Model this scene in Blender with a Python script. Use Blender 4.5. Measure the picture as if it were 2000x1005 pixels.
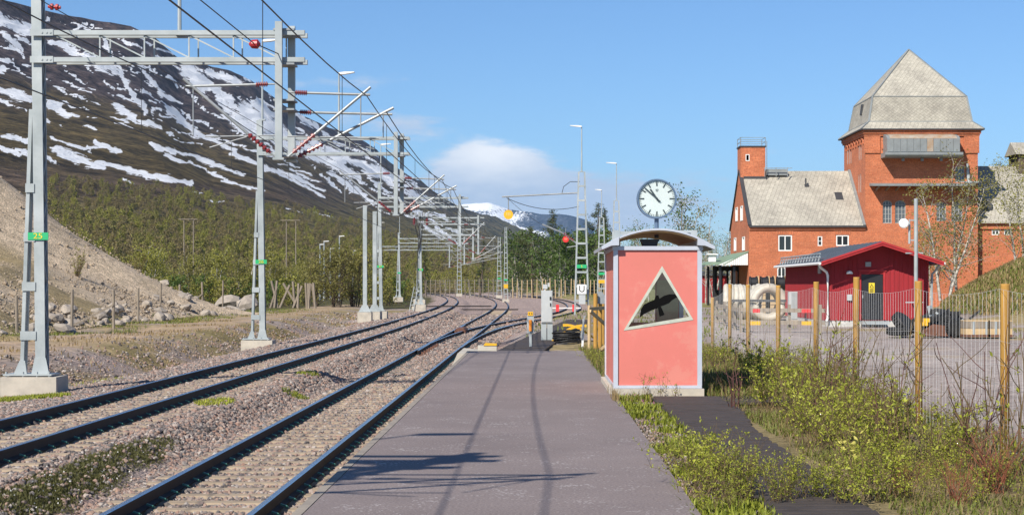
import bpy, bmesh, math, random
import numpy as np
from mathutils import Vector, Matrix, noise, geometry
R = math.radians
random.seed(7)
rng = np.random.default_rng(11)
for o in list(bpy.data.objects):
    bpy.data.objects.remove(o)
scene = bpy.context.scene
C = scene.collection

# ---------------------------------------------------------------- camera
FX, CX, CY, EYE = 3200.0, 1050.0, 558.0, 1.65      # focal length, principal point of the 2000 x 1005 photograph; eye height
cam_d = bpy.data.cameras.new('camera')
cam = bpy.data.objects.new('camera', cam_d)
C.objects.link(cam)
cam.location = (0, 0, EYE)
cam.rotation_euler = (R(90), 0, 0)
cam_d.sensor_width = 36.0
cam_d.lens = FX / 2000 * 36.0
cam_d.shift_x = (1000 - CX) / 2000
cam_d.shift_y = (CY - 502.5) / 2000
cam_d.clip_start = 0.1
cam_d.clip_end = 60000
scene.camera = cam
# ---------------------------------------------------------------- sun and sky
SUN = Vector((0.425, 0.637, -0.643)).normalized()    # travel direction of the light
sun_d = bpy.data.lights.new('sun', 'SUN')
sun_d.energy = 5.0
sun_d.angle = R(0.5)
sun_d.color = (1.0, 0.93, 0.82)
sun = bpy.data.objects.new('sun', sun_d)
C.objects.link(sun)
sun.rotation_euler = SUN.to_track_quat('-Z', 'Y').to_euler()
world = bpy.data.worlds.new('World')
scene.world = world
world.use_nodes = True
wn = world.node_tree
wn.nodes.clear()
def wnode(t, **kw):
    n = wn.nodes.new(t)
    for k, v in kw.items():
        setattr(n, k, v)
    return n
def wl(a, b):
    wn.links.new(a, b)
def wmath(op, a, b=None, c=None, clamp=False):
    n = wnode('ShaderNodeMath', operation=op, use_clamp=clamp)
    for i, v in enumerate((a, b, c)):
        if v is None:
            continue
        if isinstance(v, (int, float)):
            n.inputs[i].default_value = v
        else:
            wl(v, n.inputs[i])
    return n.outputs[0]
sky = wnode('ShaderNodeTexSky', sky_type='NISHITA')
sky.sun_disc = False
sky.sun_elevation = math.asin(-SUN.z)
sky.sun_rotation = math.atan2(-SUN.x, -SUN.y)
sky.altitude = 400
sky.air_density = 1.0
sky.dust_density = 0.15
sky.ozone_density = 2.0
tint = wnode('ShaderNodeMix', data_type='RGBA', blend_type='MULTIPLY')
tint.inputs[0].default_value = 1.0
tint.inputs[7].default_value = (0.66, 0.88, 1.15, 1)
wl(sky.outputs[0], tint.inputs[6])
tc = wnode('ShaderNodeTexCoord')
sep = wnode('ShaderNodeSeparateXYZ')
wl(tc.outputs['Generated'], sep.inputs[0])
az = wmath('ARCTAN2', sep.outputs[0], sep.outputs[1])
el = wmath('ARCSINE', sep.outputs[2])
cv = wnode('ShaderNodeCombineXYZ')
wl(wmath('MULTIPLY', az, 9.0), cv.inputs[0])
wl(wmath('MULTIPLY', el, 30.0), cv.inputs[1])
nz = wnode('ShaderNodeTexNoise')
nz.inputs['Scale'].default_value = 1.0
nz.inputs['Detail'].default_value = 6
nz.inputs['Roughness'].default_value = 0.56
wl(cv.outputs[0], nz.inputs['Vector'])
nz2 = wnode('ShaderNodeTexNoise')
nz2.inputs['Scale'].default_value = 5.0
nz2.inputs['Detail'].default_value = 5
nz2.inputs['Roughness'].default_value = 0.6
wl(cv.outputs[0], nz2.inputs['Vector'])
def gauss(ca, ce, sa, se, amp):
    da = wmath('DIVIDE', wmath('SUBTRACT', az, ca), sa)
    de = wmath('DIVIDE', wmath('SUBTRACT', el, ce), se)
    q = wmath('ADD', wmath('MULTIPLY', da, da), wmath('MULTIPLY', de, de))
    return wmath('MULTIPLY', wmath('EXPONENT', wmath('MULTIPLY', q, -1.0)), amp)
# low layer of broken cloud all round the horizon, and the cumulus over the end of the valley
lay = wmath('MULTIPLY', wmath('SUBTRACT', 1.0, wmath('DIVIDE', wmath('ABSOLUTE', wmath('SUBTRACT', el, 0.048)), 0.052), clamp=True), 0.34)
dens = wmath('ADD', wmath('MULTIPLY', wmath('SUBTRACT', nz.outputs[0], 0.5), 1.1), wmath('MULTIPLY', wmath('SUBTRACT', nz2.outputs[0], 0.5), 0.45))
base = wmath('ADD', dens, lay)
cum = wmath('ADD', gauss(-0.030, 0.071, 0.030, 0.0150, 1.05), gauss(0.012, 0.052, 0.080, 0.017, 0.68))
cum = wmath('ADD', cum, wmath('ADD', gauss(-0.085, 0.100, 0.050, 0.010, 0.50), gauss(-0.11, 0.122, 0.05, 0.007, 0.40)))
tot = wmath('ADD', base, cum)
low = wmath('DIVIDE', wmath('SUBTRACT', 0.20, el), 0.06, clamp=True)
cover = wnode('ShaderNodeMapRange', interpolation_type='SMOOTHSTEP')
wl(tot, cover.inputs[0])
cover.inputs[1].default_value = 0.26
cover.inputs[2].default_value = 0.58
cover.inputs[3].default_value = 0.0
cover.inputs[4].default_value = 0.93
cov = wmath('MULTIPLY', cover.outputs[0], low)
# cloud colour: bright tops, blue grey undersides
ccol = wnode('ShaderNodeMix', data_type='RGBA')
wl(wmath('ADD', wmath('MULTIPLY', gauss(-0.027, 0.080, 0.034, 0.014, 1.0), 1.0), wmath('MULTIPLY', wmath('SUBTRACT', nz2.outputs[0], 0.5), 0.7), clamp=True), ccol.inputs[0])
ccol.inputs[6].default_value = (5.6, 6.5, 7.9, 1)
ccol.inputs[7].default_value = (10.4, 10.4, 10.4, 1)
cm = wnode('ShaderNodeMix', data_type='RGBA')
wl(cov, cm.inputs[0])
wl(tint.outputs[2], cm.inputs[6])
wl(ccol.outputs[2], cm.inputs[7])
bg = wnode('ShaderNodeBackground')
bg.inputs[1].default_value = 0.082
wl(cm.outputs[2], bg.inputs[0])
wo = wnode('ShaderNodeOutputWorld')
wl(bg.outputs[0], wo.inputs[0])
# ---------------------------------------------------------------- exposure
vs = scene.view_settings
vs.view_transform = 'Standard'
vs.look = 'None'
vs.exposure = 0.42
vs.gamma = 1.0
vs.use_curve_mapping = False
scene.render.engine = 'CYCLES'
cy = scene.cycles
cy.use_denoising = True
cy.max_bounces = 6
cy.diffuse_bounces = 3
cy.glossy_bounces = 3
cy.transmission_bounces = 6
cy.transparent_max_bounces = 12
cy.volume_bounces = 0

# ---------------------------------------------------------------- materials
def new_mat(name):
    m = bpy.data.materials.new(name)
    m.use_nodes = True
    nt = m.node_tree
    return m, nt, nt.nodes['Principled BSDF']
def nd(nt, t, **kw):
    n = nt.nodes.new(t)
    for k, v in kw.items():
        setattr(n, k, v)
    return n
def coords(nt, space='Position'):
    if space == 'Position':
        return nd(nt, 'ShaderNodeNewGeometry').outputs['Position']
    return nd(nt, 'ShaderNodeTexCoord').outputs[space]
def noise_out(nt, vec, scale, detail=4, rough=0.6):
    n = nd(nt, 'ShaderNodeTexNoise')
    n.inputs['Scale'].default_value = scale
    n.inputs['Detail'].default_value = detail
    n.inputs['Roughness'].default_value = rough
    nt.links.new(vec, n.inputs['Vector'])
    return n.outputs[0]
def ramp(nt, fac, stops):
    r = nd(nt, 'ShaderNodeValToRGB')
    cr = r.color_ramp
    while len(cr.elements) < len(stops):
        cr.elements.new(0.5)
    for e, (p, c) in zip(cr.elements, stops):
        e.position = p
        e.color = (*c, 1)
    nt.links.new(fac, r.inputs[0])
    return r.outputs[0]
def add_bump(nt, bsdf, height, strength=0.4, dist=0.02):
    b = nd(nt, 'ShaderNodeBump')
    b.inputs['Strength'].default_value = strength
    b.inputs['Distance'].default_value = dist
    nt.links.new(height, b.inputs['Height'])
    nt.links.new(b.outputs[0], bsdf.inputs['Normal'])
def mixc(nt, fac, a, b, blend='MIX'):
    m = nd(nt, 'ShaderNodeMix', data_type='RGBA', blend_type=blend)
    for i, v in ((0, fac), (6, a), (7, b)):
        if isinstance(v, (int, float)):
            m.inputs[i].default_value = v
        elif isinstance(v, tuple):
            m.inputs[i].default_value = (*v, 1) if len(v) == 3 else v
        else:
            nt.links.new(v, m.inputs[i])
    return m.outputs[2]
def mk(name, c1, c2=None, scale=4.0, rough=0.6, metal=0.0, bump=0.0, bdist=0.01, space='Position', spec=0.5, stretch=None):
    """noise-mottled surface between two colours"""
    m, nt, b = new_mat(name)
    b.inputs['Roughness'].default_value = rough
    b.inputs['Metallic'].default_value = metal
    b.inputs['Specular IOR Level'].default_value = spec
    if c2 is None:
        c2 = tuple(v * 0.72 for v in c1)
    v = coords(nt, space)
    if stretch:
        mp = nd(nt, 'ShaderNodeMapping')
        mp.inputs['Scale'].default_value = stretch
        nt.links.new(v, mp.inputs[0])
        v = mp.outputs[0]
    f = noise_out(nt, v, scale, 5, 0.65)
    nt.links.new(ramp(nt, f, [(0.3, c2), (0.68, c1)]), b.inputs['Base Color'])
    if bump:
        add_bump(nt, b, noise_out(nt, v, scale * 6, 3), bump, bdist)
    return m
M = {}
M['galv'] = mk('galvanised_steel', (0.42, 0.455, 0.46), (0.27, 0.305, 0.31), 1.1, 0.5, 0.15)
M['galv_dark'] = mk('weathered_tube', (0.34, 0.36, 0.37), (0.22, 0.24, 0.25), 3, 0.5, 0.3)
M['concrete'] = mk('concrete', (0.52, 0.47, 0.39), (0.36, 0.33, 0.28), 2.2, 0.9, 0, 0.3)
M['red_insulator'] = mk('red_insulator', (0.24, 0.035, 0.04), None, 8, 0.35)
M['red_cap'] = mk('red_insulator_cap', (0.40, 0.025, 0.03), None, 8, 0.4)
M['wire'] = mk('copper_wire', (0.05, 0.055, 0.06), None, 6, 0.5, 0.3)
M['green_plate'] = mk('green_plate', (0.02, 0.42, 0.16), (0.02, 0.36, 0.13), 6, 0.5)
M['yellow_print'] = mk('yellow_print', (0.80, 0.62, 0.04), None, 6, 0.5)
M['yellow_paint'] = mk('yellow_paint', (0.75, 0.42, 0.015), (0.66, 0.36, 0.015), 6, 0.5)
M['red_disc'] = mk('red_disc_paint', (0.75, 0.03, 0.03), None, 6, 0.5)
M['kerb'] = mk('worn_kerb', (0.30, 0.26, 0.21), (0.20, 0.175, 0.15), 3, 0.9, 0, 0.3)
M['disc_pale'] = mk('faded_disc_print', (0.80, 0.62, 0.30), None, 6, 0.5)
M['white_paint'] = mk('white_paint', (0.80, 0.80, 0.78), (0.68, 0.68, 0.66), 3, 0.5)
M['black_paint'] = mk('black_paint', (0.02, 0.02, 0.023), None, 6, 0.45)
M['black_print'] = mk('black_print', (0.012, 0.012, 0.014), None, 6, 0.6)
M['rail_side'] = mk('rusty_rail_side', (0.030, 0.021, 0.017), (0.013, 0.011, 0.010), 7, 0.75, 0.0, 0.2, 0.004)
M['rail_top'] = mk('polished_rail_top', (0.55, 0.57, 0.60), (0.42, 0.44, 0.47), 5, 0.27, 1.0)
M['clip'] = mk('green_rail_clip', (0.10, 0.30, 0.235), (0.05, 0.18, 0.14), 20, 0.4, 0.2)
M['sleeper'] = mk('concrete_sleeper', (0.37, 0.29, 0.20), (0.23, 0.18, 0.13), 3, 0.95, 0, 0.5, 0.006)
M['sleeper_wood'] = mk('timber_sleeper', (0.33, 0.23, 0.15), (0.20, 0.13, 0.085), 4, 0.9, 0, 0.4, 0.006)
M['rust'] = mk('rusty_steel', (0.17, 0.075, 0.045), (0.10, 0.045, 0.03), 5, 0.85, 0, 0.3)
M['post_wood'] = mk('treated_post', (0.50, 0.28, 0.055), (0.33, 0.17, 0.035), 5, 0.8, 0, 0.3, 0.006, stretch=(3, 3, 0.5))
M['grey_wood'] = mk('weathered_wood', (0.30, 0.25, 0.19), (0.17, 0.14, 0.11), 5, 0.9, 0, 0.4, 0.006, stretch=(3, 3, 0.5))
M['pale_wood'] = mk('pale_timber', (0.55, 0.40, 0.22), (0.42, 0.30, 0.16), 4, 0.8)
M['plank'] = mk('boardwalk_plank', (0.070, 0.054, 0.047), (0.026, 0.021, 0.019), 5, 0.8, 0, 0.6, 0.006, stretch=(0.8, 6, 3))
M['mesh_wire'] = mk('fence_wire', (0.62, 0.63, 0.64), None, 10, 0.5, 0.1)
M['pink'] = mk('salmon_panel', (0.63, 0.172, 0.145), (0.56, 0.172, 0.138), 1.7, 0.55, 0, 0.05)
M['alu'] = mk('aluminium_profile', (0.52, 0.55, 0.62), (0.45, 0.48, 0.54), 3, 0.45, 0.2)
M['trim_green'] = mk('pale_grey_green_trim', (0.52, 0.55, 0.46), None, 6, 0.6)
M['ceil_wood'] = mk('varnished_ceiling', (0.78, 0.54, 0.28), (0.64, 0.42, 0.20), 3, 0.5, stretch=(6, 0.6, 1))
M['clock_white'] = mk('clock_face', (0.82, 0.83, 0.82), (0.80, 0.81, 0.80), 2, 0.4)
M['clock_blue'] = mk('clock_case', (0.10, 0.16, 0.25), (0.08, 0.12, 0.19), 4, 0.45)
M['red_board'] = mk('falu_red_board', (0.33, 0.016, 0.024), (0.25, 0.013, 0.018), 2.5, 0.8, 0, 0.2, 0.004, stretch=(3, 3, 0.4))
M['red_trim'] = mk('red_trim', (0.42, 0.022, 0.026), None, 3, 0.7)
M['roof_steel'] = mk('blue_grey_roof', (0.085, 0.105, 0.135), (0.06, 0.075, 0.10), 1.5, 0.55, 0.1)
M['roof_dark'] = mk('dark_flashing', (0.05, 0.052, 0.057), None, 2, 0.6)
M['zinc'] = mk('zinc_cladding', (0.27, 0.29, 0.29), (0.20, 0.215, 0.215), 1.2, 0.55, 0.2)
M['zinc_rust'] = mk('rusted_zinc_roof', (0.36, 0.33, 0.28), (0.30, 0.17, 0.08), 1.4, 0.7)
M['green_roof'] = mk('green_sheet_roof', (0.20, 0.29, 0.19), (0.16, 0.24, 0.16), 1.5, 0.6)
M['dark_room'] = mk('dark_opening', (0.02, 0.018, 0.017), None, 2, 0.9)
M['window_grey'] = mk('grey_frame', (0.36, 0.37, 0.36), None, 4, 0.6)
M['cabinet'] = mk('grey_cabinet', (0.46, 0.48, 0.48), (0.40, 0.42, 0.43), 3, 0.5)
M['orange'] = mk('orange_lever', (0.80, 0.27, 0.03), None, 6, 0.5)
M['rubber'] = mk('black_rubber', (0.022, 0.022, 0.023), (0.012, 0.012, 0.012), 8, 0.75)
M['coil_black'] = mk('black_cable', (0.02, 0.02, 0.021), None, 8, 0.5)
M['coil_white'] = mk('cream_pipe', (0.52, 0.485, 0.41), (0.38, 0.355, 0.30), 5, 0.55)
M['hut_plinth'] = mk('hut_plinth', (0.55, 0.54, 0.50), None, 3, 0.9)
M['bird'] = mk('black_sticker', (0.006, 0.006, 0.006), None, 6, 0.8, spec=0.05)
M['tan_rock'] = mk('tan_stone', (0.36, 0.29, 0.21), (0.22, 0.175, 0.13), 1.6, 0.9, 0, 0.4, 0.03)
M['rock'] = mk('boulder', (0.38, 0.33, 0.27), (0.22, 0.19, 0.165), 1.6, 0.9, 0, 0.4, 0.03)
M['bark_birch'] = mk('birch_bark', (0.55, 0.52, 0.46), (0.14, 0.12, 0.10), 2.5, 0.8, stretch=(1, 1, 2.5))
M['bark_grey'] = mk('grey_brown_bark', (0.20, 0.165, 0.13), (0.13, 0.105, 0.085), 4, 0.9)
M['bark_dark'] = mk('dark_bark', (0.13, 0.095, 0.07), (0.07, 0.05, 0.04), 5, 0.9)
M['bark_rust'] = mk('rust_red_stalk', (0.30, 0.10, 0.05), (0.18, 0.06, 0.035), 6, 0.8)
M['bark_red'] = mk('red_brown_twig', (0.13, 0.05, 0.04), (0.08, 0.035, 0.03), 6, 0.7)
M['bark_twig'] = mk('willow_twig', (0.17, 0.115, 0.05), (0.09, 0.06, 0.03), 6, 0.8)

def leaf_mat(name, c1, c2, trans=0.27):
    m = bpy.data.materials.new(name)
    m.use_nodes = True
    nt = m.node_tree
    nt.nodes.clear()
    g = nd(nt, 'ShaderNodeNewGeometry')
    oi = nd(nt, 'ShaderNodeObjectInfo')
    add = nd(nt, 'ShaderNodeMath', operation='MULTIPLY_ADD')
    nt.links.new(oi.outputs['Random'], add.inputs[0])
    add.inputs[1].default_value = 0.45
    mu = nd(nt, 'ShaderNodeMath', operation='MULTIPLY')
    nt.links.new(g.outputs['Random Per Island'], mu.inputs[0])
    mu.inputs[1].default_value = 0.55
    nt.links.new(mu.outputs[0], add.inputs[2])
    col = ramp(nt, add.outputs[0], [(0.1, c2), (0.8, c1)])
    d = nd(nt, 'ShaderNodeBsdfPrincipled')
    d.inputs['Roughness'].default_value = 0.55
    d.inputs['Specular IOR Level'].default_value = 0.3
    t = nd(nt, 'ShaderNodeBsdfTranslucent')
    nt.links.new(col, d.inputs['Base Color'])
    nt.links.new(col, t.inputs['Color'])
    mx = nd(nt, 'ShaderNodeMixShader')
    mx.inputs[0].default_value = trans
    nt.links.new(d.outputs[0], mx.inputs[1])
    nt.links.new(t.outputs[0], mx.inputs[2])
    out = nd(nt, 'ShaderNodeOutputMaterial')
    nt.links.new(mx.outputs[0], out.inputs[0])
    return m
M['leaf_birch'] = leaf_mat('birch_leaf', (0.26, 0.24, 0.06), (0.155, 0.145, 0.04))
M['leaf_yellow'] = leaf_mat('yellow_green_leaf', (0.31, 0.30, 0.055), (0.19, 0.185, 0.035))
M['leaf_green'] = leaf_mat('fresh_green_leaf', (0.105, 0.16, 0.03), (0.055, 0.095, 0.018))
M['leaf_hill'] = leaf_mat('budding_twig_leaf', (0.26, 0.21, 0.085), (0.155, 0.125, 0.06))
M['needle'] = leaf_mat('pine_needle', (0.085, 0.10, 0.03), (0.035, 0.05, 0.016), 0.15)
M['leaf_willow'] = leaf_mat('willow_leaf', (0.40, 0.42, 0.05), (0.17, 0.20, 0.025))
M['grass'] = leaf_mat('grass_blade', (0.19, 0.215, 0.04), (0.11, 0.13, 0.03))
M['dry_grass'] = leaf_mat('dry_grass_blade', (0.34, 0.25, 0.12), (0.22, 0.15, 0.07))
M['moss'] = leaf_mat('olive_moss', (0.17, 0.165, 0.05), (0.10, 0.10, 0.035))
M['catkin'] = leaf_mat('yellow_catkin', (0.55, 0.50, 0.12), (0.42, 0.38, 0.08))
M['flower'] = leaf_mat('pink_flower', (0.6, 0.12, 0.4), (0.5, 0.1, 0.3))
M['petal'] = leaf_mat('white_petal', (0.75, 0.75, 0.72), (0.65, 0.65, 0.6))

def pink_mat():
    m, nt, b = new_mat('faded_salmon_panel')
    p = coords(nt)
    col = ramp(nt, noise_out(nt, p, 1.3, 5, 0.6), [(0.3, (0.55, 0.165, 0.13)), (0.7, (0.64, 0.178, 0.150))])
    # faded, repainted and scuffed areas
    col = mixc(nt, ramp(nt, noise_out(nt, p, 2.6, 7, 0.65), [(0.54, (0, 0, 0)), (0.60, (0.55, 0.55, 0.55))]), col, (0.60, 0.235, 0.185))
    mp = nd(nt, 'ShaderNodeMapping')
    mp.inputs['Scale'].default_value = (5, 5, 1.2)
    nt.links.new(p, mp.inputs[0])
    col = mixc(nt, ramp(nt, noise_out(nt, mp.outputs[0], 4.0, 8, 0.75), [(0.665, (0, 0, 0)), (0.69, (0.8, 0.8, 0.8))]), col, (0.36, 0.085, 0.065))
    nt.links.new(col, b.inputs['Base Color'])
    b.inputs['Roughness'].default_value = 0.5
    return m
M['pink'] = pink_mat()
def brick_mat():
    m, nt, b = new_mat('red_brick')
    p = coords(nt)
    s = nd(nt, 'ShaderNodeSeparateXYZ')
    nt.links.new(p, s.inputs[0])
    a = nd(nt, 'ShaderNodeMath', operation='ADD')
    nt.links.new(s.outputs[0], a.inputs[0])
    nt.links.new(s.outputs[1], a.inputs[1])
    c = nd(nt, 'ShaderNodeCombineXYZ')
    nt.links.new(a.outputs[0], c.inputs[0])
    nt.links.new(s.outputs[2], c.inputs[1])
    t = nd(nt, 'ShaderNodeTexBrick')
    nt.links.new(c.outputs[0], t.inputs['Vector'])
    t.inputs['Color1'].default_value = (0.57, 0.168, 0.068, 1)
    t.inputs['Color2'].default_value = (0.46, 0.118, 0.046, 1)
    t.inputs['Mortar'].default_value = (0.40, 0.21, 0.13, 1)
    t.inputs['Scale'].default_value = 1.0
    t.inputs['Brick Width'].default_value = 0.30
    t.inputs['Row Height'].default_value = 0.10
    t.inputs['Mortar Size'].default_value = 0.012
    t.inputs['Bias'].default_value = -0.1
    f = noise_out(nt, p, 0.7, 5, 0.7)
    col = mixc(nt, 1.0, t.outputs[0], ramp(nt, f, [(0.3, (0.78, 0.76, 0.74)), (0.7, (1.12, 1.1, 1.08))]), 'MULTIPLY')
    f2 = noise_out(nt, p, 9.0, 2, 0.5)
    col = mixc(nt, 1.0, col, ramp(nt, f2, [(0.3, (0.75, 0.72, 0.7)), (0.7, (1.15, 1.15, 1.15))]), 'MULTIPLY')
    nt.links.new(col, b.inputs['Base Color'])
    b.inputs['Roughness'].default_value = 0.9
    add_bump(nt, b, t.outputs['Fac'], -0.5, 0.01)
    return m
M['brick'] = brick_mat()
def slate_mat():
    m, nt, b = new_mat('diamond_slate')
    p = coords(nt)
    s = nd(nt, 'ShaderNodeSeparateXYZ')
    nt.links.new(p, s.inputs[0])
    def mth(op, a, v):
        n = nd(nt, 'ShaderNodeMath', operation=op)
        for i, q in enumerate((a, v)):
            if isinstance(q, (int, float)):
                n.inputs[i].default_value = q
            else:
                nt.links.new(q, n.inputs[i])
        return n.outputs[0]
    zz = mth('MULTIPLY', s.outputs[2], 1.35)
    xy = mth('ADD', s.outputs[0], mth('MULTIPLY', s.outputs[1], 0.6))
    c = nd(nt, 'ShaderNodeCombineXYZ')
    nt.links.new(mth('ADD', xy, zz), c.inputs[0])
    nt.links.new(mth('SUBTRACT', xy, zz), c.inputs[1])
    t = nd(nt, 'ShaderNodeTexBrick')
    t.offset = 0.0
    nt.links.new(c.outputs[0], t.inputs['Vector'])
    t.inputs['Color1'].default_value = (0.43, 0.405, 0.345, 1)
    t.inputs['Color2'].default_value = (0.36, 0.34, 0.29, 1)
    t.inputs['Mortar'].default_value = (0.25, 0.235, 0.205, 1)
    t.inputs['Scale'].default_value = 1.0
    t.inputs['Brick Width'].default_value = 0.36
    t.inputs['Row Height'].default_value = 0.36
    t.inputs['Mortar Size'].default_value = 0.02
    f = noise_out(nt, p, 0.45, 6, 0.7)
    col = mixc(nt, 1.0, t.outputs[0], ramp(nt, f, [(0.32, (0.72, 0.71, 0.70)), (0.62, (1.08, 1.07, 1.04))]), 'MULTIPLY')
    f2 = noise_out(nt, p, 5.0, 3, 0.6)
    col = mixc(nt, 1.0, col, ramp(nt, f2, [(0.3, (0.82, 0.82, 0.82)), (0.7, (1.1, 1.1, 1.1))]), 'MULTIPLY')
    nt.links.new(col, b.inputs['Base Color'])
    b.inputs['Roughness'].default_value = 0.85
    add_bump(nt, b, t.outputs['Fac'], -0.5, 0.03)
    return m
M['slate'] = slate_mat()
def glass_mat(name, col=(0.02, 0.025, 0.03), rough=0.06):
    m, nt, b = new_mat(name)
    b.inputs['Base Color'].default_value = (*col, 1)
    b.inputs['Roughness'].default_value = rough
    b.inputs['Specular IOR Level'].default_value = 0.6
    return m
M['pane'] = glass_mat('window_pane')
M['pane_light'] = glass_mat('dusty_pane', (0.10, 0.115, 0.13), 0.15)
def clear_mat():
    m = bpy.data.materials.new('clear_glazing')
    m.use_nodes = True
    nt = m.node_tree
    nt.nodes.clear()
    t = nd(nt, 'ShaderNodeBsdfTransparent')
    t.inputs[0].default_value = (0.93, 0.95, 0.94, 1)
    g = nd(nt, 'ShaderNodeBsdfGlossy')
    g.inputs['Roughness'].default_value = 0.03
    mx = nd(nt, 'ShaderNodeMixShader')
    mx.inputs[0].default_value = 0.06
    nt.links.new(t.outputs[0], mx.inputs[1])
    nt.links.new(g.outputs[0], mx.inputs[2])
    o = nd(nt, 'ShaderNodeOutputMaterial')
    nt.links.new(mx.outputs[0], o.inputs[0])
    return m
M['clear'] = clear_mat()
def asphalt_mat():
    m, nt, b = new_mat('platform_asphalt')
    p = coords(nt)
    f1 = noise_out(nt, p, 0.5, 6, 0.65)
    col = ramp(nt, f1, [(0.3, (0.165, 0.133, 0.126)), (0.7, (0.215, 0.176, 0.166))])
    f2 = noise_out(nt, p, 45, 3, 0.7)
    col = mixc(nt, 1.0, col, ramp(nt, f2, [(0.3, (0.62, 0.62, 0.62)), (0.7, (1.35, 1.35, 1.35))]), 'MULTIPLY')
    v = nd(nt, 'ShaderNodeTexVoronoi')
    v.inputs['Scale'].default_value = 24
    nt.links.new(p, v.inputs['Vector'])
    f3 = noise_out(nt, p, 1.6, 4, 0.7)
    lt = nd(nt, 'ShaderNodeMath', operation='LESS_THAN')
    nt.links.new(v.outputs['Distance'], lt.inputs[0])
    mm = nd(nt, 'ShaderNodeMapRange')
    nt.links.new(f3, mm.inputs[0])
    mm.inputs[1].default_value = 0.42
    mm.inputs[2].default_value = 0.70
    mm.inputs[3].default_value = 0.02
    mm.inputs[4].default_value = 0.44
    nt.links.new(mm.outputs[0], lt.inputs[1])
    col = mixc(nt, lt.outputs[0], col, (0.34, 0.31, 0.30))
    nt.links.new(col, b.inputs['Base Color'])
    b.inputs['Roughness'].default_value = 0.85
    add_bump(nt, b, f2, 0.35, 0.006)
    return m
M['asphalt'] = asphalt_mat()
def ground_mat(name, scale_fine, amt, bump, dist, speck=None):
    """colour attribute 'col' broken up by fine grain"""
    m, nt, b = new_mat(name)
    p = coords(nt)
    at = nd(nt, 'ShaderNodeAttribute', attribute_name='col')
    f1 = noise_out(nt, p, 1.3, 6, 0.7)
    col = mixc(nt, 1.0, at.outputs[0], ramp(nt, f1, [(0.3, (0.72, 0.72, 0.72)), (0.7, (1.22, 1.22, 1.22))]), 'MULTIPLY')
    v = nd(nt, 'ShaderNodeTexVoronoi')
    v.inputs['Scale'].default_value = scale_fine
    nt.links.new(p, v.inputs['Vector'])
    sv = nd(nt, 'ShaderNodeSeparateColor')
    nt.links.new(v.outputs['Color'], sv.inputs[0])
    col = mixc(nt, amt, col, ramp(nt, sv.outputs[0], [(0.0, (0.45, 0.42, 0.42)), (0.5, (0.95, 0.92, 0.92)), (1.0, (1.75, 1.6, 1.55))]), 'MULTIPLY')
    nt.links.new(col, b.inputs['Base Color'])
    b.inputs['Roughness'].default_value = 0.95
    b.inputs['Specular IOR Level'].default_value = 0.15
    add_bump(nt, b, v.outputs['Distance'], bump, dist)
    return m
M['ground'] = ground_mat('ground_soil', 3.5, 0.45, 0.5, 0.08)
M['ballast'] = ground_mat('ballast_bed', 17.0, 0.85, 0.9, 0.04)
M['yard'] = ground_mat('yard_gravel', 24.0, 0.5, 0.5, 0.02)
M['road'] = ground_mat('dirt_track', 10.0, 0.4, 0.4, 0.03)
M['mound'] = ground_mat('gravel_slope', 8.0, 0.5, 0.6, 0.05)
def stone_mat():
    m, nt, b = new_mat('ballast_stone')
    oi = nd(nt, 'ShaderNodeObjectInfo')
    col = ramp(nt, oi.outputs['Random'], [(0.0, (0.075, 0.066, 0.062)), (0.28, (0.17, 0.15, 0.14)), (0.45, (0.27, 0.165, 0.125)), (0.6, (0.22, 0.195, 0.18)), (0.82, (0.30, 0.195, 0.145)), (0.97, (0.37, 0.33, 0.295))])
    nt.links.new(col, b.inputs['Base Color'])
    b.inputs['Roughness'].default_value = 0.9
    return m
M['stone'] = stone_mat()
def mountain_mat():
    m, nt, b = new_mat('fell_slope')
    p = coords(nt)
    at = nd(nt, 'ShaderNodeAttribute', attribute_name='col')
    sn = nd(nt, 'ShaderNodeAttribute', attribute_name='snow')
    f = noise_out(nt, p, 0.02, 8, 0.75)
    col = mixc(nt, 1.0, at.outputs[0], ramp(nt, f, [(0.36, (0.28, 0.28, 0.29)), (0.64, (1.6, 1.55, 1.5))]), 'MULTIPLY')
    f3 = noise_out(nt, p, 0.11, 5, 0.7)
    col = mixc(nt, 1.0, col, ramp(nt, f3, [(0.36, (0.45, 0.45, 0.47)), (0.64, (1.55, 1.52, 1.48))]), 'MULTIPLY')
    f2 = noise_out(nt, p, 0.05, 10, 0.76)
    a = nd(nt, 'ShaderNodeMath', operation='ADD')
    nt.links.new(sn.outputs['Fac'], a.inputs[0])
    k = nd(nt, 'ShaderNodeMath', operation='MULTIPLY_ADD')
    nt.links.new(f2, k.inputs[0])
    k.inputs[1].default_value = 1.7
    k.inputs[2].default_value = -0.88
    nt.links.new(k.outputs[0], a.inputs[1])
    st = nd(nt, 'ShaderNodeMapRange', interpolation_type='SMOOTHSTEP')
    nt.links.new(a.outputs[0], st.inputs[0])
    st.inputs[1].default_value = 0.47
    st.inputs[2].default_value = 0.53
    col = mixc(nt, st.outputs[0], col, (0.80, 0.82, 0.85))
    nt.links.new(col, b.inputs['Base Color'])
    b.inputs['Roughness'].default_value = 0.95
    b.inputs['Specular IOR Level'].default_value = 0.1
    bp = nd(nt, 'ShaderNodeBump')
    bp.inputs['Strength'].default_value = 0.8
    bp.inputs['Distance'].default_value = 22.0
    nt.links.new(f, bp.inputs['Height'])
    nt.links.new(bp.outputs[0], b.inputs['Normal'])
    return m
M['fell'] = mountain_mat()
def water_mat():
    m, nt, b = new_mat('puddle_water')
    b.inputs['Base Color'].default_value = (0.05, 0.05, 0.05, 1)
    b.inputs['Roughness'].default_value = 0.06
    add_bump(nt, b, noise_out(nt, coords(nt), 6, 2), 0.1, 0.01)
    return m
M['water'] = water_mat()

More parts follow.
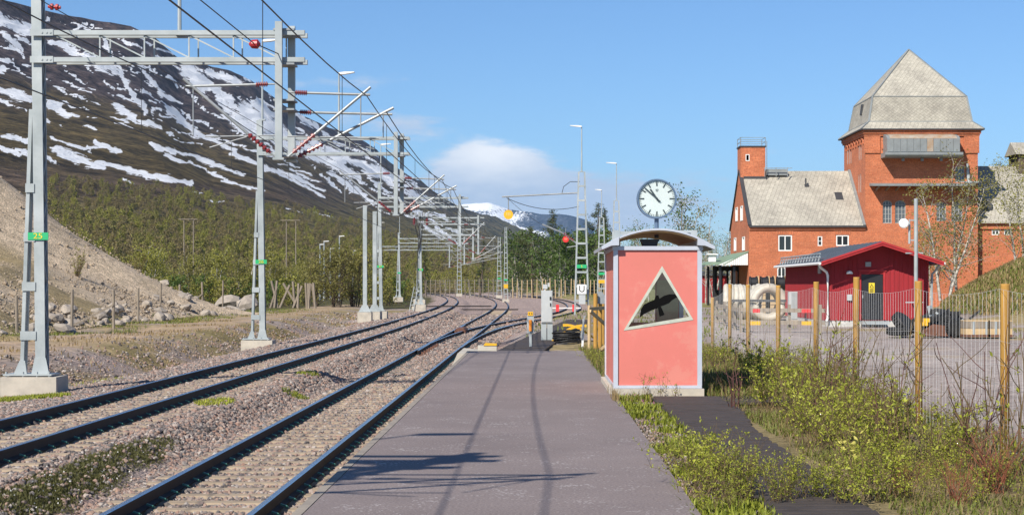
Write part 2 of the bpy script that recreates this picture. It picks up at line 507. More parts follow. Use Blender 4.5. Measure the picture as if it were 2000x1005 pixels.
# ---------------------------------------------------------------- building helpers
class MB:
    """collects shapes in world coordinates; build() links them as ONE mesh object"""
    def __init__(s):
        s.v, s.f, s.mi = [], [], []
        s.cur = 0
    def add(s, vs_, fs_):
        n = len(s.v)
        s.v.extend(tuple(v) for v in vs_)
        s.f.extend(tuple(i + n for i in f) for f in fs_)
        s.mi.extend([s.cur] * len(fs_))
        return s
    def box(s, x0, x1, y0, y1, z0, z1):
        v = [(x, y, z) for z in (z0, z1) for y in (y0, y1) for x in (x0, x1)]
        return s.add(v, [(0, 2, 3, 1), (4, 5, 7, 6), (0, 1, 5, 4), (2, 6, 7, 3), (0, 4, 6, 2), (1, 3, 7, 5)])
    def bar(s, a, b, w, h=None, up=(0, 0, 1)):
        a, b = Vector(a), Vector(b)
        h = w if h is None else h
        d = (b - a).normalized()
        u = Vector(up)
        if abs(d.dot(u)) > 0.97:
            u = Vector((0, 1, 0))
        r = d.cross(u).normalized()
        u = r.cross(d).normalized()
        v = []
        for p in (a, b):
            for sx, sz in ((-1, -1), (1, -1), (1, 1), (-1, 1)):
                v.append(p + r * (w / 2 * sx) + u * (h / 2 * sz))
        return s.add(v, [(3, 2, 1, 0), (4, 5, 6, 7), (0, 1, 5, 4), (1, 2, 6, 5), (2, 3, 7, 6), (3, 0, 4, 7)])
    def tube(s, pts, r, n=8, r2=None, caps=True):
        pts = [Vector(p) for p in pts]
        m = len(pts)
        vs_, fs_ = [], []
        ref = None
        for i, p in enumerate(pts):
            d = (pts[min(i + 1, m - 1)] - pts[max(i - 1, 0)]).normalized()
            if ref is None:
                ref = Vector((0, 0, 1)) if abs(d.z) < 0.9 else Vector((0, 1, 0))
            a = d.cross(ref).normalized()
            b = a.cross(d).normalized()
            rr = r if r2 is None else r + (r2 - r) * i / max(m - 1, 1)
            for k in range(n):
                t = 2 * math.pi * k / n
                vs_.append(p + a * (rr * math.cos(t)) + b * (rr * math.sin(t)))
        for i in range(m - 1):
            for k in range(n):
                k2 = (k + 1) % n
                fs_.append((i * n + k, i * n + k2, (i + 1) * n + k2, (i + 1) * n + k))
        if caps:
            fs_.append(tuple(range(n))[::-1])
            fs_.append(tuple((m - 1) * n + k for k in range(n)))
        return s.add(vs_, fs_)
    def prism(s, poly, axis, a, b):
        """poly of 2-D points extruded along axis 'x' (points y,z), 'y' (points x,z) or 'z' (points x,y)"""
        def P(p, t):
            return {'x': (t, p[0], p[1]), 'y': (p[0], t, p[1]), 'z': (p[0], p[1], t)}[axis]
        n = len(poly)
        vs_ = [P(p, a) for p in poly] + [P(p, b) for p in poly]
        fs_ = [tuple(range(n))[::-1], tuple(range(n, 2 * n))]
        fs_ += [(i, (i + 1) % n, n + (i + 1) % n, n + i) for i in range(n)]
        return s.add(vs_, fs_)
    def lathe(s, c, prof, axis='z', n=16):
        """profile of (radius, height)"""
        c = Vector(c)
        vs_, fs_ = [], []
        for r, h in prof:
            for k in range(n):
                t = 2 * math.pi * k / n
                a, b = r * math.cos(t), r * math.sin(t)
                vs_.append(c + Vector({'z': (a, b, h), 'y': (a, h, b), 'x': (h, a, b)}[axis]))
        for i in range(len(prof) - 1):
            for k in range(n):
                k2 = (k + 1) % n
                fs_.append((i * n + k, i * n + k2, (i + 1) * n + k2, (i + 1) * n + k))
        fs_.append(tuple(range(n))[::-1])
        fs_.append(tuple((len(prof) - 1) * n + k for k in range(n)))
        return s.add(vs_, fs_)
    def panel(s, outer, holes, plane, t0, t1):
        """flat wall with openings; plane 'y' -> points (x,z), 'x' -> points (y,z)"""
        polys = [outer] + list(holes)
        tri = geometry.tessellate_polygon([[Vector((p[0], p[1], 0)) for p in q] for q in polys])
        flat = [p for q in polys for p in q]
        def P(p, t):
            return (p[0], t, p[1]) if plane == 'y' else (t, p[0], p[1])
        n = len(flat)
        vs_ = [P(p, t0) for p in flat] + [P(p, t1) for p in flat]
        fs_ = [tuple(t) for t in tri] + [tuple(i + n for i in t)[::-1] for t in tri]
        k = 0
        for q in polys:
            for i in range(len(q)):
                j = (i + 1) % len(q)
                fs_.append((k + i, k + j, n + k + j, n + k + i))
            k += len(q)
        return s.add(vs_, fs_)
    def build(s, name, mat, parent=None, smooth=False, kind=None):
        me = bpy.data.meshes.new(name)
        off = Vector(parent['_org']) if parent is not None and '_org' in parent else Vector((0, 0, 0))
        me.from_pydata([(v[0] - off.x, v[1] - off.y, v[2] - off.z) for v in s.v], [], s.f)
        mats = mat if isinstance(mat, (list, tuple)) else [mat]
        for m_ in mats:
            me.materials.append(M[m_] if isinstance(m_, str) else m_)
        if len(mats) > 1:
            me.polygons.foreach_set('material_index', s.mi)
        bm = bmesh.new()
        bm.from_mesh(me)
        bmesh.ops.recalc_face_normals(bm, faces=bm.faces)
        bm.to_mesh(me)
        bm.free()
        if smooth:
            me.polygons.foreach_set('use_smooth', [True] * len(me.polygons))
        return link(name, me, parent, kind)
def link(name, me, parent=None, kind=None):
    o = bpy.data.objects.new(name, me)
    C.objects.link(o)
    if parent is not None:
        o.parent = parent
        if '_org' in parent:
            o['_org'] = parent['_org']
    if kind:
        o['kind'] = kind
    return o
def thing(name, label, cat, loc=(0, 0, 0), group=None):
    o = bpy.data.objects.new(name, None)
    C.objects.link(o)
    o.empty_display_size = 0.2
    o.location = loc
    o['_org'] = tuple(loc)
    o['label'] = label
    o['category'] = cat
    if group:
        o['group'] = group
    return o
def tag(o, label, cat, group=None):
    o['label'] = label
    o['category'] = cat
    if group:
        o['group'] = group
    return o
def at_root(o, loc):
    """move the origin of a one-mesh thing to its base"""
    o.data.transform(Matrix.Translation(-Vector(loc)))
    o.location = loc
    return o
def dup(root, loc, rotz=0.0, scale=1.0, label=None, group=None):
    r = root.copy()
    C.objects.link(r)
    r.location = loc
    r.rotation_euler = (0, 0, rotz)
    r.scale = (scale,) * 3 if isinstance(scale, (int, float)) else scale
    if label:
        r['label'] = label
    if group:
        r['group'] = group
    for ch in list(root.children):
        c = ch.copy()
        C.objects.link(c)
        c.parent = r
        for g in ch.children:
            d = g.copy()
            C.objects.link(d)
            d.parent = c
    return r
def np_mesh(name, V, F, mats, smooth=False, mi=None):
    me = bpy.data.meshes.new(name)
    V = np.asarray(V, dtype=np.float32)
    F = np.asarray(F, dtype=np.int32)
    k = F.shape[1]
    me.vertices.add(len(V))
    me.vertices.foreach_set('co', V.ravel())
    me.loops.add(F.size)
    me.loops.foreach_set('vertex_index', F.ravel())
    me.polygons.add(len(F))
    me.polygons.foreach_set('loop_start', np.arange(len(F), dtype=np.int32) * k)
    for m_ in mats:
        me.materials.append(M[m_] if isinstance(m_, str) else m_)
    if mi is not None:
        me.polygons.foreach_set('material_index', np.asarray(mi, dtype=np.int32))
    me.update(calc_edges=True)
    if smooth:
        me.polygons.foreach_set('use_smooth', [True] * len(F))
    return me
def text_mesh(txt, size):
    cu = bpy.data.curves.new('lettering', 'FONT')
    cu.body = txt
    cu.size = size
    cu.align_x = 'CENTER'
    cu.align_y = 'CENTER'
    cu.extrude = 0.002
    o = bpy.data.objects.new('lettering', cu)
    C.objects.link(o)
    bpy.context.view_layer.update()
    me = bpy.data.meshes.new_from_object(o.evaluated_get(bpy.context.evaluated_depsgraph_get()))
    bpy.data.objects.remove(o)
    return me
def lettering(txt, size, pos, mat, parent, sx=1.0):
    """text standing in a plane that faces -Y"""
    me = text_mesh(txt, size)
    me.materials.clear()
    me.materials.append(M[mat])
    org = Vector(parent['_org']) if '_org' in parent else Vector((0, 0, 0))
    me.transform(Matrix.Translation(Vector(pos) - org) @ Matrix.Rotation(R(90), 4, 'X') @ Matrix.Diagonal((sx, 1, 1, 1)))
    return link('lettering', me, parent)
def px(x, y, Y):
    """world X and Z of photograph pixel (x, y) at distance Y"""
    return (x - CX) * Y / FX, EYE - (y - CY) * Y / FX
def sstep(a, b, x):
    t = np.clip((x - a) / (b - a), 0, 1)
    return t * t * (3 - 2 * t)

# ================================================================ tracks: plan geometry
RL, RA = -0.40, -0.68                     # rail-top levels of the far and the near track
def xL(Y):
    return -7.50 - np.maximum(0, np.asarray(Y, float) - 51) ** 2 / 7178
def xA(Y):
    return -3.70 - np.maximum(0, np.asarray(Y, float) - 133) ** 2 / 6776
_by = np.array([40, 52, 62, 70, 85, 98, 115, 132, 155, 182, 219, 255, 287, 373, 452, 620.])
_bx = np.array([-3.7, -3.7, -3.68, -3.6, -3.15, -2.3, -.6, 1.1, 2.9, 4.0, 4.45, 4.1, 3.3, -1.5, -8.6, -29.])
def xB(Y):
    Y = np.asarray(Y, float)
    i = np.clip(np.searchsorted(_by, Y) - 1, 0, len(_by) - 2)
    m = np.gradient(_bx, _by)
    h = _by[i + 1] - _by[i]
    t = np.clip((Y - _by[i]) / h, 0, 1)
    return ((1 + 2 * t) * (1 - t) ** 2 * _bx[i] + t * (1 - t) ** 2 * h * m[i]
            + t * t * (3 - 2 * t) * _bx[i + 1] + t * t * (t - 1) * h * m[i + 1])
PLAT_L, PLAT_R, PLAT_END = -1.80, 1.18, 41.6
# ================================================================ ground
def vnoise(X, Y, s, seed=0.0):
    out = np.empty(X.size)
    xs, ys = X.ravel() * s, Y.ravel() * s
    for i in range(X.size):
        out[i] = noise.noise((xs[i], ys[i], seed))
    return out.reshape(X.shape)
def mound(X, Y):
    """gravel tip: a slope that falls towards the line and the viewpoint, with a low rough knoll at its foot"""
    face = 0.76 * (-24.6 - X) + 0.40 * (Y - 121)
    knoll = np.minimum(0.42 * np.maximum(0, -24.3 - X), 3.2 + 0.05 * np.maximum(0, -24.3 - X)) * sstep(56, 74, Y)
    m = np.maximum(np.minimum(np.maximum(face, 0), 17.0), knoll)
    return m * (1 - sstep(118, 131, Y))
def gz(X, Y):
    X = np.asarray(X, float)
    Y = np.asarray(Y, float)
    l, a, b = xL(Y), xA(Y), np.where(Y > 50, xB(Y), xA(Y))
    rt = np.maximum(a, b)
    zl, za = RL - 0.222 + 0.03 * sstep(35, 65, Y), RA - 0.222 + 0.03 * sstep(35, 65, Y)
    dl = X - l
    # left of the far track: shoulder, ditch, road, verge
    ditch = np.where(Y < 105, 1.0, np.clip(1 - (Y - 105) / 25, 0, 1))
    dip = ditch * np.exp(-((dl + 5.6) / 1.5) ** 2) * 0.75 * sstep(36, 48, Y)
    left = zl + (-0.75 - zl) * sstep(1.7, 4.0, -dl) - dip
    left = left + 0.2 * sstep(7.5, 9.0, -dl)
    left = np.where(dl < -1.7, left, zl)
    mid = zl + (za - zl) * sstep(1.6, 2.4, dl)
    z = np.where(dl < 0, left, mid)
    dr = X - rt
    right = za + (-0.12 - za) * sstep(1.8, 4.2, dr)
    z = np.where(dr > 1.7, right, z)
    z = np.where((Y < PLAT_END) & (X > PLAT_L - 0.3), np.where(X > PLAT_R - 0.1, -0.06, za), z)
    # gravel mound, an embankment nose running along the line
    foot = -24.3 - 0.03 * (Y - 76)
    m = mound(X, Y)
    z = z + m
    # pool beside the fence
    z = z - 0.22 * np.exp(-(((X + 21.6) / 2.2) ** 2 + ((Y - 80.5) / 4.5) ** 2))
    # grassy bank on the right
    d = X - 0.247 * Y + 0.6
    hb = 0.80 * np.maximum(0, d)
    hb = 7.0 * (1 - np.exp(-hb / 7.0)) * sstep(70, 98, Y) * (1 - sstep(118, 130, Y))
    z = z + hb
    # valley side
    z = z + 0.035 * np.maximum(0, -X - 45) * sstep(160, 320, Y) + 0.0
    z = z - 0.004 * np.maximum(0, Y - 500) * 0
    return z
xs = np.concatenate([[-9000, -6000, -4000, -2500, -1500, -900, -600, -400, -280, -200, -150, -120, -100, -85, -72],
                     np.arange(-64, -32, 1.0), np.arange(-32, -12, 0.5), np.arange(-12, -1.8, 0.3), [-1.8],
                     np.arange(-1.5, 6, 0.5), np.arange(6, 46, 1.0),
                     [46, 50, 56, 64, 75, 90, 110, 140, 180, 240, 320, 450, 650, 1000, 1800, 3200, 6000, 9000]])
ys = np.concatenate([[-60, -30, -10, 0, 5], np.arange(9, 41.6, 0.5), [41.6], np.arange(42, 100, 0.6), np.arange(100, 180, 1.5), np.arange(180, 320, 4.0),
                     [325, 345, 370, 400, 440, 490, 550, 620, 700, 800, 950, 1150, 1400, 1800, 2400, 3200, 4500, 6500, 9500, 14000]])
GX, GY = np.meshgrid(xs, ys)
n1 = vnoise(GX, GY, 0.16, 3.1)
n2 = vnoise(GX, GY, 0.55, 7.7)
n3 = vnoise(GX, GY, 1.5, 1.7)
GZ = gz(GX, GY)
LD = GX - xL(GY)
RT = np.maximum(xA(GY), np.where(GY > 50, xB(GY), -99))
inbed = (LD > -1.9) & (GX - RT < 1.9)
mound_h = mound(GX, GY)
rough = np.where(inbed, 0.015, 0.07) * n2 + np.where(inbed, 0, 0.05) * n3
rough = rough + np.where(mound_h > 0.3, 0.30 * n1 + 0.12 * n2, 0)
rough = np.where((GX > 1.0) & (GX < 19), 0.015 * n2, rough)
rough = np.where((GX >= 19) & (GY < 140), rough + 0.18 * n1, rough)
GZ = GZ + rough * (np.abs(GX) < 70) * (GY < 320)
PINK = np.array([0.335, 0.275, 0.255])
BAL = np.array([0.25, 0.185, 0.16])
BALG = np.array([0.27, 0.225, 0.20])
DIRT = np.array([0.36, 0.27, 0.18])
SANDY = np.array([0.50, 0.405, 0.285])
OLIVE = np.array([0.17, 0.145, 0.055])
DRYG = np.array([0.27, 0.215, 0.11])
YARD = np.array([0.285, 0.245, 0.222])
FOREST = np.array([0.075, 0.07, 0.028])
def lerp(a, b, t):
    return a + (b - a) * np.clip(t, 0, 1)[..., None]
col = np.broadcast_to(FOREST, GX.shape + (3,)).copy()
# left strip: gravel -> ditch with dry grass -> gravel -> road
verge = np.broadcast_to(DRYG, GX.shape + (3,)).copy()
verge = lerp(verge, np.broadcast_to(BALG * 1.02, verge.shape), sstep(-0.05, 0.35, n1 + 0.4 * n3 + 0.05))
verge = lerp(verge, np.broadcast_to(OLIVE, verge.shape), sstep(0.1, 0.4, -n1 + 0.3 * n2) * 0.7)
w = (GX < -8) & (GX > -24) & (GY < 170)
col = np.where(w[..., None], verge, col)
roadm = np.exp(-((GX + 18.6 + 0.02 * (GY - 60)) / 2.2) ** 4) * (GY < 190) * (GY > 30)
ruts = 1 - 0.45 * np.exp(-((GX + 18.7 + 0.02 * (GY - 60)) / 0.55) ** 2)
col = lerp(col, np.broadcast_to(DIRT, col.shape) * (0.95 + 0.2 * n2[..., None]), roadm * ruts * (0.85 + 0.5 * n2))
ms = np.where(mound_h > 0.05, 1.0, 0)
mc = np.broadcast_to(SANDY * 0.96, col.shape).copy() * (1 + 0.16 * n1[..., None] + 0.10 * n3[..., None])
mc = lerp(mc, np.broadcast_to(DRYG * 0.85, col.shape), sstep(-0.25, 0.25, n1 + 0.03 * (98 - GY)) * 0.9)
mc = lerp(mc, np.broadcast_to(np.array([0.16, 0.125, 0.08]), col.shape), sstep(10.5, 12.5, mound_h + 4 * n1) * 0.75)
col = lerp(col, mc, ms)
bed = np.broadcast_to(BAL, col.shape).copy()
bed = lerp(bed, np.broadcast_to(BALG, col.shape), sstep(-0.2, 0.3, n2))
bed = lerp(bed, np.broadcast_to(np.array([0.34, 0.275, 0.245]), col.shape), sstep(55, 100, GY))
col = np.where(((LD > -3.0 + 0.8 * n1) & (GX - RT < 2.4))[..., None], bed, col)
right = (GX - RT >= 2.3) & (GX > -3)
yard = np.broadcast_to(YARD, col.shape).copy() * (1 + 0.26 * n1[..., None] + 0.10 * n2[..., None])
yard = lerp(yard, np.broadcast_to(np.array([0.36, 0.32, 0.29]), col.shape), 0.7 * np.exp(-((GX - 8.5 + 0.05 * (GY - 50) + 1.2 * n1) / 1.6) ** 2))
yard = lerp(yard, np.broadcast_to(DRYG, col.shape), sstep(0.22, 0.5, n1 + 0.25 * n2 + 0.045 * (GX - 14)))
col = np.where((right & (GY < 135))[..., None], yard, col)
bank = np.broadcast_to(np.array([0.25, 0.20, 0.075]), col.shape).copy()
bank = lerp(bank, np.broadcast_to(np.array([0.13, 0.14, 0.035]), col.shape), sstep(-0.1, 0.35, n1 + 0.3 * n2))
bank = lerp(bank, np.broadcast_to(np.array([0.36, 0.28, 0.16]), col.shape), np.exp(-((GZ - 3.6 - 0.10 * (GX - 26)) / 0.35) ** 2) * sstep(22.5, 26, GX) * 0.8)
col = lerp(col, bank, sstep(0.2, 0.9, (GZ + 0.1) * ((GX > 17) & (GY < 140))))
far = right & (GY >= 135) & (GX < 60)
col = np.where(far[..., None], np.array([0.20, 0.19, 0.075]), col)
verge2 = right & (GX - RT < 9) & (GY > 45)
col = np.where((verge2 & (n1 + 0.5 * n2 > 0.0))[..., None], DRYG * 0.9, col)
strip = (GX > 1.1) & (GX < 4.9) & (GY < 46)
col = np.where(strip[..., None], np.array([0.20, 0.165, 0.085]) * (1 + 0.3 * n2[..., None]), col)
zone = np.zeros(GX.shape, int)                       # 0 ground 1 ballast 2 yard 3 road 4 mound
zone[(LD > -3.4) & (GX - RT < 2.4)] = 1
zone[(GX > 1.1) & (GX < 22) & (GY < 135) & (GX - RT > 2.3)] = 2
zone[(roadm > 0.4)] = 3
zone[(mound_h > 0.05)] = 4
zone[(LD <= -3.4) & (GX > -16) & (GY < 110) & (GX < -8)] = 1
ny, nx = GX.shape
for zi, nm, mt in ((0, 'ground', 'ground'), (1, 'ballast_bed', 'ballast'), (2, 'gravel_yard', 'yard'), (3, 'dirt_road', 'road'), (4, 'gravel_mound', 'mound')):
    J, I = np.nonzero(zone[:-1, :-1] == zi)
    a = J * nx + I
    F = np.stack([a, a + 1, a + nx + 1, a + nx], 1)
    used, inv = np.unique(F, return_inverse=True)
    V = np.stack([GX.ravel(), GY.ravel(), GZ.ravel()], 1)[used]
    me = np_mesh(nm, V, inv.reshape(F.shape), [mt], True)
    at = me.color_attributes.new('col', 'FLOAT_COLOR', 'POINT')
    cc = np.ones((len(used), 4), np.float32)
    cc[:, :3] = np.clip(col.reshape(-1, 3)[used], 0.01, 0.9)
    at.data.foreach_set('color', cc.ravel())
    link(nm, me, None, 'structure')
def gz1(x, y):
    return float(gz(np.array([x]), np.array([y]))[0])
# pool of water by the fence
mb = MB()
pts = [(-21.9 + 1.9 * math.cos(t) * (1 + 0.15 * math.sin(3 * t)), 80.5 + 4.3 * math.sin(t) * (1 + 0.1 * math.cos(2 * t)), -0.66) for t in np.linspace(0, 2 * math.pi, 28)[:-1]]
mb.add(pts, [tuple(range(len(pts)))])
mb.build('puddle_water', 'water', None, False, 'structure')

# ================================================================ fells
def ridge_mesh(name, ridge, base_fn, nu, nv, prof, seed, amp):
    rx = np.array([p[0] for p in ridge], float)
    ry = np.array([p[1] for p in ridge], float)
    rd = np.array([p[2] for p in ridge], float)
    u = np.linspace(rx[0], rx[-1], nu)
    yy, dd = np.interp(u, rx, ry), np.interp(u, rx, rd)
    RXw, RZw = (u - CX) * dd / FX, EYE - (yy - CY) * dd / FX
    bx, bd, bz = base_fn(u, dd)
    t = np.concatenate([np.linspace(0, 1, nv), [1.06, 1.2, 1.5]])
    T, U = np.meshgrid(t, u, indexing='ij')
    tt = np.minimum(T, 1)
    X = bx + (RXw - bx) * tt
    Yw = bd + (dd - bd) * tt
    Z = bz + (RZw - bz) * prof(tt)
    over = np.maximum(T - 1, 0)
    Yw = Yw + over * (dd - bd) * 1.5
    X = X + over * (RXw - bx) * 0.6
    Z = Z - over * over * (RZw - bz) * 2.2
    N = np.empty(X.shape)
    for j in range(X.shape[0]):
        for i in range(X.shape[1]):
            sx, sy = X[j, i] * 0.0022, Yw[j, i] * 0.0011
            N[j, i] = noise.fractal((sx, sy, seed), 0.9, 2.1, 6) + 0.45 * noise.ridged_multi_fractal((sx * 2.6, sy * 1.2, seed + 5), 0.8, 2.0, 4, 1.0, 2.0) - 0.5
    Z = Z + amp * N * np.clip(tt * 1.6 - 0.25, 0, 1) * np.where(T >= 0.995, 0.35, 1)
    return X, Yw, Z, T
def fell_object(name, X, Yw, Z, col, snow):
    nv, nu = X.shape
    J, I = np.meshgrid(np.arange(nv - 1), np.arange(nu - 1), indexing='ij')
    a = (J * nu + I).ravel()
    F = np.stack([a, a + 1, a + nu + 1, a + nu], 1)
    me = np_mesh(name, np.stack([X.ravel(), Yw.ravel(), Z.ravel()], 1), F, ['fell'], True)
    at = me.color_attributes.new('col', 'FLOAT_COLOR', 'POINT')
    cc = np.ones((X.size, 4), np.float32)
    cc[:, :3] = np.clip(col.reshape(-1, 3), 0.005, 0.9)
    at.data.foreach_set('color', cc.ravel())
    sa = me.attributes.new('snow', 'FLOAT', 'POINT')
    sa.data.foreach_set('value', snow.ravel().astype(np.float32))
    return link(name, me, None, 'structure')
RIDGE = [(-900, -150, 1900), (-300, -60, 2300), (0, -6, 2600), (74, 12, 2700), (160, 29, 2800), (255, 51, 2900), (300, 75, 3000), (345, 110, 3100),
         (400, 121, 3250), (450, 134, 3350), (490, 155, 3450), (560, 205, 3700), (640, 250, 4000), (700, 281, 4300), (760, 318, 4600), (830, 362, 5000),
         (900, 403, 5500), (960, 428, 6000), (1040, 458, 6800), (1120, 490, 7800), (1250, 522, 9000), (1500, 545, 10000)]
def base1(u, dd):
    x = u + 330
    d = 240 + 0.16 * (dd - 1900)
    return (x - CX) * d / FX, d, -3.0 + 0 * d
X, Yw, Z, T = ridge_mesh('fell', RIDGE, base1, 560, 230, lambda t: 0.38 * t + 0.62 * t ** 2.1, 2.0, 26)
PXm, PYm = CX + X / Yw * FX, CY - (Z - EYE) / Yw * FX
SNOW = [(0, 38, 75, 66, 12), (-40, 10, 10, 40, 12), (0, 65, 45, 100, 7), (18, 92, 52, 114, 4), (0, 130, 14, 136, 7), (0, 175, 66, 196, 12), (0, 195, 32, 206, 4),
        (98, 204, 150, 230, 7), (0, 264, 70, 277, 6), (0, 286, 42, 303, 5), (34, 290, 112, 318, 7), (100, 268, 178, 296, 4), (104, 292, 200, 328, 11), (196, 316, 292, 346, 6),
        (240, 328, 380, 360, 6), (188, 276, 232, 298, 7), (100, 82, 168, 108, 8), (165, 112, 225, 142, 9), (150, 122, 225, 128, 6), (202, 74, 218, 112, 5), (228, 128, 262, 190, 7),
        (262, 185, 288, 222, 6), (222, 206, 272, 236, 8), (280, 236, 318, 252, 6), (275, 130, 312, 180, 6), (312, 180, 350, 202, 5), (322, 208, 372, 244, 7), (350, 236, 400, 272, 7),
        (388, 262, 500, 318, 5), (358, 132, 402, 164, 15), (384, 158, 440, 190, 8), (408, 140, 472, 164, 9), (420, 190, 470, 230, 8), (440, 226, 500, 262, 12), (480, 225, 560, 268, 24),
        (520, 250, 600, 300, 16), (495, 200, 530, 225, 12), (560, 270, 680, 318, 9), (600, 300, 700, 346, 9), (570, 215, 640, 262, 5), (640, 300, 720, 362, 6), (700, 318, 780, 352, 9),
        (690, 290, 740, 322, 4), (750, 340, 830, 386, 5), (290, 278, 345, 302, 6), (340, 292, 480, 342, 5), (318, 304, 362, 318, 4), (365, 315, 420, 336, 3), (400, 330, 470, 362, 3),
        (430, 352, 520, 372, 3), (240, 354, 264, 358, 3), (374, 374, 394, 379, 2), (410, 386, 440, 396, 3), (160, 245, 188, 252, 3), (220, 240, 262, 252, 3), (170, 285, 205, 290, 3),
        (140, 60, 176, 48, 3), (330, 150, 350, 170, 3), (295, 210, 300, 225, 3), (540, 330, 640, 372, 4), (800, 375, 850, 400, 4), (450, 300, 560, 345, 5), (560, 345, 640, 385, 4),
        (560, 405, 590, 413, 2), (610, 412, 650, 424, 2), (690, 370, 740, 400, 3), (110, 170, 150, 190, 3), (205, 160, 230, 175, 3), (60, 225, 120, 245, 3)]
rs = random.Random(5)
for k in range(190):                                   # thin streaks lying in the gullies
    x0 = rs.uniform(-40, 860)
    top = np.interp(x0, [p[0] for p in RIDGE], [p[1] for p in RIDGE])
    y0 = top + rs.uniform(8, 230) * (1 - x0 / 1300)
    L_ = rs.uniform(12, 60)
    sl_ = rs.uniform(.35, .95) if y0 < top + 120 else rs.uniform(.15, .4)
    SNOW.append((x0, y0, x0 + L_, y0 + sl_ * L_, rs.uniform(.9, 2.6)))
for (x0, y0, x1, y1, wd) in ((480, 215, 560, 275, 26), (540, 255, 640, 320, 13), (600, 270, 700, 320, 7), (395, 150, 470, 215, 9), (365, 140, 400, 190, 8), (690, 315, 790, 372, 8), (640, 335, 720, 385, 6)):
    SNOW.append((x0, y0, x1, y1, wd))
snow = np.zeros(X.shape)
w1, w2 = np.empty(X.shape), np.empty(X.shape)
for j in range(X.shape[0]):
    for i in range(X.shape[1]):
        q = (PXm[j, i] * .035, PYm[j, i] * .05, 3.3)
        w1[j, i] = noise.fractal(q, .7, 2.2, 4)
        w2[j, i] = noise.fractal((q[0] + 40, q[1], 8.8), .7, 2.2, 4)
PXs, PYs = PXm + 9 * w1, PYm + 5 * w2
for (x0, y0, x1, y1, wd) in SNOW:
    dx, dy = x1 - x0, y1 - y0
    L2 = dx * dx + dy * dy
    t = np.clip(((PXs - x0) * dx + (PYs - y0) * dy) / L2, 0, 1)
    dist = np.hypot(PXs - x0 - t * dx, PYs - y0 - t * dy)
    taper = wd * (0.55 + 0.45 * np.sin(np.pi * np.clip(t * 0.9 + 0.1, 0, 1)))
    snow = np.maximum(snow, np.clip(0.95 - 0.5 * dist / taper, 0, 1) * (dist < 2.4 * taper))
snow = np.where(T > 1.0, 0.2, snow)
mn = np.empty(X.shape)
for j in range(X.shape[0]):
    for i in range(X.shape[1]):
        mn[j, i] = noise.fractal((X[j, i] * 0.004, Yw[j, i] * 0.002, Z[j, i] * 0.008 + 9), 1.0, 2.1, 4)
ROCK, HEATH, WOOD = np.array([0.078, 0.060, 0.056]), np.array([0.100, 0.076, 0.032]), np.array([0.13, 0.112, 0.05])
lo = np.clip(PYm + 40 * mn, 0, 600)
mcol = lerp(np.broadcast_to(ROCK, X.shape + (3,)), np.broadcast_to(HEATH, X.shape + (3,)), sstep(150, 235, lo - 0.22 * (PXm - 100)))
mcol = lerp(mcol, np.broadcast_to(np.array([0.092, 0.068, 0.048]), mcol.shape), sstep(300, 345, lo - 0.06 * PXm))
mcol = lerp(mcol, np.broadcast_to(WOOD, mcol.shape), sstep(355, 420, lo - 0.02 * PXm))
fell = fell_object('fell_hillside', X, Yw, Z, mcol, snow)
FELL_T = (X, Yw, Z, T)
# distant flat-topped fell beyond the valley
RIDGE2 = [(600, 440, 15000), (800, 405, 14500), (900, 398, 14000), (950, 396, 14000), (1000, 408, 14000), (1060, 420, 13800), (1100, 420, 13500), (1140, 427, 13500), (1156, 438, 13500),
          (1165, 470, 13500), (1200, 492, 13600), (1300, 515, 14000), (1500, 530, 15000), (1900, 540, 16000), (2500, 545, 16000)]
def base2(u, dd):
    d = dd * 0.80
    return (u - 10 - CX) * d / FX, d, -20 + 0 * d
X, Yw, Z, T = ridge_mesh('far', RIDGE2, base2, 260, 60, lambda t: 0.55 * t + 0.45 * t ** 3, 8.0, 45)
PXm, PYm = CX + X / Yw * FX, CY - (Z - EYE) / Yw * FX
mn = np.empty(X.shape)
for j in range(X.shape[0]):
    for i in range(X.shape[1]):
        mn[j, i] = noise.fractal((X[j, i] * 0.002, Yw[j, i] * 0.001, Z[j, i] * 0.006), 1.0, 2.1, 5)
s2 = 0.78 - 0.9 * np.clip((PXm - 985) / 130, 0, 1) + 0.5 * np.clip((PYm - 428) / 30, 0, 1) * np.clip((1100 - PXm) / 60, 0, 1) - 0.5 * np.clip((PXm - 1075) / 40, 0, 1) + 0.55 * mn
fell_object('far_fell', X, Yw, Z, np.broadcast_to(np.array([0.055, 0.062, 0.078]), X.shape + (3,)).copy(), np.clip(s2, 0, 1))

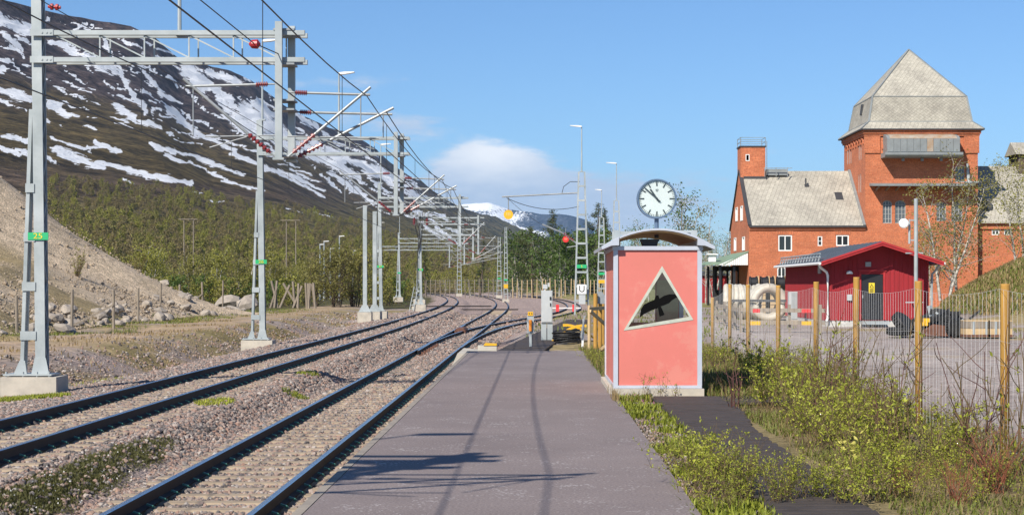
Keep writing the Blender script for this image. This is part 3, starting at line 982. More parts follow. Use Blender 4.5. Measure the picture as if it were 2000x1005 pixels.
# ================================================================ railway tracks
HW, FW, RH = 0.036, 0.075, 0.172
PROF = [(-FW, -RH), (-FW, -RH + 0.012), (-0.012, -RH + 0.034), (-0.010, -0.048), (-HW, -0.040), (-HW, -0.008), (-HW + 0.008, 0.0),
        (HW - 0.008, 0.0), (HW, -0.008), (HW, -0.040), (0.010, -0.048), (0.012, -RH + 0.034), (FW, -RH + 0.012), (FW, -RH)]
def rail(parent, xf, zt, ya, yb, step, side=0.0, name='rail'):
    Ys = np.arange(ya, yb + 1e-6, step)
    Xs = np.asarray(xf(Ys), float)
    d = np.gradient(Xs, Ys)
    nrm = np.stack([1 / np.hypot(1, d), -d / np.hypot(1, d)], 1)
    mb = MB()
    n = len(PROF)
    vs_ = []
    for i in range(len(Ys)):
        for (o, z) in PROF:
            q = side + o
            vs_.append((Xs[i] + nrm[i, 0] * q, Ys[i] + nrm[i, 1] * q, zt + z))
    top = 6
    for k in range(n):
        mb.cur = 1 if k in (5, 6, 7) else 0
        fs_ = [(i * n + k, i * n + (k + 1) % n, (i + 1) * n + (k + 1) % n, (i + 1) * n + k) for i in range(len(Ys) - 1)]
        if k == 0:
            mb.add(vs_, fs_)
        else:
            mb.f.extend(fs_)
            mb.mi.extend([mb.cur] * len(fs_))
    mb.cur = 0
    mb.f.append(tuple(range(n)))
    mb.mi.append(0)
    mb.f.append(tuple((len(Ys) - 1) * n + k for k in range(n)))
    mb.mi.append(0)
    return mb.build(name, ['rail_side', 'rail_top'], parent)
G2 = 0.7535
SP = 0.622
def sleepers(parent, xf, zt, ya, yb, mat, extra=None, data=None):
    """one object for each sleeper; mesh data shared"""
    mb = MB()
    mb.prism([(-0.13, -0.20), (0.13, -0.20), (0.13, -0.03), (0.10, 0.0), (-0.10, 0.0), (-0.13, -0.03)], 'x', -1.28, 1.28)
    me = None
    out = []
    for k, Y in enumerate(np.arange(ya, yb, SP)):
        x0 = float(xf(np.array([Y]))[0])
        hw = 1.0
        if extra is not None:
            x1 = float(extra(np.array([Y]))[0])
            hw = (abs(x1 - x0) + 2.56) / 2.56
            x0 = (x0 + x1) / 2
        ang = float(np.gradient(xf(np.array([Y - 1, Y, Y + 1])))[1])
        if me is None:
            o = mb.build('sleeper', mat, None)
            me = o.data
            o.parent = parent
        else:
            o = bpy.data.objects.new('sleeper', me)
            C.objects.link(o)
            o.parent = parent
        o.location = (x0 + random.uniform(-.01, .01), Y + random.uniform(-.015, .015), zt - RH - 0.004)
        o.rotation_euler = (0, 0, -ang + random.uniform(-.006, .006))
        o.scale = (hw, 1, 1)
        out.append((x0, Y, hw))
    return out
def clips(parent, sl, gauge_sides, zt):
    """spring clips on both sides of the rails, too many to pick apart singly"""
    mb = MB()
    for (x0, Y, hw) in sl:
        for s in gauge_sides:
            for q in (-1, 1):
                x = x0 + s + q * 0.055
                z = zt - RH + 0.04
                mb.bar((x, Y - 0.012, z + 0.012), (x + q * 0.075, Y - 0.012, z - 0.012), 0.026, 0.018)
                mb.bar((x + q * 0.05, Y + 0.035, z - 0.03), (x + q * 0.085, Y + 0.035, z - 0.03), 0.022, 0.016)
    mb.build('rail_clip', 'clip', parent, False, 'stuff')
trackL = thing('railway_track', 'railway track on concrete sleepers beside the steel masts, curving left into the valley', 'railway track')
trackA = thing('railway_track', 'railway track on concrete sleepers running along the asphalt platform edge', 'railway track')
trackB = thing('railway_track', 'railway track branching off at the points past the platform end, bending towards the slatted fence', 'railway track')
for s in (-G2, G2):
    rail(trackL, xL, RL, 5, 800, 2.5, s)
    rail(trackA, xA, RA, 3, 800, 2.5, s)
rail(trackB, xB, RA + 0.001, 66.5, 520, 2.5, -G2)
rail(trackB, xB, RA + 0.001, 62, 520, 2.5, G2)
# switch blade beside the stock rail
rail(trackB, lambda Y: xB(Y) + 0.012 * (Y * 0 + 1) + 0.085 * np.clip((66.5 - Y) / 7, 0, 1), RA - 0.004, 59.5, 66.5, 1.0, -G2, 'switch_blade')
# check rails by the crossing
rail(trackA, xA, RA, 86, 98, 2.0, -G2 + 0.09, 'check_rail')
rail(trackB, xB, RA, 88, 100, 2.0, G2 - 0.09, 'check_rail')
slL = sleepers(trackL, xL, RL, 16.2, 150, 'sleeper')
slA = sleepers(trackA, xA, RA, 11.6, 56, 'sleeper')
slT = sleepers(trackA, xA, RA, 56.2, 100, 'sleeper_wood', xB)
slA2 = sleepers(trackA, xA, RA, 100.2, 165, 'sleeper')
slB = sleepers(trackB, xB, RA, 100.2, 165, 'sleeper')
clips(trackL, slL[:150], (-G2, G2), RL)
clips(trackA, slA, (-G2, G2), RA)
clips(trackA, slT, (G2,), RA)
clips(trackB, [(float(xB(np.array([y]))[0]), y, 1) for (_, y, _) in slT], (-G2,), RA)
mb = MB()
for k, Y in enumerate(np.arange(58.5, 68, 1.25)):
    xx = float(xA(np.array([Y]))[0])
    mb.box(xx - G2 + 0.10, xx - G2 + 0.34, Y - 0.06, Y + 0.06, RA - RH - 0.003, RA - 0.12)
    mb.box(xx - G2 + 0.30, xx - G2 + 0.36, Y - 0.03, Y + 0.03, RA - RH, RA - 0.02)
mb.build('slide_plate', 'rust', trackA)
mb = MB()
xx = float(xA(np.array([86.]))[0])
mb.prism([(xx - 0.62, RA - 0.25), (xx - 0.05, RA - 0.25), (xx - 0.05, RA + 0.02), (xx - 0.14, RA + 0.12), (xx - 0.53, RA + 0.12), (xx - 0.62, RA + 0.02)], 'y', 85.2, 88.4)
o = mb.build('point_machine_cover', 'rust')
tag(o, 'rust brown rounded steel cover lying between the rails at the points', 'steel cover')
# dark crossing timbers laid over the two left-hand curves
for nm, x0, x1, y0, z, lb in (('crossing_beam', -12.6, -4.6, 163, RL, 'long dark beam laid across the track beside the mast with a ladder'),
                              ('crossing_beam', -7.0, -1.9, 160, RA, 'long dark beam laid across the green-sided curved rails past the points')):
    mb = MB()
    mb.bar((x0 - .6, y0, z + 0.03), (x1, y0, z + 0.03), 0.35, 0.12)
    mb.bar((x0 - .6, y0 + 0.5, z + 0.02), (x1, y0 + 0.5, z + 0.02), 0.25, 0.10)
    tag(mb.build(nm, 'rail_side'), lb, 'beam')

# loose ballast: real stones scattered by geometry nodes (uncountable)
def rock_me(name, seed, mat, sub=1, flat=0.75):
    bm = bmesh.new()
    bmesh.ops.create_icosphere(bm, subdivisions=sub, radius=1.0)
    rr = random.Random(seed)
    offs = (rr.uniform(0, 50), rr.uniform(0, 50), rr.uniform(0, 50))
    for v in bm.verts:
        n_ = noise.noise(Vector(v.co) * 1.1 + Vector(offs))
        v.co *= 1 + 0.42 * n_ + rr.uniform(-0.10, 0.10)
        v.co.z *= flat
    me = bpy.data.meshes.new(name)
    bm.to_mesh(me)
    bm.free()
    me.materials.append(M[mat])
    return me
def scatter(name, P, S, protos, rot_full=True, kind='stuff', vary=None):
    col_ = bpy.data.collections.new(name + '_sources')
    for i, me in enumerate(protos):
        col_.objects.link(bpy.data.objects.new(name + '_source', me))
    me = bpy.data.meshes.new(name)
    me.vertices.add(len(P))
    me.vertices.foreach_set('co', np.asarray(P, np.float32).ravel())
    a = me.attributes.new('sc', 'FLOAT', 'POINT')
    a.data.foreach_set('value', np.asarray(S, np.float32))
    o = link(name, me, None, kind)
    ng = bpy.data.node_groups.new(name + '_nodes', 'GeometryNodeTree')
    ng.interface.new_socket('Geometry', in_out='INPUT', socket_type='NodeSocketGeometry')
    ng.interface.new_socket('Geometry', in_out='OUTPUT', socket_type='NodeSocketGeometry')
    gi, go = ng.nodes.new('NodeGroupInput'), ng.nodes.new('NodeGroupOutput')
    ip = ng.nodes.new('GeometryNodeInstanceOnPoints')
    ci = ng.nodes.new('GeometryNodeCollectionInfo')
    ci.inputs['Collection'].default_value = col_
    ci.inputs['Separate Children'].default_value = True
    ci.inputs['Reset Children'].default_value = True
    rv = ng.nodes.new('FunctionNodeRandomValue')
    rv.data_type = 'FLOAT_VECTOR'
    rv.inputs[0].default_value = (0, 0, 0)
    rv.inputs[1].default_value = (6.28, 6.28, 6.28) if rot_full else (0.0, 0.0, 6.28)
    na = ng.nodes.new('GeometryNodeInputNamedAttribute')
    na.data_type = 'FLOAT'
    na.inputs[0].default_value = 'sc'
    ng.links.new(gi.outputs[0], ip.inputs['Points'])
    ng.links.new(ci.outputs[0], ip.inputs['Instance'])
    ip.inputs['Pick Instance'].default_value = True
    ng.links.new(rv.outputs[0], ip.inputs['Rotation'])
    ng.links.new(na.outputs[0], ip.inputs['Scale'])
    ng.links.new(ip.outputs[0], go.inputs[0])
    md = o.modifiers.new('scatter', 'NODES')
    md.node_group = ng
    return o
SLP = {}
for (x0, Y, hw) in slL + slA + slT:
    SLP.setdefault(int(Y), []).append((x0, Y, hw))
def ballast_points():
    out, sc = [], []
    for (y0, y1, den, s0, s1) in ((13.5, 24, 620, .022, .040), (24, 38, 330, .026, .048), (38, 60, 130, .03, .055), (60, 95, 46, .04, .075), (95, 140, 16, .05, .10)):
        w0, w1 = -0.345 * y1 - 1, -1.85 if y1 <= 41 else 1.5
        n = int((y1 - y0) * (w1 - w0) * den)
        Xp, Yp = rng.uniform(w0, w1, n), rng.uniform(y0, y1, n)
        l, r = xL(Yp), np.maximum(xA(Yp), xB(Yp))
        gp = ((Xp + 5.62) / .5) ** 2 + ((Yp - 20.5) / 4.4) ** 2
        gp = gp + .5 * np.sin(Xp * 9 + Yp * 3) * np.sin(Yp * 2.3)
        keep = ((gp > 1) | (rng.random(n) < .12)) & (Xp > -0.345 * Yp - 0.5) & (Xp - l > -3.6 - 6.0 * rng.random(n) ** 3) & (Xp - r < 1.95)
        Xp, Yp = Xp[keep], Yp[keep]
        on = np.zeros(len(Xp), bool)
        for tr, cen in ((slL, xL), (slA + slT, xA)):
            ph = np.array([q[1] for q in tr])
            idx = np.clip(np.searchsorted(ph, Yp), 1, len(ph) - 1)
            dd = np.minimum(np.abs(Yp - ph[idx]), np.abs(Yp - ph[idx - 1]))
            on |= (dd < 0.105) & (Yp < 60) & (np.abs(Xp - cen(Yp)) < 1.22) & (rng.random(len(Xp)) > 0.05)
            on |= (np.abs(np.abs(Xp - cen(Yp)) - G2) < 0.12)
        Xp, Yp = Xp[~on], Yp[~on]
        Zp = gz(Xp, Yp) + rng.uniform(0.0, 0.022, len(Xp))
        out.append(np.stack([Xp, Yp, Zp], 1))
        sc.append(rng.uniform(s0, s1, len(Xp)) * (1 + 0.5 * (rng.random(len(Xp)) > 0.93)))
    return np.concatenate(out), np.concatenate(sc)
BP, BS = ballast_points()
scatter('ballast_stones', BP, BS, [rock_me('ballast_stone', k, 'stone') for k in range(8)])

# ================================================================ platform
mb = MB()
mb.box(PLAT_L + 0.10, PLAT_R, -8, PLAT_END, -0.9, 0.0)
mb.build('platform', 'asphalt', None, False, 'structure')
plat_edge = bpy.data.objects['platform']
y = -8.0
while y < PLAT_END - 0.1:
    y2 = min(y + 2.0, PLAT_END)
    mb = MB()
    mb.prism([(PLAT_L, -0.88), (PLAT_L + 0.095, -0.88), (PLAT_L + 0.095, 0.004), (PLAT_L + 0.02, 0.004), (PLAT_L, -0.016)], 'y', y + 0.006, y2 - 0.006)
    mb.build('kerb_stone', 'kerb', plat_edge)
    y = y2

# ================================================================ catenary portals
def insulator(mb, a, b, r=0.055, n=6):
    a, b = Vector(a), Vector(b)
    for k in range(n * 2 + 1):
        t = k / (n * 2)
        p = a + (b - a) * t
        d = (b - a).normalized() * ((b - a).length / (n * 4.4))
        mb.tube([p - d, p + d], r if k % 2 else r * 0.5, 8)
def lamp_pole(parent, x, y, z0, z1, dirx=1, arm=0.8, head='lamp_head'):
    mb = MB()
    mb.tube([(x, y, z0), (x, y, z1)], 0.045, 8, 0.03)
    mb.box(x - 0.12, x + 0.12, y - 0.08, y + 0.08, z0 - 0.02, z0 + 0.04)
    p = mb.build('lamp_pole', 'galv', parent)
    mb = MB()
    s = dirx
    mb.prism([(x, z1 - 0.03), (x + s * 0.25, z1 - 0.01), (x + s * arm, z1 + 0.05), (x + s * arm, z1 + 0.085), (x + s * 0.2, z1 + 0.08), (x, z1 + 0.05)], 'y', y - 0.11, y + 0.11)
    mb.build(head, 'white_paint', p)
def mast(parent, x, y, zb, zt, number=None, wb=0.64, wt=0.30, found=True, battens=11, plate=True, lean=-1):
    """tapered two-legged channel mast with battens; main leg upright on one side"""
    s = lean
    D = 0.145
    if found:
        mb = MB()
        g = zb - 0.62
        mb.box(x - 0.65, x + 0.55, y - 0.45, y + 0.45, g, zb - 0.06)
        mb.build('foundation', 'concrete', parent)
    mb = MB()
    mb.box(x - 0.62, x + 0.42, y - 0.36, y + 0.36, zb - 0.035, zb)
    for bx in (-0.56, -0.2, 0.1, 0.36):
        mb.tube([(x + bx, y - 0.32, zb - 0.07), (x + bx, y - 0.32, zb + 0.05)], 0.025, 6)
    mb.build('base_plate', 'galv', parent)
    # main leg, leaning a little inwards
    mb = MB()
    c0, c1 = x + 0.12, x + 0.0
    hw = 0.108
    for (u0, u1, v0, v1) in ((-hw, hw, -D, -D + .03), (-hw, hw, D - .03, D), (-hw, -hw + .05, -D + .03, D - .03)):
        vv = [(c + u, y + v, z) for c, z in ((c0, zb), (c1, zt)) for v in (v0, v1) for u in (u0, u1)]
        mb.add(vv, [(0, 2, 3, 1), (4, 5, 7, 6), (0, 1, 5, 4), (2, 6, 7, 3), (0, 4, 6, 2), (1, 3, 7, 5)])
    mb.prism([(c0 - 0.19, zb), (c0 + 0.19, zb), (c0 + 0.12, zb + 0.34), (c0 - 0.12, zb + 0.34)], 'y', y - D - 0.014, y - D - 0.002)
    mb.build('mast_leg', 'galv', parent)
    # raking leg
    zj = zb + 5.7
    b0, t0 = -0.29, -0.09
    mb = MB()
    mb.bar((x + b0, y - D + .06, zb), (x + t0, y - D + .06, zj), 0.078, 0.10, (0, 1, 0))
    mb.bar((x + b0, y + D - .06, zb), (x + t0, y + D - .06, zj), 0.078, 0.10, (0, 1, 0))
    mb.prism([(x + b0 - 0.16, zb), (x + b0 + 0.12, zb), (x + b0 + 0.08, zb + 0.28), (x + b0 - 0.04, zb + 0.28)], 'y', y - D - .01, y - D + 0.005)
    mb.build('mast_leg', 'galv', parent)
    for z in np.arange(zb + 0.82, zb + 4.6, 1.06):
        t = (z - zb) / (zj - zb)
        mb = MB()
        mb.box(x + b0 + (t0 - b0) * t - 0.05, max(x + 0.12 - 0.12 * (z - zb) / (zt - zb) - 0.08, x + b0 + (t0 - b0) * t + 0.04), y - D - 0.022, y - D - 0.012, z - 0.095, z + 0.095)
        mb.build('batten', 'galv', parent)
    mb = MB()
    n = 2 * battens
    for k in range(n):
        z0, z1 = zb + 0.2 + (zt - zb - 0.6) * k / n, zb + 0.2 + (zt - zb - 0.6) * (k + 1) / n
        ya, yb = (y - D + 0.03, y + D - 0.03) if k % 2 else (y + D - 0.03, y - D + 0.03)
        xx_ = x + 0.12 + 0.08 - 0.12 * (z0 - zb) / (zt - zb)
        mb.bar((xx_, ya, z0), (xx_, yb, z1), 0.035, 0.03)
    mb.build('lacing', 'galv', parent)
    if plate:
        mb = MB()
        mb.box(x - 0.14, x + 0.30, y - D - 0.035, y - D - 0.015, zb + 2.88, zb + 3.04)
        pl = mb.build('number_plate', 'green_plate', parent)
        if number:
            lettering(number, 0.17, (x + 0.08, y - D - 0.040, zb + 2.96), 'yellow_print', pl, 1.25)
def portal(Y, label, number=None, xm=None, xd=None, xe=None, zb=-0.35, ztop=8.4, zu=7.1, zl=6.52, lamp_top=None, lamp_beam=None, cant=True, double=True, detail=True, posts=None, mastless=False, dropz=4.4):
    xm = float(xL(Y)) - 3.25 if xm is None else xm
    xd = (float(xL(Y)) + float(xA(Y))) / 2 + 0.05 if xd is None else xd
    xe = xd + 0.48 if xe is None else xe
    p = thing('catenary_portal', label, 'catenary mast', (xm, Y, zb), 'catenary portals along the line')
    if not mastless:
        mast(p, xm, Y, zb, ztop, number, battens=11 if detail else 8)
    for z in (zu, zl):
        mb = MB()
        mb.prism([(Y - 0.22, z - 0.05), (Y - 0.10, z - 0.05), (Y - 0.10, z + 0.05), (Y - 0.22, z + 0.05)], 'x', xm + 0.05, xe)
        mb.build('beam_chord', 'galv', p)
        mb = MB()
        mb.prism([(Y + 0.20, z - 0.05), (Y + 0.30, z - 0.05), (Y + 0.30, z + 0.05), (Y + 0.20, z + 0.05)], 'x', xm + 0.05, xe)
        mb.build('beam_chord', 'galv', p)
        mb = MB()
        mb.box(xm - 0.08, xm + 0.42, Y - 0.235, Y - 0.225, z - 0.07, z + 0.07)
        for bx in (0.18, 0.28, 0.36):
            mb.tube([(xm + bx, Y - 0.25, z), (xm + bx, Y - 0.22, z)], 0.022, 6)
        mb.build('gusset', 'galv', p)
    n = 6
    xsr = np.linspace(xm + 0.45, xd - 0.1, n)
    for k in range(n - 1):
        mb = MB()
        mb.bar((xsr[k], Y - 0.14, zu - 0.05), (xsr[k + 1], Y - 0.14, zl + 0.05), 0.035, 0.03)
        mb.bar((xsr[k + 1], Y - 0.16, zu - 0.05), (xsr[k + 1], Y - 0.16, zl + 0.05), 0.03)
        mb.bar((xsr[k + 1] + 0.12, Y + 0.24, zu - 0.05), (xsr[k + 1] + 0.12, Y + 0.24, zl + 0.05), 0.03)
        mb.build('lattice_strut', 'galv', p)
    for dy, dx in (((-0.30, -0.06), (0.34, 0.12)) if double else ((-0.30, 0.0),)):
        mb = MB()
        mb.box(xd + dx - 0.075, xd + dx + 0.075, Y + dy - 0.06, Y + dy + 0.06, dropz, zu + 0.22)
        mb.box(xd + dx - 0.12, xd + dx + 0.12, Y + dy - 0.09, Y + dy + 0.09, dropz - 0.05, dropz + 0.0)
        mb.build('drop_post', 'galv', p)
    for z in (zu + 0.07, zl - 0.09, 5.65, 5.45, dropz + 0.05):
        mb = MB()
        mb.box(xd - 0.19, xd + 0.26, Y - 0.24, Y + 0.28, z - 0.02, z + 0.02)
        mb.build('post_clamp', 'galv_dark', p)
    if cant:
        ta, tl = float(xA(Y)), float(xL(Y))
        def bracket(sx, xt, ztop_, zwire, dy):
            top = MB()
            a = (xd + sx * 0.15, Y + dy, ztop_)
            i1 = (xd + sx * 0.55, Y + dy, ztop_ - 0.01)
            e = (xt + sx * 0.10, Y + dy, ztop_ - 0.05)
            top.tube([i1, e], 0.028, 8)
            top.tube([a, (xd + sx * 0.3, Y + dy, ztop_)], 0.02, 6)
            top.build('bracket_tube', 'galv_dark', p)
            ib = MB()
            insulator(ib, (xd + sx * 0.3, Y + dy, ztop_), i1)
            ib.build('insulator', 'red_insulator', p)
            dg = MB()
            f0 = Vector((xd + sx * 0.14, Y + dy, dropz + 0.02))
            f1 = Vector((xt + sx * 0.02, Y + dy, ztop_ + 0.04))
            q = (f1 - f0).normalized()
            dg.tube([f0 + q * 0.75, f1 + q * 0.12], 0.032, 8)
            dg.tube([f0, f0 + q * 0.15], 0.025, 6)
            dg.build('bracket_tube', 'galv_dark', p)
            ib = MB()
            insulator(ib, f0 + q * 0.15, f0 + q * 0.75)
            ib.build('insulator', 'red_insulator', p)
            st = MB()
            h = f0 + q * ((zwire + 0.25 - f0.z) / q.z)
            st.tube([(h.x - sx * 0.5, h.y, zwire + 0.28), (h.x + sx * 1.0, h.y, zwire + 0.25)], 0.016, 6)
            st.tube([(h.x + sx * 0.1, h.y, zwire + 0.25), (h.x + sx * 0.9, h.y, zwire + 0.02)], 0.013, 6)
            st.tube([(xt - sx * 0.1, h.y, ztop_ - 0.05), (xt - sx * 0.1, h.y, zwire + 0.27)], 0.013, 6)
            st.build('steady_arm', 'galv_dark', p)
        bracket(-1, tl, 5.98, 4.6, -0.3)
        bracket(1, ta, 5.80, 4.58, -0.3)
        if double:
            bracket(1, ta + 0.42, 5.45, 4.62, 0.36)
    if lamp_top:
        lamp_pole(p, xm + 0.1, Y, ztop, lamp_top, 1, 0.7)
    if lamp_beam is not None:
        lamp_pole(p, lamp_beam, Y + 0.1, zu + 0.05, zu + 2.5, 1, 0.6)
    return p
portal(8.6, 'steel catenary portal numbered 24 whose beams cast their shadow on the platform', '24', lamp_beam=-7.7)
P25 = portal(35.5, 'tall steel catenary mast numbered 25 with a lattice beam over two tracks', '25', xm=-10.85, xd=-5.5, xe=-5.02, zb=-0.24, ztop=10.0, lamp_beam=-7.78)
mb = MB()
insulator(mb, (-10.52, 35.3, 7.66), (-10.30, 35.3, 7.64), 0.07, 2)
mb.build('insulator', 'red_cap', P25)
P26 = portal(63.4, 'steel catenary mast numbered 26 with a lamp pole on top', '26', xm=-10.75, xd=-5.4, xe=-4.95, zb=-0.38, ztop=8.05, zu=7.35, zl=6.75, lamp_top=11.1, lamp_beam=-7.7)
portal(111, 'steel catenary mast with green plate beside two bare steel posts at the dirt road', '27', xm=-10.72, xd=-5.25, xe=-4.7, zb=0.0, ztop=8.6, zu=7.6, zl=7.0, lamp_top=11.2, double=False)
P28 = portal(141, 'catenary mast wrapped in black cables with red insulators and a ladder at its foot', '28', xm=-10.15, xd=-5.1, xe=-4.6, zb=0.1, ztop=8.0, zu=7.5, zl=6.95, detail=False, double=False)
mb = MB()
for k in range(7):
    a = random.uniform(-.3, .3)
    mb.tube([(-10.15 + a, 140.7, 7.8 + random.uniform(-.5, .3)), (-10.25 + a * 1.6, 140.6, 6.8), (-10.1 + a * 0.6, 140.6, 5.6), (-10.3, 140.7, 4.5), (-10.35, 140.7, 0.3)], 0.035, 5)
mb.build('cable', 'coil_black', P28)
for sx in (-0.55, 0.55):
    mb = MB()
    insulator(mb, (-10.05 + sx, 140.8, 6.9), (-10.05 + sx, 140.8, 7.5), 0.13, 4)
    mb.build('insulator', 'red_insulator', P28)
mb = MB()
for k in range(5):
    mb.box(-10.9 + k * 0.36, -10.75 + k * 0.36, 140.5, 140.7, 7.6, 7.95)
mb.bar((-11.1, 140.6, 7.6), (-9.1, 140.6, 7.6), 0.08)
mb.build('disconnector', 'galv_dark', P28)
mb = MB()
for s in (0, 0.35):
    mb.bar((-11.0 + s, 140.4, -0.5), (-10.6 + s, 140.7, 1.6), 0.05)
for k in range(6):
    t = k / 6 + .08
    mb.bar((-11.0 + .4 * t, 140.4 + .3 * t, -.5 + 2.1 * t), (-10.65 + .4 * t, 140.4 + .3 * t, -.5 + 2.1 * t), 0.035)
mb.build('ladder', 'galv', P28)
for Y, lb in ((170, 'third catenary portal beyond the one wrapped in black cables, thin beam over the curve'),
              (203, 'catenary portal at the left bend with a yellow band and lamp pole on its mast'),
              (243, 'catenary portal far round the left bend in front of the birch wood')):
    xo = {170: -12.2, 203: -17.2, 243: -23.5}[Y]
    portal(Y, lb, None, xd=(float(xL(Y)) + float(xA(Y))) / 2 - (0 if Y < 180 else 1.5 if Y < 220 else 4), zb=0.3, ztop=8.2, zu=7.5, zl=6.95, detail=False, double=False, lamp_top=11.0 if Y != 170 else None, xm=xo)
# bare posts at the road
for i, (xpx, Y, zt, lb) in enumerate(((713, 107, 6.9, 'slim bare steel post without fittings, on a low concrete footing by the dirt road'),
                                      (732, 109, 6.6, 'slim bare steel post between the bare post on the road edge and the numbered mast'))):
    x = (xpx - CX) * Y / FX
    p = thing('steel_post', lb, 'post', (x, Y, -0.5), 'bare steel posts')
    mb = MB()
    mb.prism([(x - .13, Y - .13), (x + .13, Y - .13), (x + .13, Y - .09), (x + .03, Y - .09), (x + .03, Y + .09), (x + .13, Y + .09), (x + .13, Y + .13), (x - .13, Y + .13)], 'z', 0.0, zt)
    mb.build('shaft', 'galv', p)
    mb = MB()
    mb.prism([(x - .38, 0.0), (x + .38, 0.0), (x + .18, 0.4), (x - .18, 0.4)], 'y', Y - .16, Y - .14)
    mb.box(x - .4, x + .4, Y - .3, Y + .3, -0.05, 0)
    mb.build('base_plate', 'galv', p)
    mb = MB()
    mb.box(x - .45, x + .45, Y - .45, Y + .45, -0.75, -0.06)
    mb.build('foundation', 'concrete', p)
# ---- masts to the right of the tracks
def single_mast(xpx, Y, zb, zt, label, number=None, lamp=None, lampdir=-1, arm=0.9, w=0.42):
    x = (xpx - CX) * Y / FX
    p = thing('lattice_mast', label, 'catenary mast', (x, Y, zb), 'lattice masts beside the curve')
    for s in (-1, 1):
        mb = MB()
        mb.bar((x + s * w, Y, zb), (x + s * w * 0.42, Y, zt), 0.10, 0.22, (0, 1, 0))
        mb.build('mast_leg', 'galv', p)
    nb = int((zt - zb) / 0.8)
    for k in range(1, nb):
        z = zb + (zt - zb) * k / nb
        hw = w + (w * 0.42 - w) * k / nb
        mb = MB()
        mb.box(x - hw, x + hw, Y - 0.13, Y - 0.11, z - 0.06, z + 0.06)
        mb.build('batten', 'galv', p)
    mb = MB()
    mb.box(x - 0.55, x + 0.55, Y - 0.4, Y + 0.4, zb - 0.5, zb)
    mb.build('foundation', 'concrete', p)
    if number is not None:
        mb = MB()
        mb.box(x - 0.30, x + 0.30, Y - 0.19, Y - 0.17, zb + 2.86, zb + 3.08)
        pl = mb.build('number_plate', 'green_plate', p)
        if number:
            lettering(number, 0.2, (x, Y - 0.195, zb + 2.97), 'yellow_print', pl)
    if lamp:
        lamp_pole(p, x, Y, zt, lamp, lampdir, arm)
    return p, x
pU, xu = single_mast(1136, 100, -0.13, 8.6, 'lattice mast with a tall lamp, green plate and white U sign hung on it', '5', 11.35, -1, 0.7)
mb = MB()
xa = (990 - CX) * 100 / FX
mb.tube([(xu - 0.2, 100, 7.32), (xa - 0.3, 100, 7.08)], 0.045, 8)
mb.build('bracket_tube', 'galv_dark', pU)
mb = MB()
mb.tube([(xu - 0.25, 100, 4.2), (xu - 1.2, 100, 4.9), (xu - 2.4, 100, 5.4)], 0.05, 6)
mb.tube([(xu - 0.2, 100, 4.1), (xu - 0.9, 100, 4.0)], 0.03, 6)
mb.build('bracket_tube', 'galv_dark', pU)
mb = MB()
insulator(mb, (xu - 0.5, 100, 4.42), (xu - 1.1, 100, 4.85), 0.07)
mb.build('insulator', 'red_insulator', pU)
mb = MB()
pts = [Vector((xa, 100, 7.0)) + (Vector((xu - 0.15, 100, 6.5)) - Vector((xa, 100, 7.0))) * t - Vector((0, 0, 1.6 * t * (1 - t))) for t in np.linspace(0, 1, 14)]
mb.tube(pts, 0.02, 5)
mb.tube([(xu - .1, 100, 8.0), (xu - .7, 100, 8.0), (xu - 1.1, 100, 7.7), (xu - 1.2, 100, 7.3)], 0.02, 5)
mb.build('jumper_cable', 'wire', pU)
mb = MB()
mb.box(xu - 0.18, xu + 0.22, 99.6, 99.75, 0.55, 1.2)
mb.build('control_box', 'cabinet', pU)
us = thing('letter_sign', 'white square sign with a black letter U fixed to the lattice mast', 'sign', (xu, 99.5, 1.0))
mb = MB()
mb.box(xu - 0.28, xu + 0.28, 99.55, 99.6, 1.16, 1.74)
o = mb.build('sign_board', 'white_paint', us)
lettering('U', 0.55, (xu, 99.54, 1.45), 'black_print', us, 1.0)
# yellow disc under the bracket, red disc further on
def disc_sign(xpx, ypx, Y, r, mat, label, hang):
    x, z = px(xpx, ypx, Y)
    p = thing('disc_signal', label, 'signal disc', (x, Y, z - r))
    mb = MB()
    mb.lathe((x, Y - 0.02, z), [(r, 0), (r, 0.04)], 'y', 24)
    d = mb.build('disc', mat, p)
    mb = MB()
    for dx in (-0.33, 0.0, 0.33):
        mb.box(x + dx * r - 0.05 * r, x + dx * r + 0.05 * r, Y - 0.03, Y - 0.022, z - 0.2 * r, z + 0.45 * r)
    mb.build('disc_slot', 'disc_pale', d)
    mb = MB()
    mb.tube([(x, Y + 0.04, z), (x, Y + 0.04, z + hang)], 0.03, 6)
    mb.build('hanger', 'galv_dark', p)
disc_sign(993, 419, 100, 0.29, 'yellow_paint', 'round yellow signal disc hanging under the long bracket of the U mast', 1.05)
disc_sign(1105, 467, 150, 0.29, 'red_disc', 'round red signal disc hanging above the branching track before the trees', 1.0)
single_mast(1175, 150, -0.2, 7.9, 'lattice mast with green and yellow bands just behind the pink shelter', '', 10.4, -1, 0.6)[0]
x = (1175 - CX) * 150 / FX
mb = MB()
mb.box(x - 0.3, x + 0.3, 149.8, 149.83, 1.9, 2.2)
o = mb.build('yellow_band', 'yellow_paint', bpy.data.objects['lattice_mast.001'])
o.location = Vector((0, 0, 0))
single_mast(1204, 128, -0.2, 8.3, 'lattice lamp mast standing behind the shelter clock', None, 11.2, -1, 0.8)
single_mast(975, 290, 0.0, 10.3, 'lattice mast before the slatted fence, left of the round mast with a yellow band', '', None)
pp, xr = single_mast(988, 255, -0.4, 10.8, 'upright mast with green plate and yellow band before the slatted fence', '', None, w=0.3)
mb = MB()
mb.box(xr - 0.32, xr + 0.32, 254.8, 254.85, 1.3, 1.9)
mb.build('yellow_band', 'yellow_paint', pp)
single_mast(897, 310, 0.2, 16, 'tall slender mast at the far slatted fence behind the portal beams', None, None)
# bracket arms across to the left from the far masts
for (xp, yp, xq, yq, Y) in ((975, 487, 934, 487, 289), (988, 446, 915, 498, 254)):
    pass
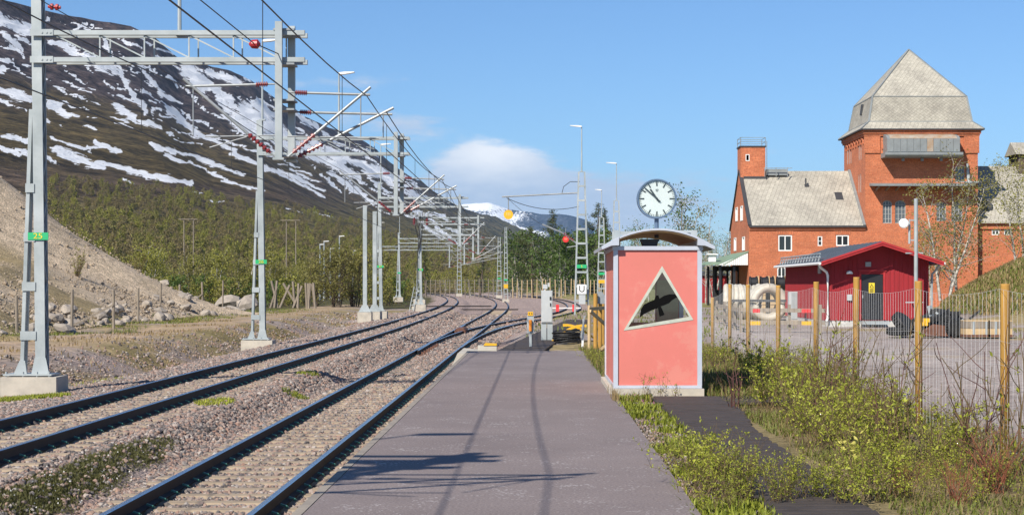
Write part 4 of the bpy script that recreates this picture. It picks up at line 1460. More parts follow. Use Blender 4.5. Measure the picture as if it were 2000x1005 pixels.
# far lamp posts down in the birch wood
for (xp, yp, Y, lb) in ((625, 478, 250, 'lamp post in the birch wood, paired with a taller lamp post'), (633, 472, 240, 'taller lamp post of the pair in the birch wood'),
                        (645, 486, 265, 'short lamp post in the birch wood beside the taller pair'), (663, 462, 235, 'tall lamp post with two heads in the birch wood by the big willow'),
                        (690, 490, 280, 'lone lamp post peeping over the big willow')):
    x, z = px(xp, yp, Y)
    p = thing('lamp_post', lb, 'lamp post', (x, Y, 0), 'lamp posts in the valley')
    mb = MB()
    mb.tube([(x, Y, -0.5), (x, Y, z * 0.6)], 0.16, 8)
    mb.tube([(x, Y, z * 0.6), (x, Y, z)], 0.08, 8)
    mb.build('shaft', 'galv', p)
    mb = MB()
    mb.prism([(x - .05, z), (x + .7, z + .05), (x + .7, z + .16), (x - .05, z + .12)], 'y', Y - .15, Y + .15)
    mb.build('lamp_head', 'white_paint', p)
# timber power poles on the slope
for (xa_, xb_, yt, yb_, Y, lb) in ((349, 386, 428, 520, 320, 'timber H-frame power pole rising from the wood by the gravel mound'), (549, 586, 430, 520, 330, 'timber H-frame power pole rising from the wood beside mast 26')):
    x0, z0 = px(xa_, yt, Y)
    x1, _ = px(xb_, yt, Y)
    p = thing('power_pole', lb, 'power pole', ((x0 + x1) / 2, Y, 0), 'timber power poles')
    for s in (0.28, 0.78):
        xx = x0 + (x1 - x0) * s
        mb = MB()
        mb.tube([(xx, Y, -0.5), (xx, Y, z0)], 0.13, 8, 0.10)
        mb.build('pole', 'grey_wood', p)
    mb = MB()
    mb.bar((x0, Y - .15, z0), (x1, Y - .15, z0), 0.16, 0.14)
    mb.build('crossarm', 'grey_wood', p)

# ================================================================ overhead wires
def catenary(xf, zc, zm, sup, label, off=0.0, dropper=7.5, ya=0, contact=True):
    p = thing('overhead_line', label, 'overhead line', (float(xf(sup[0])) + off, sup[0], zc))
    ms, cw = MB(), MB()
    for a, b in zip(sup[:-1], sup[1:]):
        n = max(8, int((b - a) / 3))
        sag = min(0.75, (b - a) ** 2 / 2600)
        pts, pc = [], []
        for k in range(n + 1):
            t = k / n
            Y = a + (b - a) * t
            x = float(xf(a)) * (1 - t) + float(xf(b)) * t + off
            pts.append((x, Y, zm - 4 * sag * t * (1 - t)))
            pc.append((x, Y, zc))
        ms.tube(pts, 0.012, 5)
        if contact:
            cw.tube([pc[0], pc[-1]], 0.011, 5)
        m = int((b - a) / dropper)
        for k in range(1, m + 1):
            t = (k - 0.5) / m
            Y = a + (b - a) * t
            x = float(xf(a)) * (1 - t) + float(xf(b)) * t + off
            dm = MB()
            dm.tube([(x, Y, zc), (x, Y, zm - 4 * sag * t * (1 - t))], 0.006, 4)
            if a < 200 and contact:
                dm.build('dropper', 'wire', p)
    ms.build('messenger_wire', 'wire', p)
    if contact:
        cw.build('contact_wire', 'wire', p)
sup = [-20, 8.6, 35.5, 63.4, 111, 141, 170, 203, 243, 300]
catenary(xL, 4.55, 5.92, sup, 'contact and messenger wires hung over the track beside the masts')
catenary(xA, 4.52, 5.76, sup, 'contact and messenger wires hung over the track along the platform')
catenary(lambda Y: xA(Y) + 0.42, 4.60, 5.42, [35.5, 63.4, 100], 'second pair of overlap wires beside the platform track wires, ending at the U mast bracket', 0.0)
def wire(pts, r, label, nm='overhead_wire'):
    mb = MB()
    mb.tube(pts, r, 5)
    o = mb.build(nm, 'wire')
    tag(o, label, 'wire')
    return o
wire([(-10.3, 6, 7.75), (-10.4, 35.3, 7.62), (-10.35, 63, 7.6), (-10.3, 111, 7.9)], 0.011, 'feeder wire running from mast top to mast top')
def sagline(a, b, s, n=16):
    a, b = Vector(a), Vector(b)
    return [a + (b - a) * t - Vector((0, 0, 4 * s * t * (1 - t))) for t in np.linspace(0, 1, n)]
wire(sagline((-1.9, 100, 7.05), (2.6, 150, 6.6), 0.5) , 0.012, 'wire running on from the yellow disc bracket to the mast behind the shelter')
wire([(-6.9, 8, 7.3), (-5.88, 33.9, 6.67), (-5.55, 35.2, 6.62)], 0.012, 'anchored wire with a red insulator fixed to the hanging post')
# red insulators in the anchored wire
mb = MB()
mb.lathe((-5.87, 34.0, 6.66), [(0.02, -0.12), (0.09, -0.06), (0.10, 0.06), (0.02, 0.12)], 'x', 12)
tag(mb.build('egg_insulator', 'red_cap'), 'round red insulator strung in the anchored wire by the hanging post', 'insulator')

# ================================================================ lineside equipment by the platform end
def cabinet(xc, Y, z0, z1, w):
    p = thing('signal_cabinet', 'tall grey signal cabinet on steel legs at the platform end', 'cabinet', (xc, Y, z0))
    mb = MB()
    mb.box(xc - w / 2, xc + w / 2, Y - .2, Y + .2, z0 + 0.55, z1)
    mb.build('housing', 'cabinet', p)
    mb = MB()
    mb.box(xc - w / 2 + 0.02, xc + w / 2 - 0.02, Y - .215, Y - .203, z0 + 0.58, z1 - 0.03)
    d = mb.build('door', 'cabinet', p)
    mb = MB()
    mb.box(xc + w / 2 - 0.08, xc + w / 2 - 0.05, Y - .24, Y - .217, z1 - 0.50, z1 - 0.40)
    mb.box(xc + w / 2 - 0.09, xc + w / 2 - 0.04, Y - .235, Y - .217, z1 - 0.30, z1 - 0.20)
    mb.build('handle', 'black_paint', d)
    for s in (-1, 1):
        mb = MB()
        mb.box(xc + s * 0.10 - 0.085, xc + s * 0.10 + 0.085, Y - .15, Y + .15, z0 - .1, z0 + 0.56)
        mb.build('leg', 'galv', p)
    mb = MB()
    mb.box(xc - 0.13, xc + 0.02, Y - .08, Y + .08, z1 + 0.06, z1 + 0.20)
    mb.box(xc - 0.10, xc - 0.05, Y - .05, Y + .05, z1, z1 + 0.06)
    mb.box(xc + 0.03, xc + 0.09, Y - .06, Y + .06, z1 + 0.12, z1 + 0.25)
    mb.build('sensor_head', 'cabinet', p)
cabinet((1068 - CX) * 53 / FX, 53, -0.08, 1.50, 0.36)
x0 = (1036 - CX) * 47 / FX
p = thing('point_lever_post', 'short post with an orange hand lever and yellow top box at the platform end', 'lever post', (x0, 47, -0.2))
mb = MB()
mb.box(x0 - .035, x0 + .035, 46.97, 47.03, -0.25, 0.35)
mb.build('post', 'galv', p)
mb = MB()
mb.box(x0 - .10, x0 + .10, 46.95, 47.05, 0.30, 0.80)
mb.build('back_plate', 'galv', p)
mb = MB()
mb.tube([(x0, 46.9, 0.36), (x0, 46.9, 0.50), (x0, 46.88, 0.68)], 0.045, 8)
mb.build('lever', 'orange', p)
mb = MB()
mb.box(x0 - .075, x0 + .075, 46.93, 47.07, 0.80, 0.91)
o = mb.build('top_box', 'yellow_paint', p)
mb = MB()
for s in (-1, 1):
    mb.lathe((x0 + s * .035, 46.925, 0.86), [(0.018, -0.004), (0.018, 0.004)], 'y', 8)
mb.build('stud', 'black_paint', o)
# plank path leading on from the platform
pth = thing('plank_path', 'dark plank footpath leading on from the platform end past the grey cabinet', 'boardwalk', (-0.6, 42, -0.15))
k = 0
Y = 41.9
while Y < 84:
    t = (Y - 41.9) / 42
    xc = -0.55 + 2.7 * t ** 1.1
    mb = MB()
    mb.box(xc - 0.62, xc + 0.62, Y, Y + 0.55, -0.16 + random.uniform(-.006, .006), -0.085 + random.uniform(-.008, .008))
    mb.build('plank', 'plank', pth)
    Y += 0.57
# yellow arched covers with a coil of black cable
def arch_cover(xc, Y, label, flip):
    p = thing('arched_cover', label, 'cover', (xc, Y, -0.15), 'yellow arched covers')
    mb = MB()
    pts = []
    for t in np.linspace(0, 1, 9):
        pts.append((xc + flip * (t * 1.15 - 0.5), -0.12 + 0.55 * math.sin(t * math.pi * 0.55)))
    lower = [(a, b - 0.07) for a, b in pts]
    mb.prism(pts + lower[::-1], 'y', Y - 0.25, Y + 0.25)
    mb.build('shell', 'yellow_paint', p)
arch_cover((1105 - CX) * 52 / FX, 52, 'yellow arched cover lying left of the black cable coil', 1)
arch_cover((1140 - CX) * 52 / FX, 52.7, 'yellow arched cover lying right of the black cable coil', -1)
mb = MB()
cx_ = (1107 - CX) * 51.2 / FX
for k in range(22):
    r_ = 0.40 - 0.012 * (k % 8) + random.uniform(-.02, .02)
    pts = [(cx_ + r_ * 1.15 * math.cos(a), 51.2 + r_ * 0.9 * math.sin(a), -0.1 + 0.016 * k + 0.06 * math.sin(a + k)) for a in np.linspace(0, 2 * math.pi, 22)]
    mb.tube(pts, 0.014, 5, None, False)
tag(mb.build('cable_coil', 'coil_black'), 'heap of coiled black cable between the yellow arched covers', 'cable coil')
x0 = (1138 - CX) * 44.5 / FX
p = thing('marker_stake', 'white and grey marker stake stuck in the ground beside the cable coil', 'stake', (x0, 44.5, -0.2))
mb = MB()
mb.bar((x0 - .02, 44.5, -0.25), (x0 + .03, 44.5, 0.75), 0.055, 0.04)
mb.build('shaft', 'white_paint', p)
mb = MB()
mb.bar((x0 - .05, 44.42, 0.25), (x0 + .05, 44.42, 0.85), 0.04, 0.03)
mb.build('strap', 'galv_dark', p)
x0 = (953 - CX) * 46 / FX
p = thing('track_box', 'low cream and yellow box lying on the ballast at the platform corner', 'box', (x0, 46, -0.5))
mb = MB()
mb.box(x0 - .28, x0 + .25, 45.8, 46.4, -0.5, -0.02)
mb.build('body', 'coil_white', p)
mb = MB()
mb.prism([(x0 - .12, -0.016), (x0 + .25, -0.016), (x0 + .25, 0.03), (x0 - .08, 0.05)], 'y', 45.78, 46.35)
mb.build('lid', 'yellow_paint', p)
x0 = (925 - CX) * 48 / FX
mb = MB()
mb.prism([(x0 - .5, -0.55), (x0 + .45, -0.55), (x0 + .45, -0.30), (x0 - .35, -0.22)], 'y', 45.5, 49.5)
tag(mb.build('cable_trough_lid', 'concrete'), 'pale concrete trough lid beside the rail at the platform corner', 'trough lid')
# derailer with two red blocks on the branch track
Yd = 150
for s, lb in ((-G2, 'red wheel stop block on the inner rail of the branch track'), (G2, 'red wheel stop block on the outer rail of the branch track')):
    xx = float(xB(Yd)) + s
    p = thing('wheel_stop', lb, 'wheel stop', (xx, Yd, RA), 'red wheel stops')
    mb = MB()
    mb.prism([(Yd - .5, RA), (Yd + .5, RA), (Yd + .5, RA + .25), (Yd + .1, RA + .62), (Yd - .3, RA + .3)], 'x', xx - .14, xx + .14)
    mb.build('wedge', 'red_disc', p)
    mb = MB()
    mb.box(xx - .2, xx + .2, Yd - .3, Yd + .3, RA - .12, RA - .003)
    mb.build('clamp', 'galv_dark', p)
mb = MB()
mb.bar((float(xB(Yd)) - 2.0, Yd + .7, RA + .3), (float(xB(Yd)) + 1.4, Yd + .7, RA + .3), 0.1, 0.1)
tag(mb.build('stop_bar', 'white_paint'), 'pale bar laid across the branch track behind the red wheel stops', 'bar')

# ================================================================ waiting shelter
SX0, SX1, SY0, SY1, SZ0, SZ1 = 1.20, 2.49, 25.2, 28.4, 0.10, 2.20
sh = thing('waiting_shelter', 'salmon pink platform shelter with a taped triangular window and curved roof', 'shelter', (1.85, 26.8, 0))
mb = MB()
mb.box(SX0 - 0.10, SX1 + 0.06, SY0 - 0.12, SY1 + 0.1, -0.12, 0.075)
mb.build('base_slab', 'concrete', sh)
# aluminium frame
for (x, y) in ((SX0, SY0), (SX1, SY0), (SX0, SY1), (SX1, SY1)):
    mb = MB()
    mb.box(x - 0.035, x + 0.035, y - 0.035, y + 0.035, 0.077, SZ1 - 0.002)
    mb.build('corner_post', 'alu', sh)
for (a, b) in (((SX0 - .05, SY0), (SX1 + .05, SY0)), ((SX0 - .05, SY1), (SX1 + .05, SY1))):
    mb = MB()
    mb.box(a[0], b[0], a[1] - 0.045, a[1] + 0.045, SZ1, SZ1 + 0.06)
    mb.build('head_rail', 'alu', sh)
    mb = MB()
    mb.box(a[0] + 0.02, b[0] - 0.02, a[1] - 0.04, a[1] + 0.04, 0.080, 0.125)
    mb.build('sill_rail', 'alu', sh)
for x in (SX0, SX1):
    mb = MB()
    mb.box(x - 0.04, x + 0.04, SY0 + 0.05, SY1 - 0.05, SZ1, SZ1 + 0.055)
    mb.build('head_rail', 'alu', sh)
tri = [px(q[0], q[1], SY0) for q in ((1293, 519), (1354, 624), (1218, 645))]
tri_in = [px(q[0], q[1], SY0) for q in ((1293, 531), (1346, 618), (1227, 638))]
x0, x1 = SX0 + 0.036, SX1 - 0.036
mb = MB()
mb.panel([(x0, 0.126), (x1, 0.126), (x1, SZ1 - 0.002), (x0, SZ1 - 0.002)], [tri_in], 'y', SY0 - 0.012, SY0 + 0.012)
wall = mb.build('front_panel', 'pink', sh)
mb = MB()
mb.panel(tri, [tri_in], 'y', SY0 - 0.019, SY0 - 0.014)
mb.build('window_tape', 'trim_green', wall)
mb = MB()
mb.prism(tri_in, 'y', SY0 - 0.003, SY0 + 0.003)
gl = mb.build('glazing', 'clear', wall)
# bird silhouette sticker
bird = [(1249, 620), (1252, 603), (1258, 594), (1268, 589), (1278, 585), (1281, 577), (1286, 576), (1288, 583), (1297, 577), (1308, 574), (1318, 574), (1325, 579), (1314, 585), (1306, 592), (1297, 596), (1291, 598), (1298, 614), (1288, 618), (1285, 601), (1272, 606), (1258, 613)]
bp = [px(q[0], q[1], SY0) for q in bird]
mb = MB()
tr = geometry.tessellate_polygon([[Vector((a, b, 0)) for a, b in bp]])
mb.add([(a, SY0 - 0.006, b) for a, b in bp], [tuple(t) for t in tr])
mb.build('bird_sticker', 'bird', wall)
# back panel with a window opening, side walls
mb = MB()
mb.panel([(x0, 0.126), (x1, 0.126), (x1, SZ1 - 0.002), (x0, SZ1 - 0.002)], [[(x0 + 0.10, 1.02), (x0 + 0.80, 1.02), (x0 + 0.80, 1.82), (x0 + 0.10, 1.82)]], 'y', SY1 - 0.012, SY1 + 0.012)
mb.build('back_panel', 'pink', sh)
mb = MB()
mb.box(SX1 - 0.012, SX1 + 0.012, SY0 + 0.036, SY0 + 1.0, 0.126, SZ1 - 0.002)
mb.build('side_panel', 'clear', sh)
for (ya, yb) in ((SY0 + 0.036, (SY0 + SY1) / 2 - .03), ((SY0 + SY1) / 2 + .03, SY1 - 0.036)):
    mb = MB()
    mb.box(SX0 - 0.012, SX0 + 0.012, ya, yb, 0.126, SZ1 - 0.002)
    mb.build('side_panel', 'pink', sh)
    mb = MB()
    mb.box(SX0 - 0.035, SX0 + 0.035, ya, yb, 0.08, 0.124)
    mb.build('sill_rail', 'alu', sh)
mb = MB()
mb.box(SX1 - 0.42, SX1 - 0.06, SY1 - .06, SY1 - .02, 0.75, 1.75)
mb.build('notice_board', 'pale_wood', sh)
mb = MB()
mb.box(SX1 - 0.45, SX1 - 0.05, SY0 + 0.6, SY1 - 0.4, 0.48, 0.52)
mb.build('bench', 'pale_wood', sh)
# curved roof: ribs, deck, fascia
def arc(t, rise=0.27, w=1.72):
    return (SX0 + SX1) / 2 + (t - 0.5) * w, SZ1 + 0.03 + rise * (1 - (2 * t - 1) ** 2)
ts = np.linspace(0, 1, 17)
up = [(a, b + 0.03) for a, b in (arc(t) for t in ts)]
dn = [arc(t) for t in ts][::-1]
mb = MB()
mb.prism(up + dn, 'y', SY0 - 0.16, SY1 + 0.16)
rf = mb.build('roof', 'alu', sh)
mb = MB()
lo_ = [(a, b - 0.003) for a, b in (arc(t) for t in ts[1:-1])]
lo2 = [(a, b - 0.018) for a, b in lo_][::-1]
mb.prism(lo_ + lo2, 'y', SY0 - 0.10, SY1 + 0.12)
mb.build('ceiling', 'ceil_wood', rf)
for s in (-1, 1):
    mb = MB()
    cxs = (SX0 + SX1) / 2
    e = [(cxs + s * 0.86, SZ1 + 0.005), (cxs + s * 0.87, SZ1 + 0.055), (cxs + s * 0.60, SZ1 + 0.20), (cxs + s * 0.60, SZ1 + 0.07), (cxs + s * 0.72, SZ1 + 0.065)]
    mb.prism(e, 'y', SY0 - 0.175, SY1 + 0.17)
    mb.build('eave_fascia', 'alu', rf)
mb = MB()
cl = (1268 - CX) * 25.6 / FX
mb.prism([(cl - .13, 2.34), (cl + .13, 2.34), (cl + .09, 2.215), (cl - .09, 2.215)], 'y', 25.4, 25.7)
mb.box(cl - .14, cl + .14, 25.38, 25.72, 2.34, 2.375)
mb.build('ceiling_lamp', 'black_paint', sh)
# roof rails carrying the clock
mb = MB()
for yy in (26.2, 26.8):
    mb.bar((1.27, yy, 2.50), (2.52, yy, 2.52), 0.05, 0.04)
for xx in (1.27, 2.50):
    mb.bar((xx, 26.2, 2.51), (xx, 26.8, 2.51), 0.05, 0.04)
    for yy in (26.2, 26.8):
        mb.box(xx - .05, xx + .05, yy - .03, yy + .03, 2.26, 2.54)
mb.build('roof_rail', 'galv', sh)
# ---- station clock
KX, KY, KZ, KR = (1283 - CX) * 26.3 / FX, 26.3, 1.65 + (558 - 388) * 26.3 / FX, 0.318
ck = thing('station_clock', 'round white station clock on a blue post above the shelter roof', 'clock', (KX, KY + .1, 2.5))
mb = MB()
mb.tube([(KX, KY + .07, 2.42), (KX, KY + .07, KZ - KR + 0.03)], 0.035, 12)
mb.build('post', 'clock_blue', ck)
mb = MB()
mb.lathe((KX, KY, KZ), [(KR - .035, 0.015), (KR - 0.02, -0.022), (KR, -0.022), (KR, 0.16), (KR - .02, 0.16)], 'y', 48)
mb.build('case', 'clock_blue', ck, False)
mb = MB()
mb.lathe((KX, KY, KZ), [(KR - .018, 0.008), (KR - .018, 0.012)], 'y', 48)
fc = mb.build('dial', 'clock_white', ck)
for k in range(60):
    a = 2 * math.pi * k / 60
    big = k % 5 == 0
    r1, r0 = KR - 0.035, KR - (0.115 if big else 0.062)
    d = Vector((math.sin(a), 0, math.cos(a)))
    c = Vector((KX, KY + 0.0055, KZ))
    mb = MB()
    mb.bar(c + d * r0, c + d * r1, 0.003, 0.022 if big else 0.007, Vector((math.cos(a), 0, -math.sin(a))))
    mb.build('hour_mark' if big else 'minute_mark', 'black_print', fc)
for nm, ang, ln, bk, w_ in (('hour_hand', 325.5, 0.185, 0.065, 0.026), ('minute_hand', 311.5, 0.265, 0.075, 0.020)):
    a = R(ang)
    d = Vector((math.sin(a), 0, math.cos(a)))
    c = Vector((KX, KY - (0.002 if nm == 'hour_hand' else 0.012), KZ))
    mb = MB()
    mb.bar(c - d * bk, c + d * ln, 0.004, w_, Vector((math.cos(a), 0, -math.sin(a))))
    mb.build(nm, 'black_print', ck)
mb = MB()
mb.lathe((KX, KY - 0.016, KZ), [(0.018, -0.003), (0.018, 0.02)], 'y', 12)
mb.build('hub', 'black_print', ck)
lettering('W', 0.045, (KX, KY + 0.003, KZ + 0.125), 'black_print', fc)
mb = MB()
mb.box(KX - .022, KX + .022, KY + .002, KY + .005, KZ + .148, KZ + .154)
mb.build('emblem_bar', 'black_print', fc)
mb = MB()
mb.lathe((KX, KY, KZ), [(KR - .014, -0.020), (KR - .014, -0.018)], 'y', 48)
mb.build('cover_glass', 'clear', ck)

# ================================================================ yard fence of round posts and wire
FXX = 4.7
FPOST = [(12.7, 1.66), (16.5, 1.67), (20.2, 1.71), (24.2, 1.78), (27.7, 1.72), (32.0, 1.66), (36.5, 1.68), (40.1, 1.69), (44.0, 1.34)]
fn = thing('post_and_wire_fence', 'yard fence of honey-coloured round posts strung with square wire netting', 'fence', (FXX, 30, -0.06))
for i, (Y, zt) in enumerate(FPOST):
    mb = MB()
    r0 = 0.047
    lean = random.uniform(-.015, .015)
    mb.tube([(FXX, Y, -0.3), (FXX + lean, Y, zt - .015), (FXX + lean, Y, zt)], r0, 14)
    mb.build('post', 'post_wood', fn, True)
wv, wh = MB(), MB()
for (ya, za), (yb, zb_) in zip(FPOST[:-1], FPOST[1:]):
    n = int((yb - ya) / 0.15)
    ztop_a, ztop_b = min(za, 1.62), min(zb_, 1.62)
    sagm = 0.07
    for k in range(n + 1):
        t = k / n
        Y = ya + (yb - ya) * t
        zt = ztop_a + (ztop_b - ztop_a) * t - 4 * sagm * t * (1 - t)
        wv.tube([(FXX - .05 + random.uniform(-.006, .006), Y, 0.0), (FXX - .05 + random.uniform(-.012, .012), Y + random.uniform(-.01, .01), zt * .5), (FXX - .05, Y, zt)], 0.0013, 3, None, False)
    for hgt in (0.10, 0.28, 0.46, 0.66, 0.86, 1.1, 1.0 / 0.62):
        f = hgt / 1.62 if hgt < 1.5 else 1.0
        pts = [(FXX - .05, ya + (yb - ya) * t, f * (ztop_a + (ztop_b - ztop_a) * t - 4 * sagm * t * (1 - t))) for t in np.linspace(0, 1, 7)]
        wh.tube(pts, 0.0016, 3, None, False)
wv.build('netting_upright', 'mesh_wire', fn, False, 'stuff')
wh.build('line_wire', 'mesh_wire', fn, False, 'stuff')
# short timber gate fence at the platform end
gf = thing('timber_gate_fence', 'rough timber gate fence with diagonal braces between the U mast and the shelter', 'fence', (1.45, 42, -0.1))
for (xp, Y, zt, r_, mt) in ((1151, 42.5, 1.15, 0.045, 'pale_wood'), (1163, 43.0, 1.45, 0.055, 'post_wood'), (1172, 43.5, 1.30, 0.055, 'post_wood'), (1178, 46, 1.35, 0.05, 'post_wood')):
    x = (xp - CX) * Y / FX
    mb = MB()
    mb.tube([(x, Y, -0.3), (x, Y, zt)], r_, 10)
    mb.build('post', mt, gf)
mb = MB()
mb.bar((1.32, 42.4, 1.05), (1.85, 43.2, 1.08), 0.05, 0.09)
mb.build('rail', 'pale_wood', gf)
mb = MB()
mb.bar((1.36, 42.35, 1.0), (1.8, 43.0, 0.62), 0.05, 0.08)
mb.build('brace', 'pale_wood', gf)
mb = MB()
mb.bar((1.42, 41.5, -0.1), (1.80, 40.5, 0.25), 0.06, 0.08)
mb.build('brace', 'pale_wood', gf)
x = (1172 - CX) * 43.2 / FX
mb = MB()
mb.box(x - .14, x + .14, 43.1, 43.3, 1.18, 1.36)
mb.prism([(x - .14, 1.362), (x + .14, 1.362), (x + .05, 1.50), (x - .05, 1.50)], 'y', 43.1, 43.3)
tag(mb.build('junction_box', 'galv_dark'), 'grey metal junction box mounted on the rough timber gate fence', 'junction box')

# ================================================================ boardwalk in front of the shelter
bw = thing('boardwalk', 'dark weathered plank boardwalk leading to the shelter through the willow scrub', 'boardwalk', (2.2, 18, -0.05))
Y = 11.2
while Y < 24.6:
    w_ = random.uniform(0.135, 0.15)
    mb = MB()
    zt = -0.005 + random.uniform(-.006, .006)
    xl, xr_ = 1.72 + random.uniform(-.03, .03), 2.5 + 0.25 * sstep(18, 23, Y) + random.uniform(-.03, .03)
    if Y > 23.4:
        xr_ = 3.9 + random.uniform(-.03, .03)
    mb.prism([(Y, zt - .04), (Y + w_, zt - .04), (Y + w_, zt - .004), (Y + w_ - .006, zt), (Y + .006, zt), (Y, zt - .004)], 'x', xl, xr_)
    mb.build('plank', 'plank', bw)
    Y += w_ + random.uniform(.006, .014)
mb = MB()
for xx in (1.85, 2.5):
    mb.box(xx - .04, xx + .04, 11.2, 24.6, -0.16, -0.058)
mb.build('joist', 'grey_wood', bw)

# ================================================================ red equipment hut
HX0, HX1, HY0, HY1 = 12.6, 16.95, 71.0, 83.2
HRX, HZE, HZR, HG = 14.74, 2.86, 3.52, 0.0
ht = thing('equipment_hut', 'red boarded equipment hut with black door and low blue-grey metal roof', 'hut', (14.8, 77, 0))
mb = MB()
mb.box(HX0 + 0.03, HX1 - 0.03, HY0 + .03, HY1 - .03, -0.25, 0.16)
mb.build('plinth', 'hut_plinth', ht)
dx0, dx1 = (1682 - CX) * HY0 / FX, (1725 - CX) * HY0 / FX
gable = [(HX0, 0.16), (HX1, 0.16), (HX1, HZE), (HRX, HZR - 0.06), (HX0, HZE)]
mb = MB()
mb.panel(gable, [[(dx0, 0.17), (dx1, 0.17), (dx1, 2.16), (dx0, 2.16)]], 'y', HY0, HY0 + 0.1)
mb.build('front_wall', 'red_board', ht)
mb = MB()
mb.panel(gable, [], 'y', HY1 - 0.1, HY1)
mb.build('rear_wall', 'red_board', ht)
for x in (HX0, HX1 - 0.1):
    mb = MB()
    mb.box(x, x + .1, HY0 + .102, HY1 - .102, 0.16, HZE)
    mb.build('side_wall', 'red_board', ht)
# cover boards
x = HX0 + 0.1
while x < HX1:
    if not (dx0 - 0.08 < x < dx1 + 0.08):
        z1 = HZE + (HZR - HZE - .08) * (1 - abs(x - HRX) / (2.2))
        mb = MB()
        mb.box(x - .022, x + .022, HY0 - .022, HY0 - .002, 0.14, z1)
        mb.build('cover_board', 'red_board', ht)
    x += 0.196
y = HY0 + 0.2
while y < HY1:
    mb = MB()
    mb.box(HX0 - .020, HX0 - .002, y - .022, y + .022, 0.14, HZE)
    mb.build('cover_board', 'red_board', ht)
    y += 0.30
mb = MB()
mb.box(dx0 + .01, dx1 - .01, HY0 + .03, HY0 + .07, 0.18, 2.15)
dr = mb.build('door', 'black_paint', ht)
mb = MB()
mb.box(dx0 + .05, dx0 + .09, HY0 - .0, HY0 + .028, 1.12, 1.26)
mb.build('handle', 'galv', dr)
sx0, sz1 = px(1697, 552, HY0)
sx1, sz0 = px(1708.5, 572, HY0)
mb = MB()
mb.box(sx0, sx1, HY0 + .018, HY0 + .026, sz0, sz1)
sg = mb.build('warning_sign', 'yellow_print', dr)
mb = MB()
xc = (sx0 + sx1) / 2
mb.panel([(xc - .09, sz1 - .21), (xc + .09, sz1 - .21), (xc, sz1 - .04)], [[(xc - .055, sz1 - .19), (xc + .055, sz1 - .19), (xc, sz1 - .085)]], 'y', HY0 + .012, HY0 + .017)
for k in range(4):
    mb.box(xc - .09, xc + .09 - .03 * (k % 2), HY0 + .012, HY0 + .017, sz1 - .27 - k * .045, sz1 - .25 - k * .045)
mb.build('print', 'black_print', sg)
for (a0, a1, b0, b1, dd) in ((dx0 - .09, dx0 - .005, 0.18, 2.26, .03), (dx1 + .005, dx1 + .09, 0.18, 2.26, .03), (dx0 - .14, dx1 + .14, 2.265, 2.36, .05)):
    mb = MB()
    mb.box(a0, a1, HY0 - dd, HY0 - .003, b0, b1)
    mb.build('door_trim', 'red_trim', ht)
# roof of two slopes
for s in (-1, 1):
    xe = HRX + s * 2.62
    ze = HZR - 0.86
    mb = MB()
    mb.prism([(HRX, HZR + .03), (xe, ze + .03), (xe, ze + .0), (HRX, HZR - .0)], 'y', HY0 - .97, HY1 + .4)
    rs = mb.build('roof_slope', 'roof_steel', ht)
    for k in range(14):
        yy = HY0 - .5 + k * 0.95
        mb = MB()
        mb.bar((HRX, yy, HZR + .045), (xe, yy, ze + .045), 0.03, 0.03)
        mb.build('seam', 'roof_steel', rs)
    mb = MB()
    mb.prism([(HRX, HZR - .005), (xe, ze - .005), (xe, ze - .15), (HRX, HZR - .15)], 'y', HY0 - 1.01, HY0 - .975)
    mb.build('barge_board', 'red_trim', ht)
    mb = MB()
    mb.prism([(HRX, HZR + .035), (xe, ze + .035), (xe, ze - .06), (HRX, HZR - .06)], 'y', HY0 - 1.04, HY0 - 1.015)
    mb.build('barge_board', 'red_trim', ht)
    mb = MB()
    mb.tube([(xe + s * .04, HY0 - .9, ze - .05), (xe + s * .04, HY1 + .3, ze - .05)], 0.06, 8)
    mb.build('gutter', 'white_paint', ht)
# snow guard on the left slope
mb = MB()
for k in range(15):
    yy = HY0 + 0.2 + k * 0.8
    xx = HRX - 2.45
    zz = HZR - 0.86 * 2.45 / 2.62
    mb.bar((xx - .1, yy, zz), (xx, yy, zz + .32), 0.04, 0.05)
for q in (.12, .27):
    mb.tube([(HRX - 2.5, HY0, HZR - 0.74 + q), (HRX - 2.5, HY1 - .8, HZR - 0.74 + q)], 0.03, 6)
mb.build('snow_guard', 'galv', ht)
mb = MB()
mb.tube([(12.13, HY0 - .35, 2.60), (12.2, HY0 - .3, 2.45), (12.5, HY0 - .12, 2.25), (12.56, HY0 - .08, 2.1), (12.56, HY0 - .08, 0.25), (12.5, HY0 - .12, 0.12)], 0.055, 10)
mb.build('downpipe', 'white_paint', ht)
mb = MB()
mb.tube([(17.38, HY0 - .2, 2.58), (17.3, HY0 - .05, 2.40), (17.12, HY0 + .1, 2.15), (17.08, HY0 + .1, 0.2)], 0.05, 10)
mb.build('downpipe', 'galv', ht)
for (xp, yp, w_, h_, mt, nm) in ((1695, 516, .24, .20, 'window_grey', 'vent_grille'), (1658.5, 580.5, .20, .26, 'cabinet', 'meter_box')):
    x, z = px(xp, yp, HY0)
    mb = MB()
    mb.box(x - w_ / 2, x + w_ / 2, HY0 - .1, HY0 - .024, z - h_ / 2, z + h_ / 2)
    mb.build(nm, mt, ht)
x, z = px(1658, 532, HY0)
mb = MB()
mb.lathe((x, HY0 - .14, z - .06), [(0.15, 0), (0.14, 0.06), (0.09, 0.12), (0.02, 0.15)], 'z', 14)
mb.build('wall_lamp', 'white_paint', ht)
mb = MB()
mb.box(HX0 - .08, HX0 - .022, 72.6, 73.2, 2.2, 2.55)
mb.build('vent_grille', 'window_grey', ht)
mb = MB()
mb.box(dx0 - .08, dx1 + .08, HY0 - .9, HY0 - .1, -0.0, 0.12)
tag(mb.build('door_step', 'galv'), 'grey metal grating step below the black hut door', 'step')
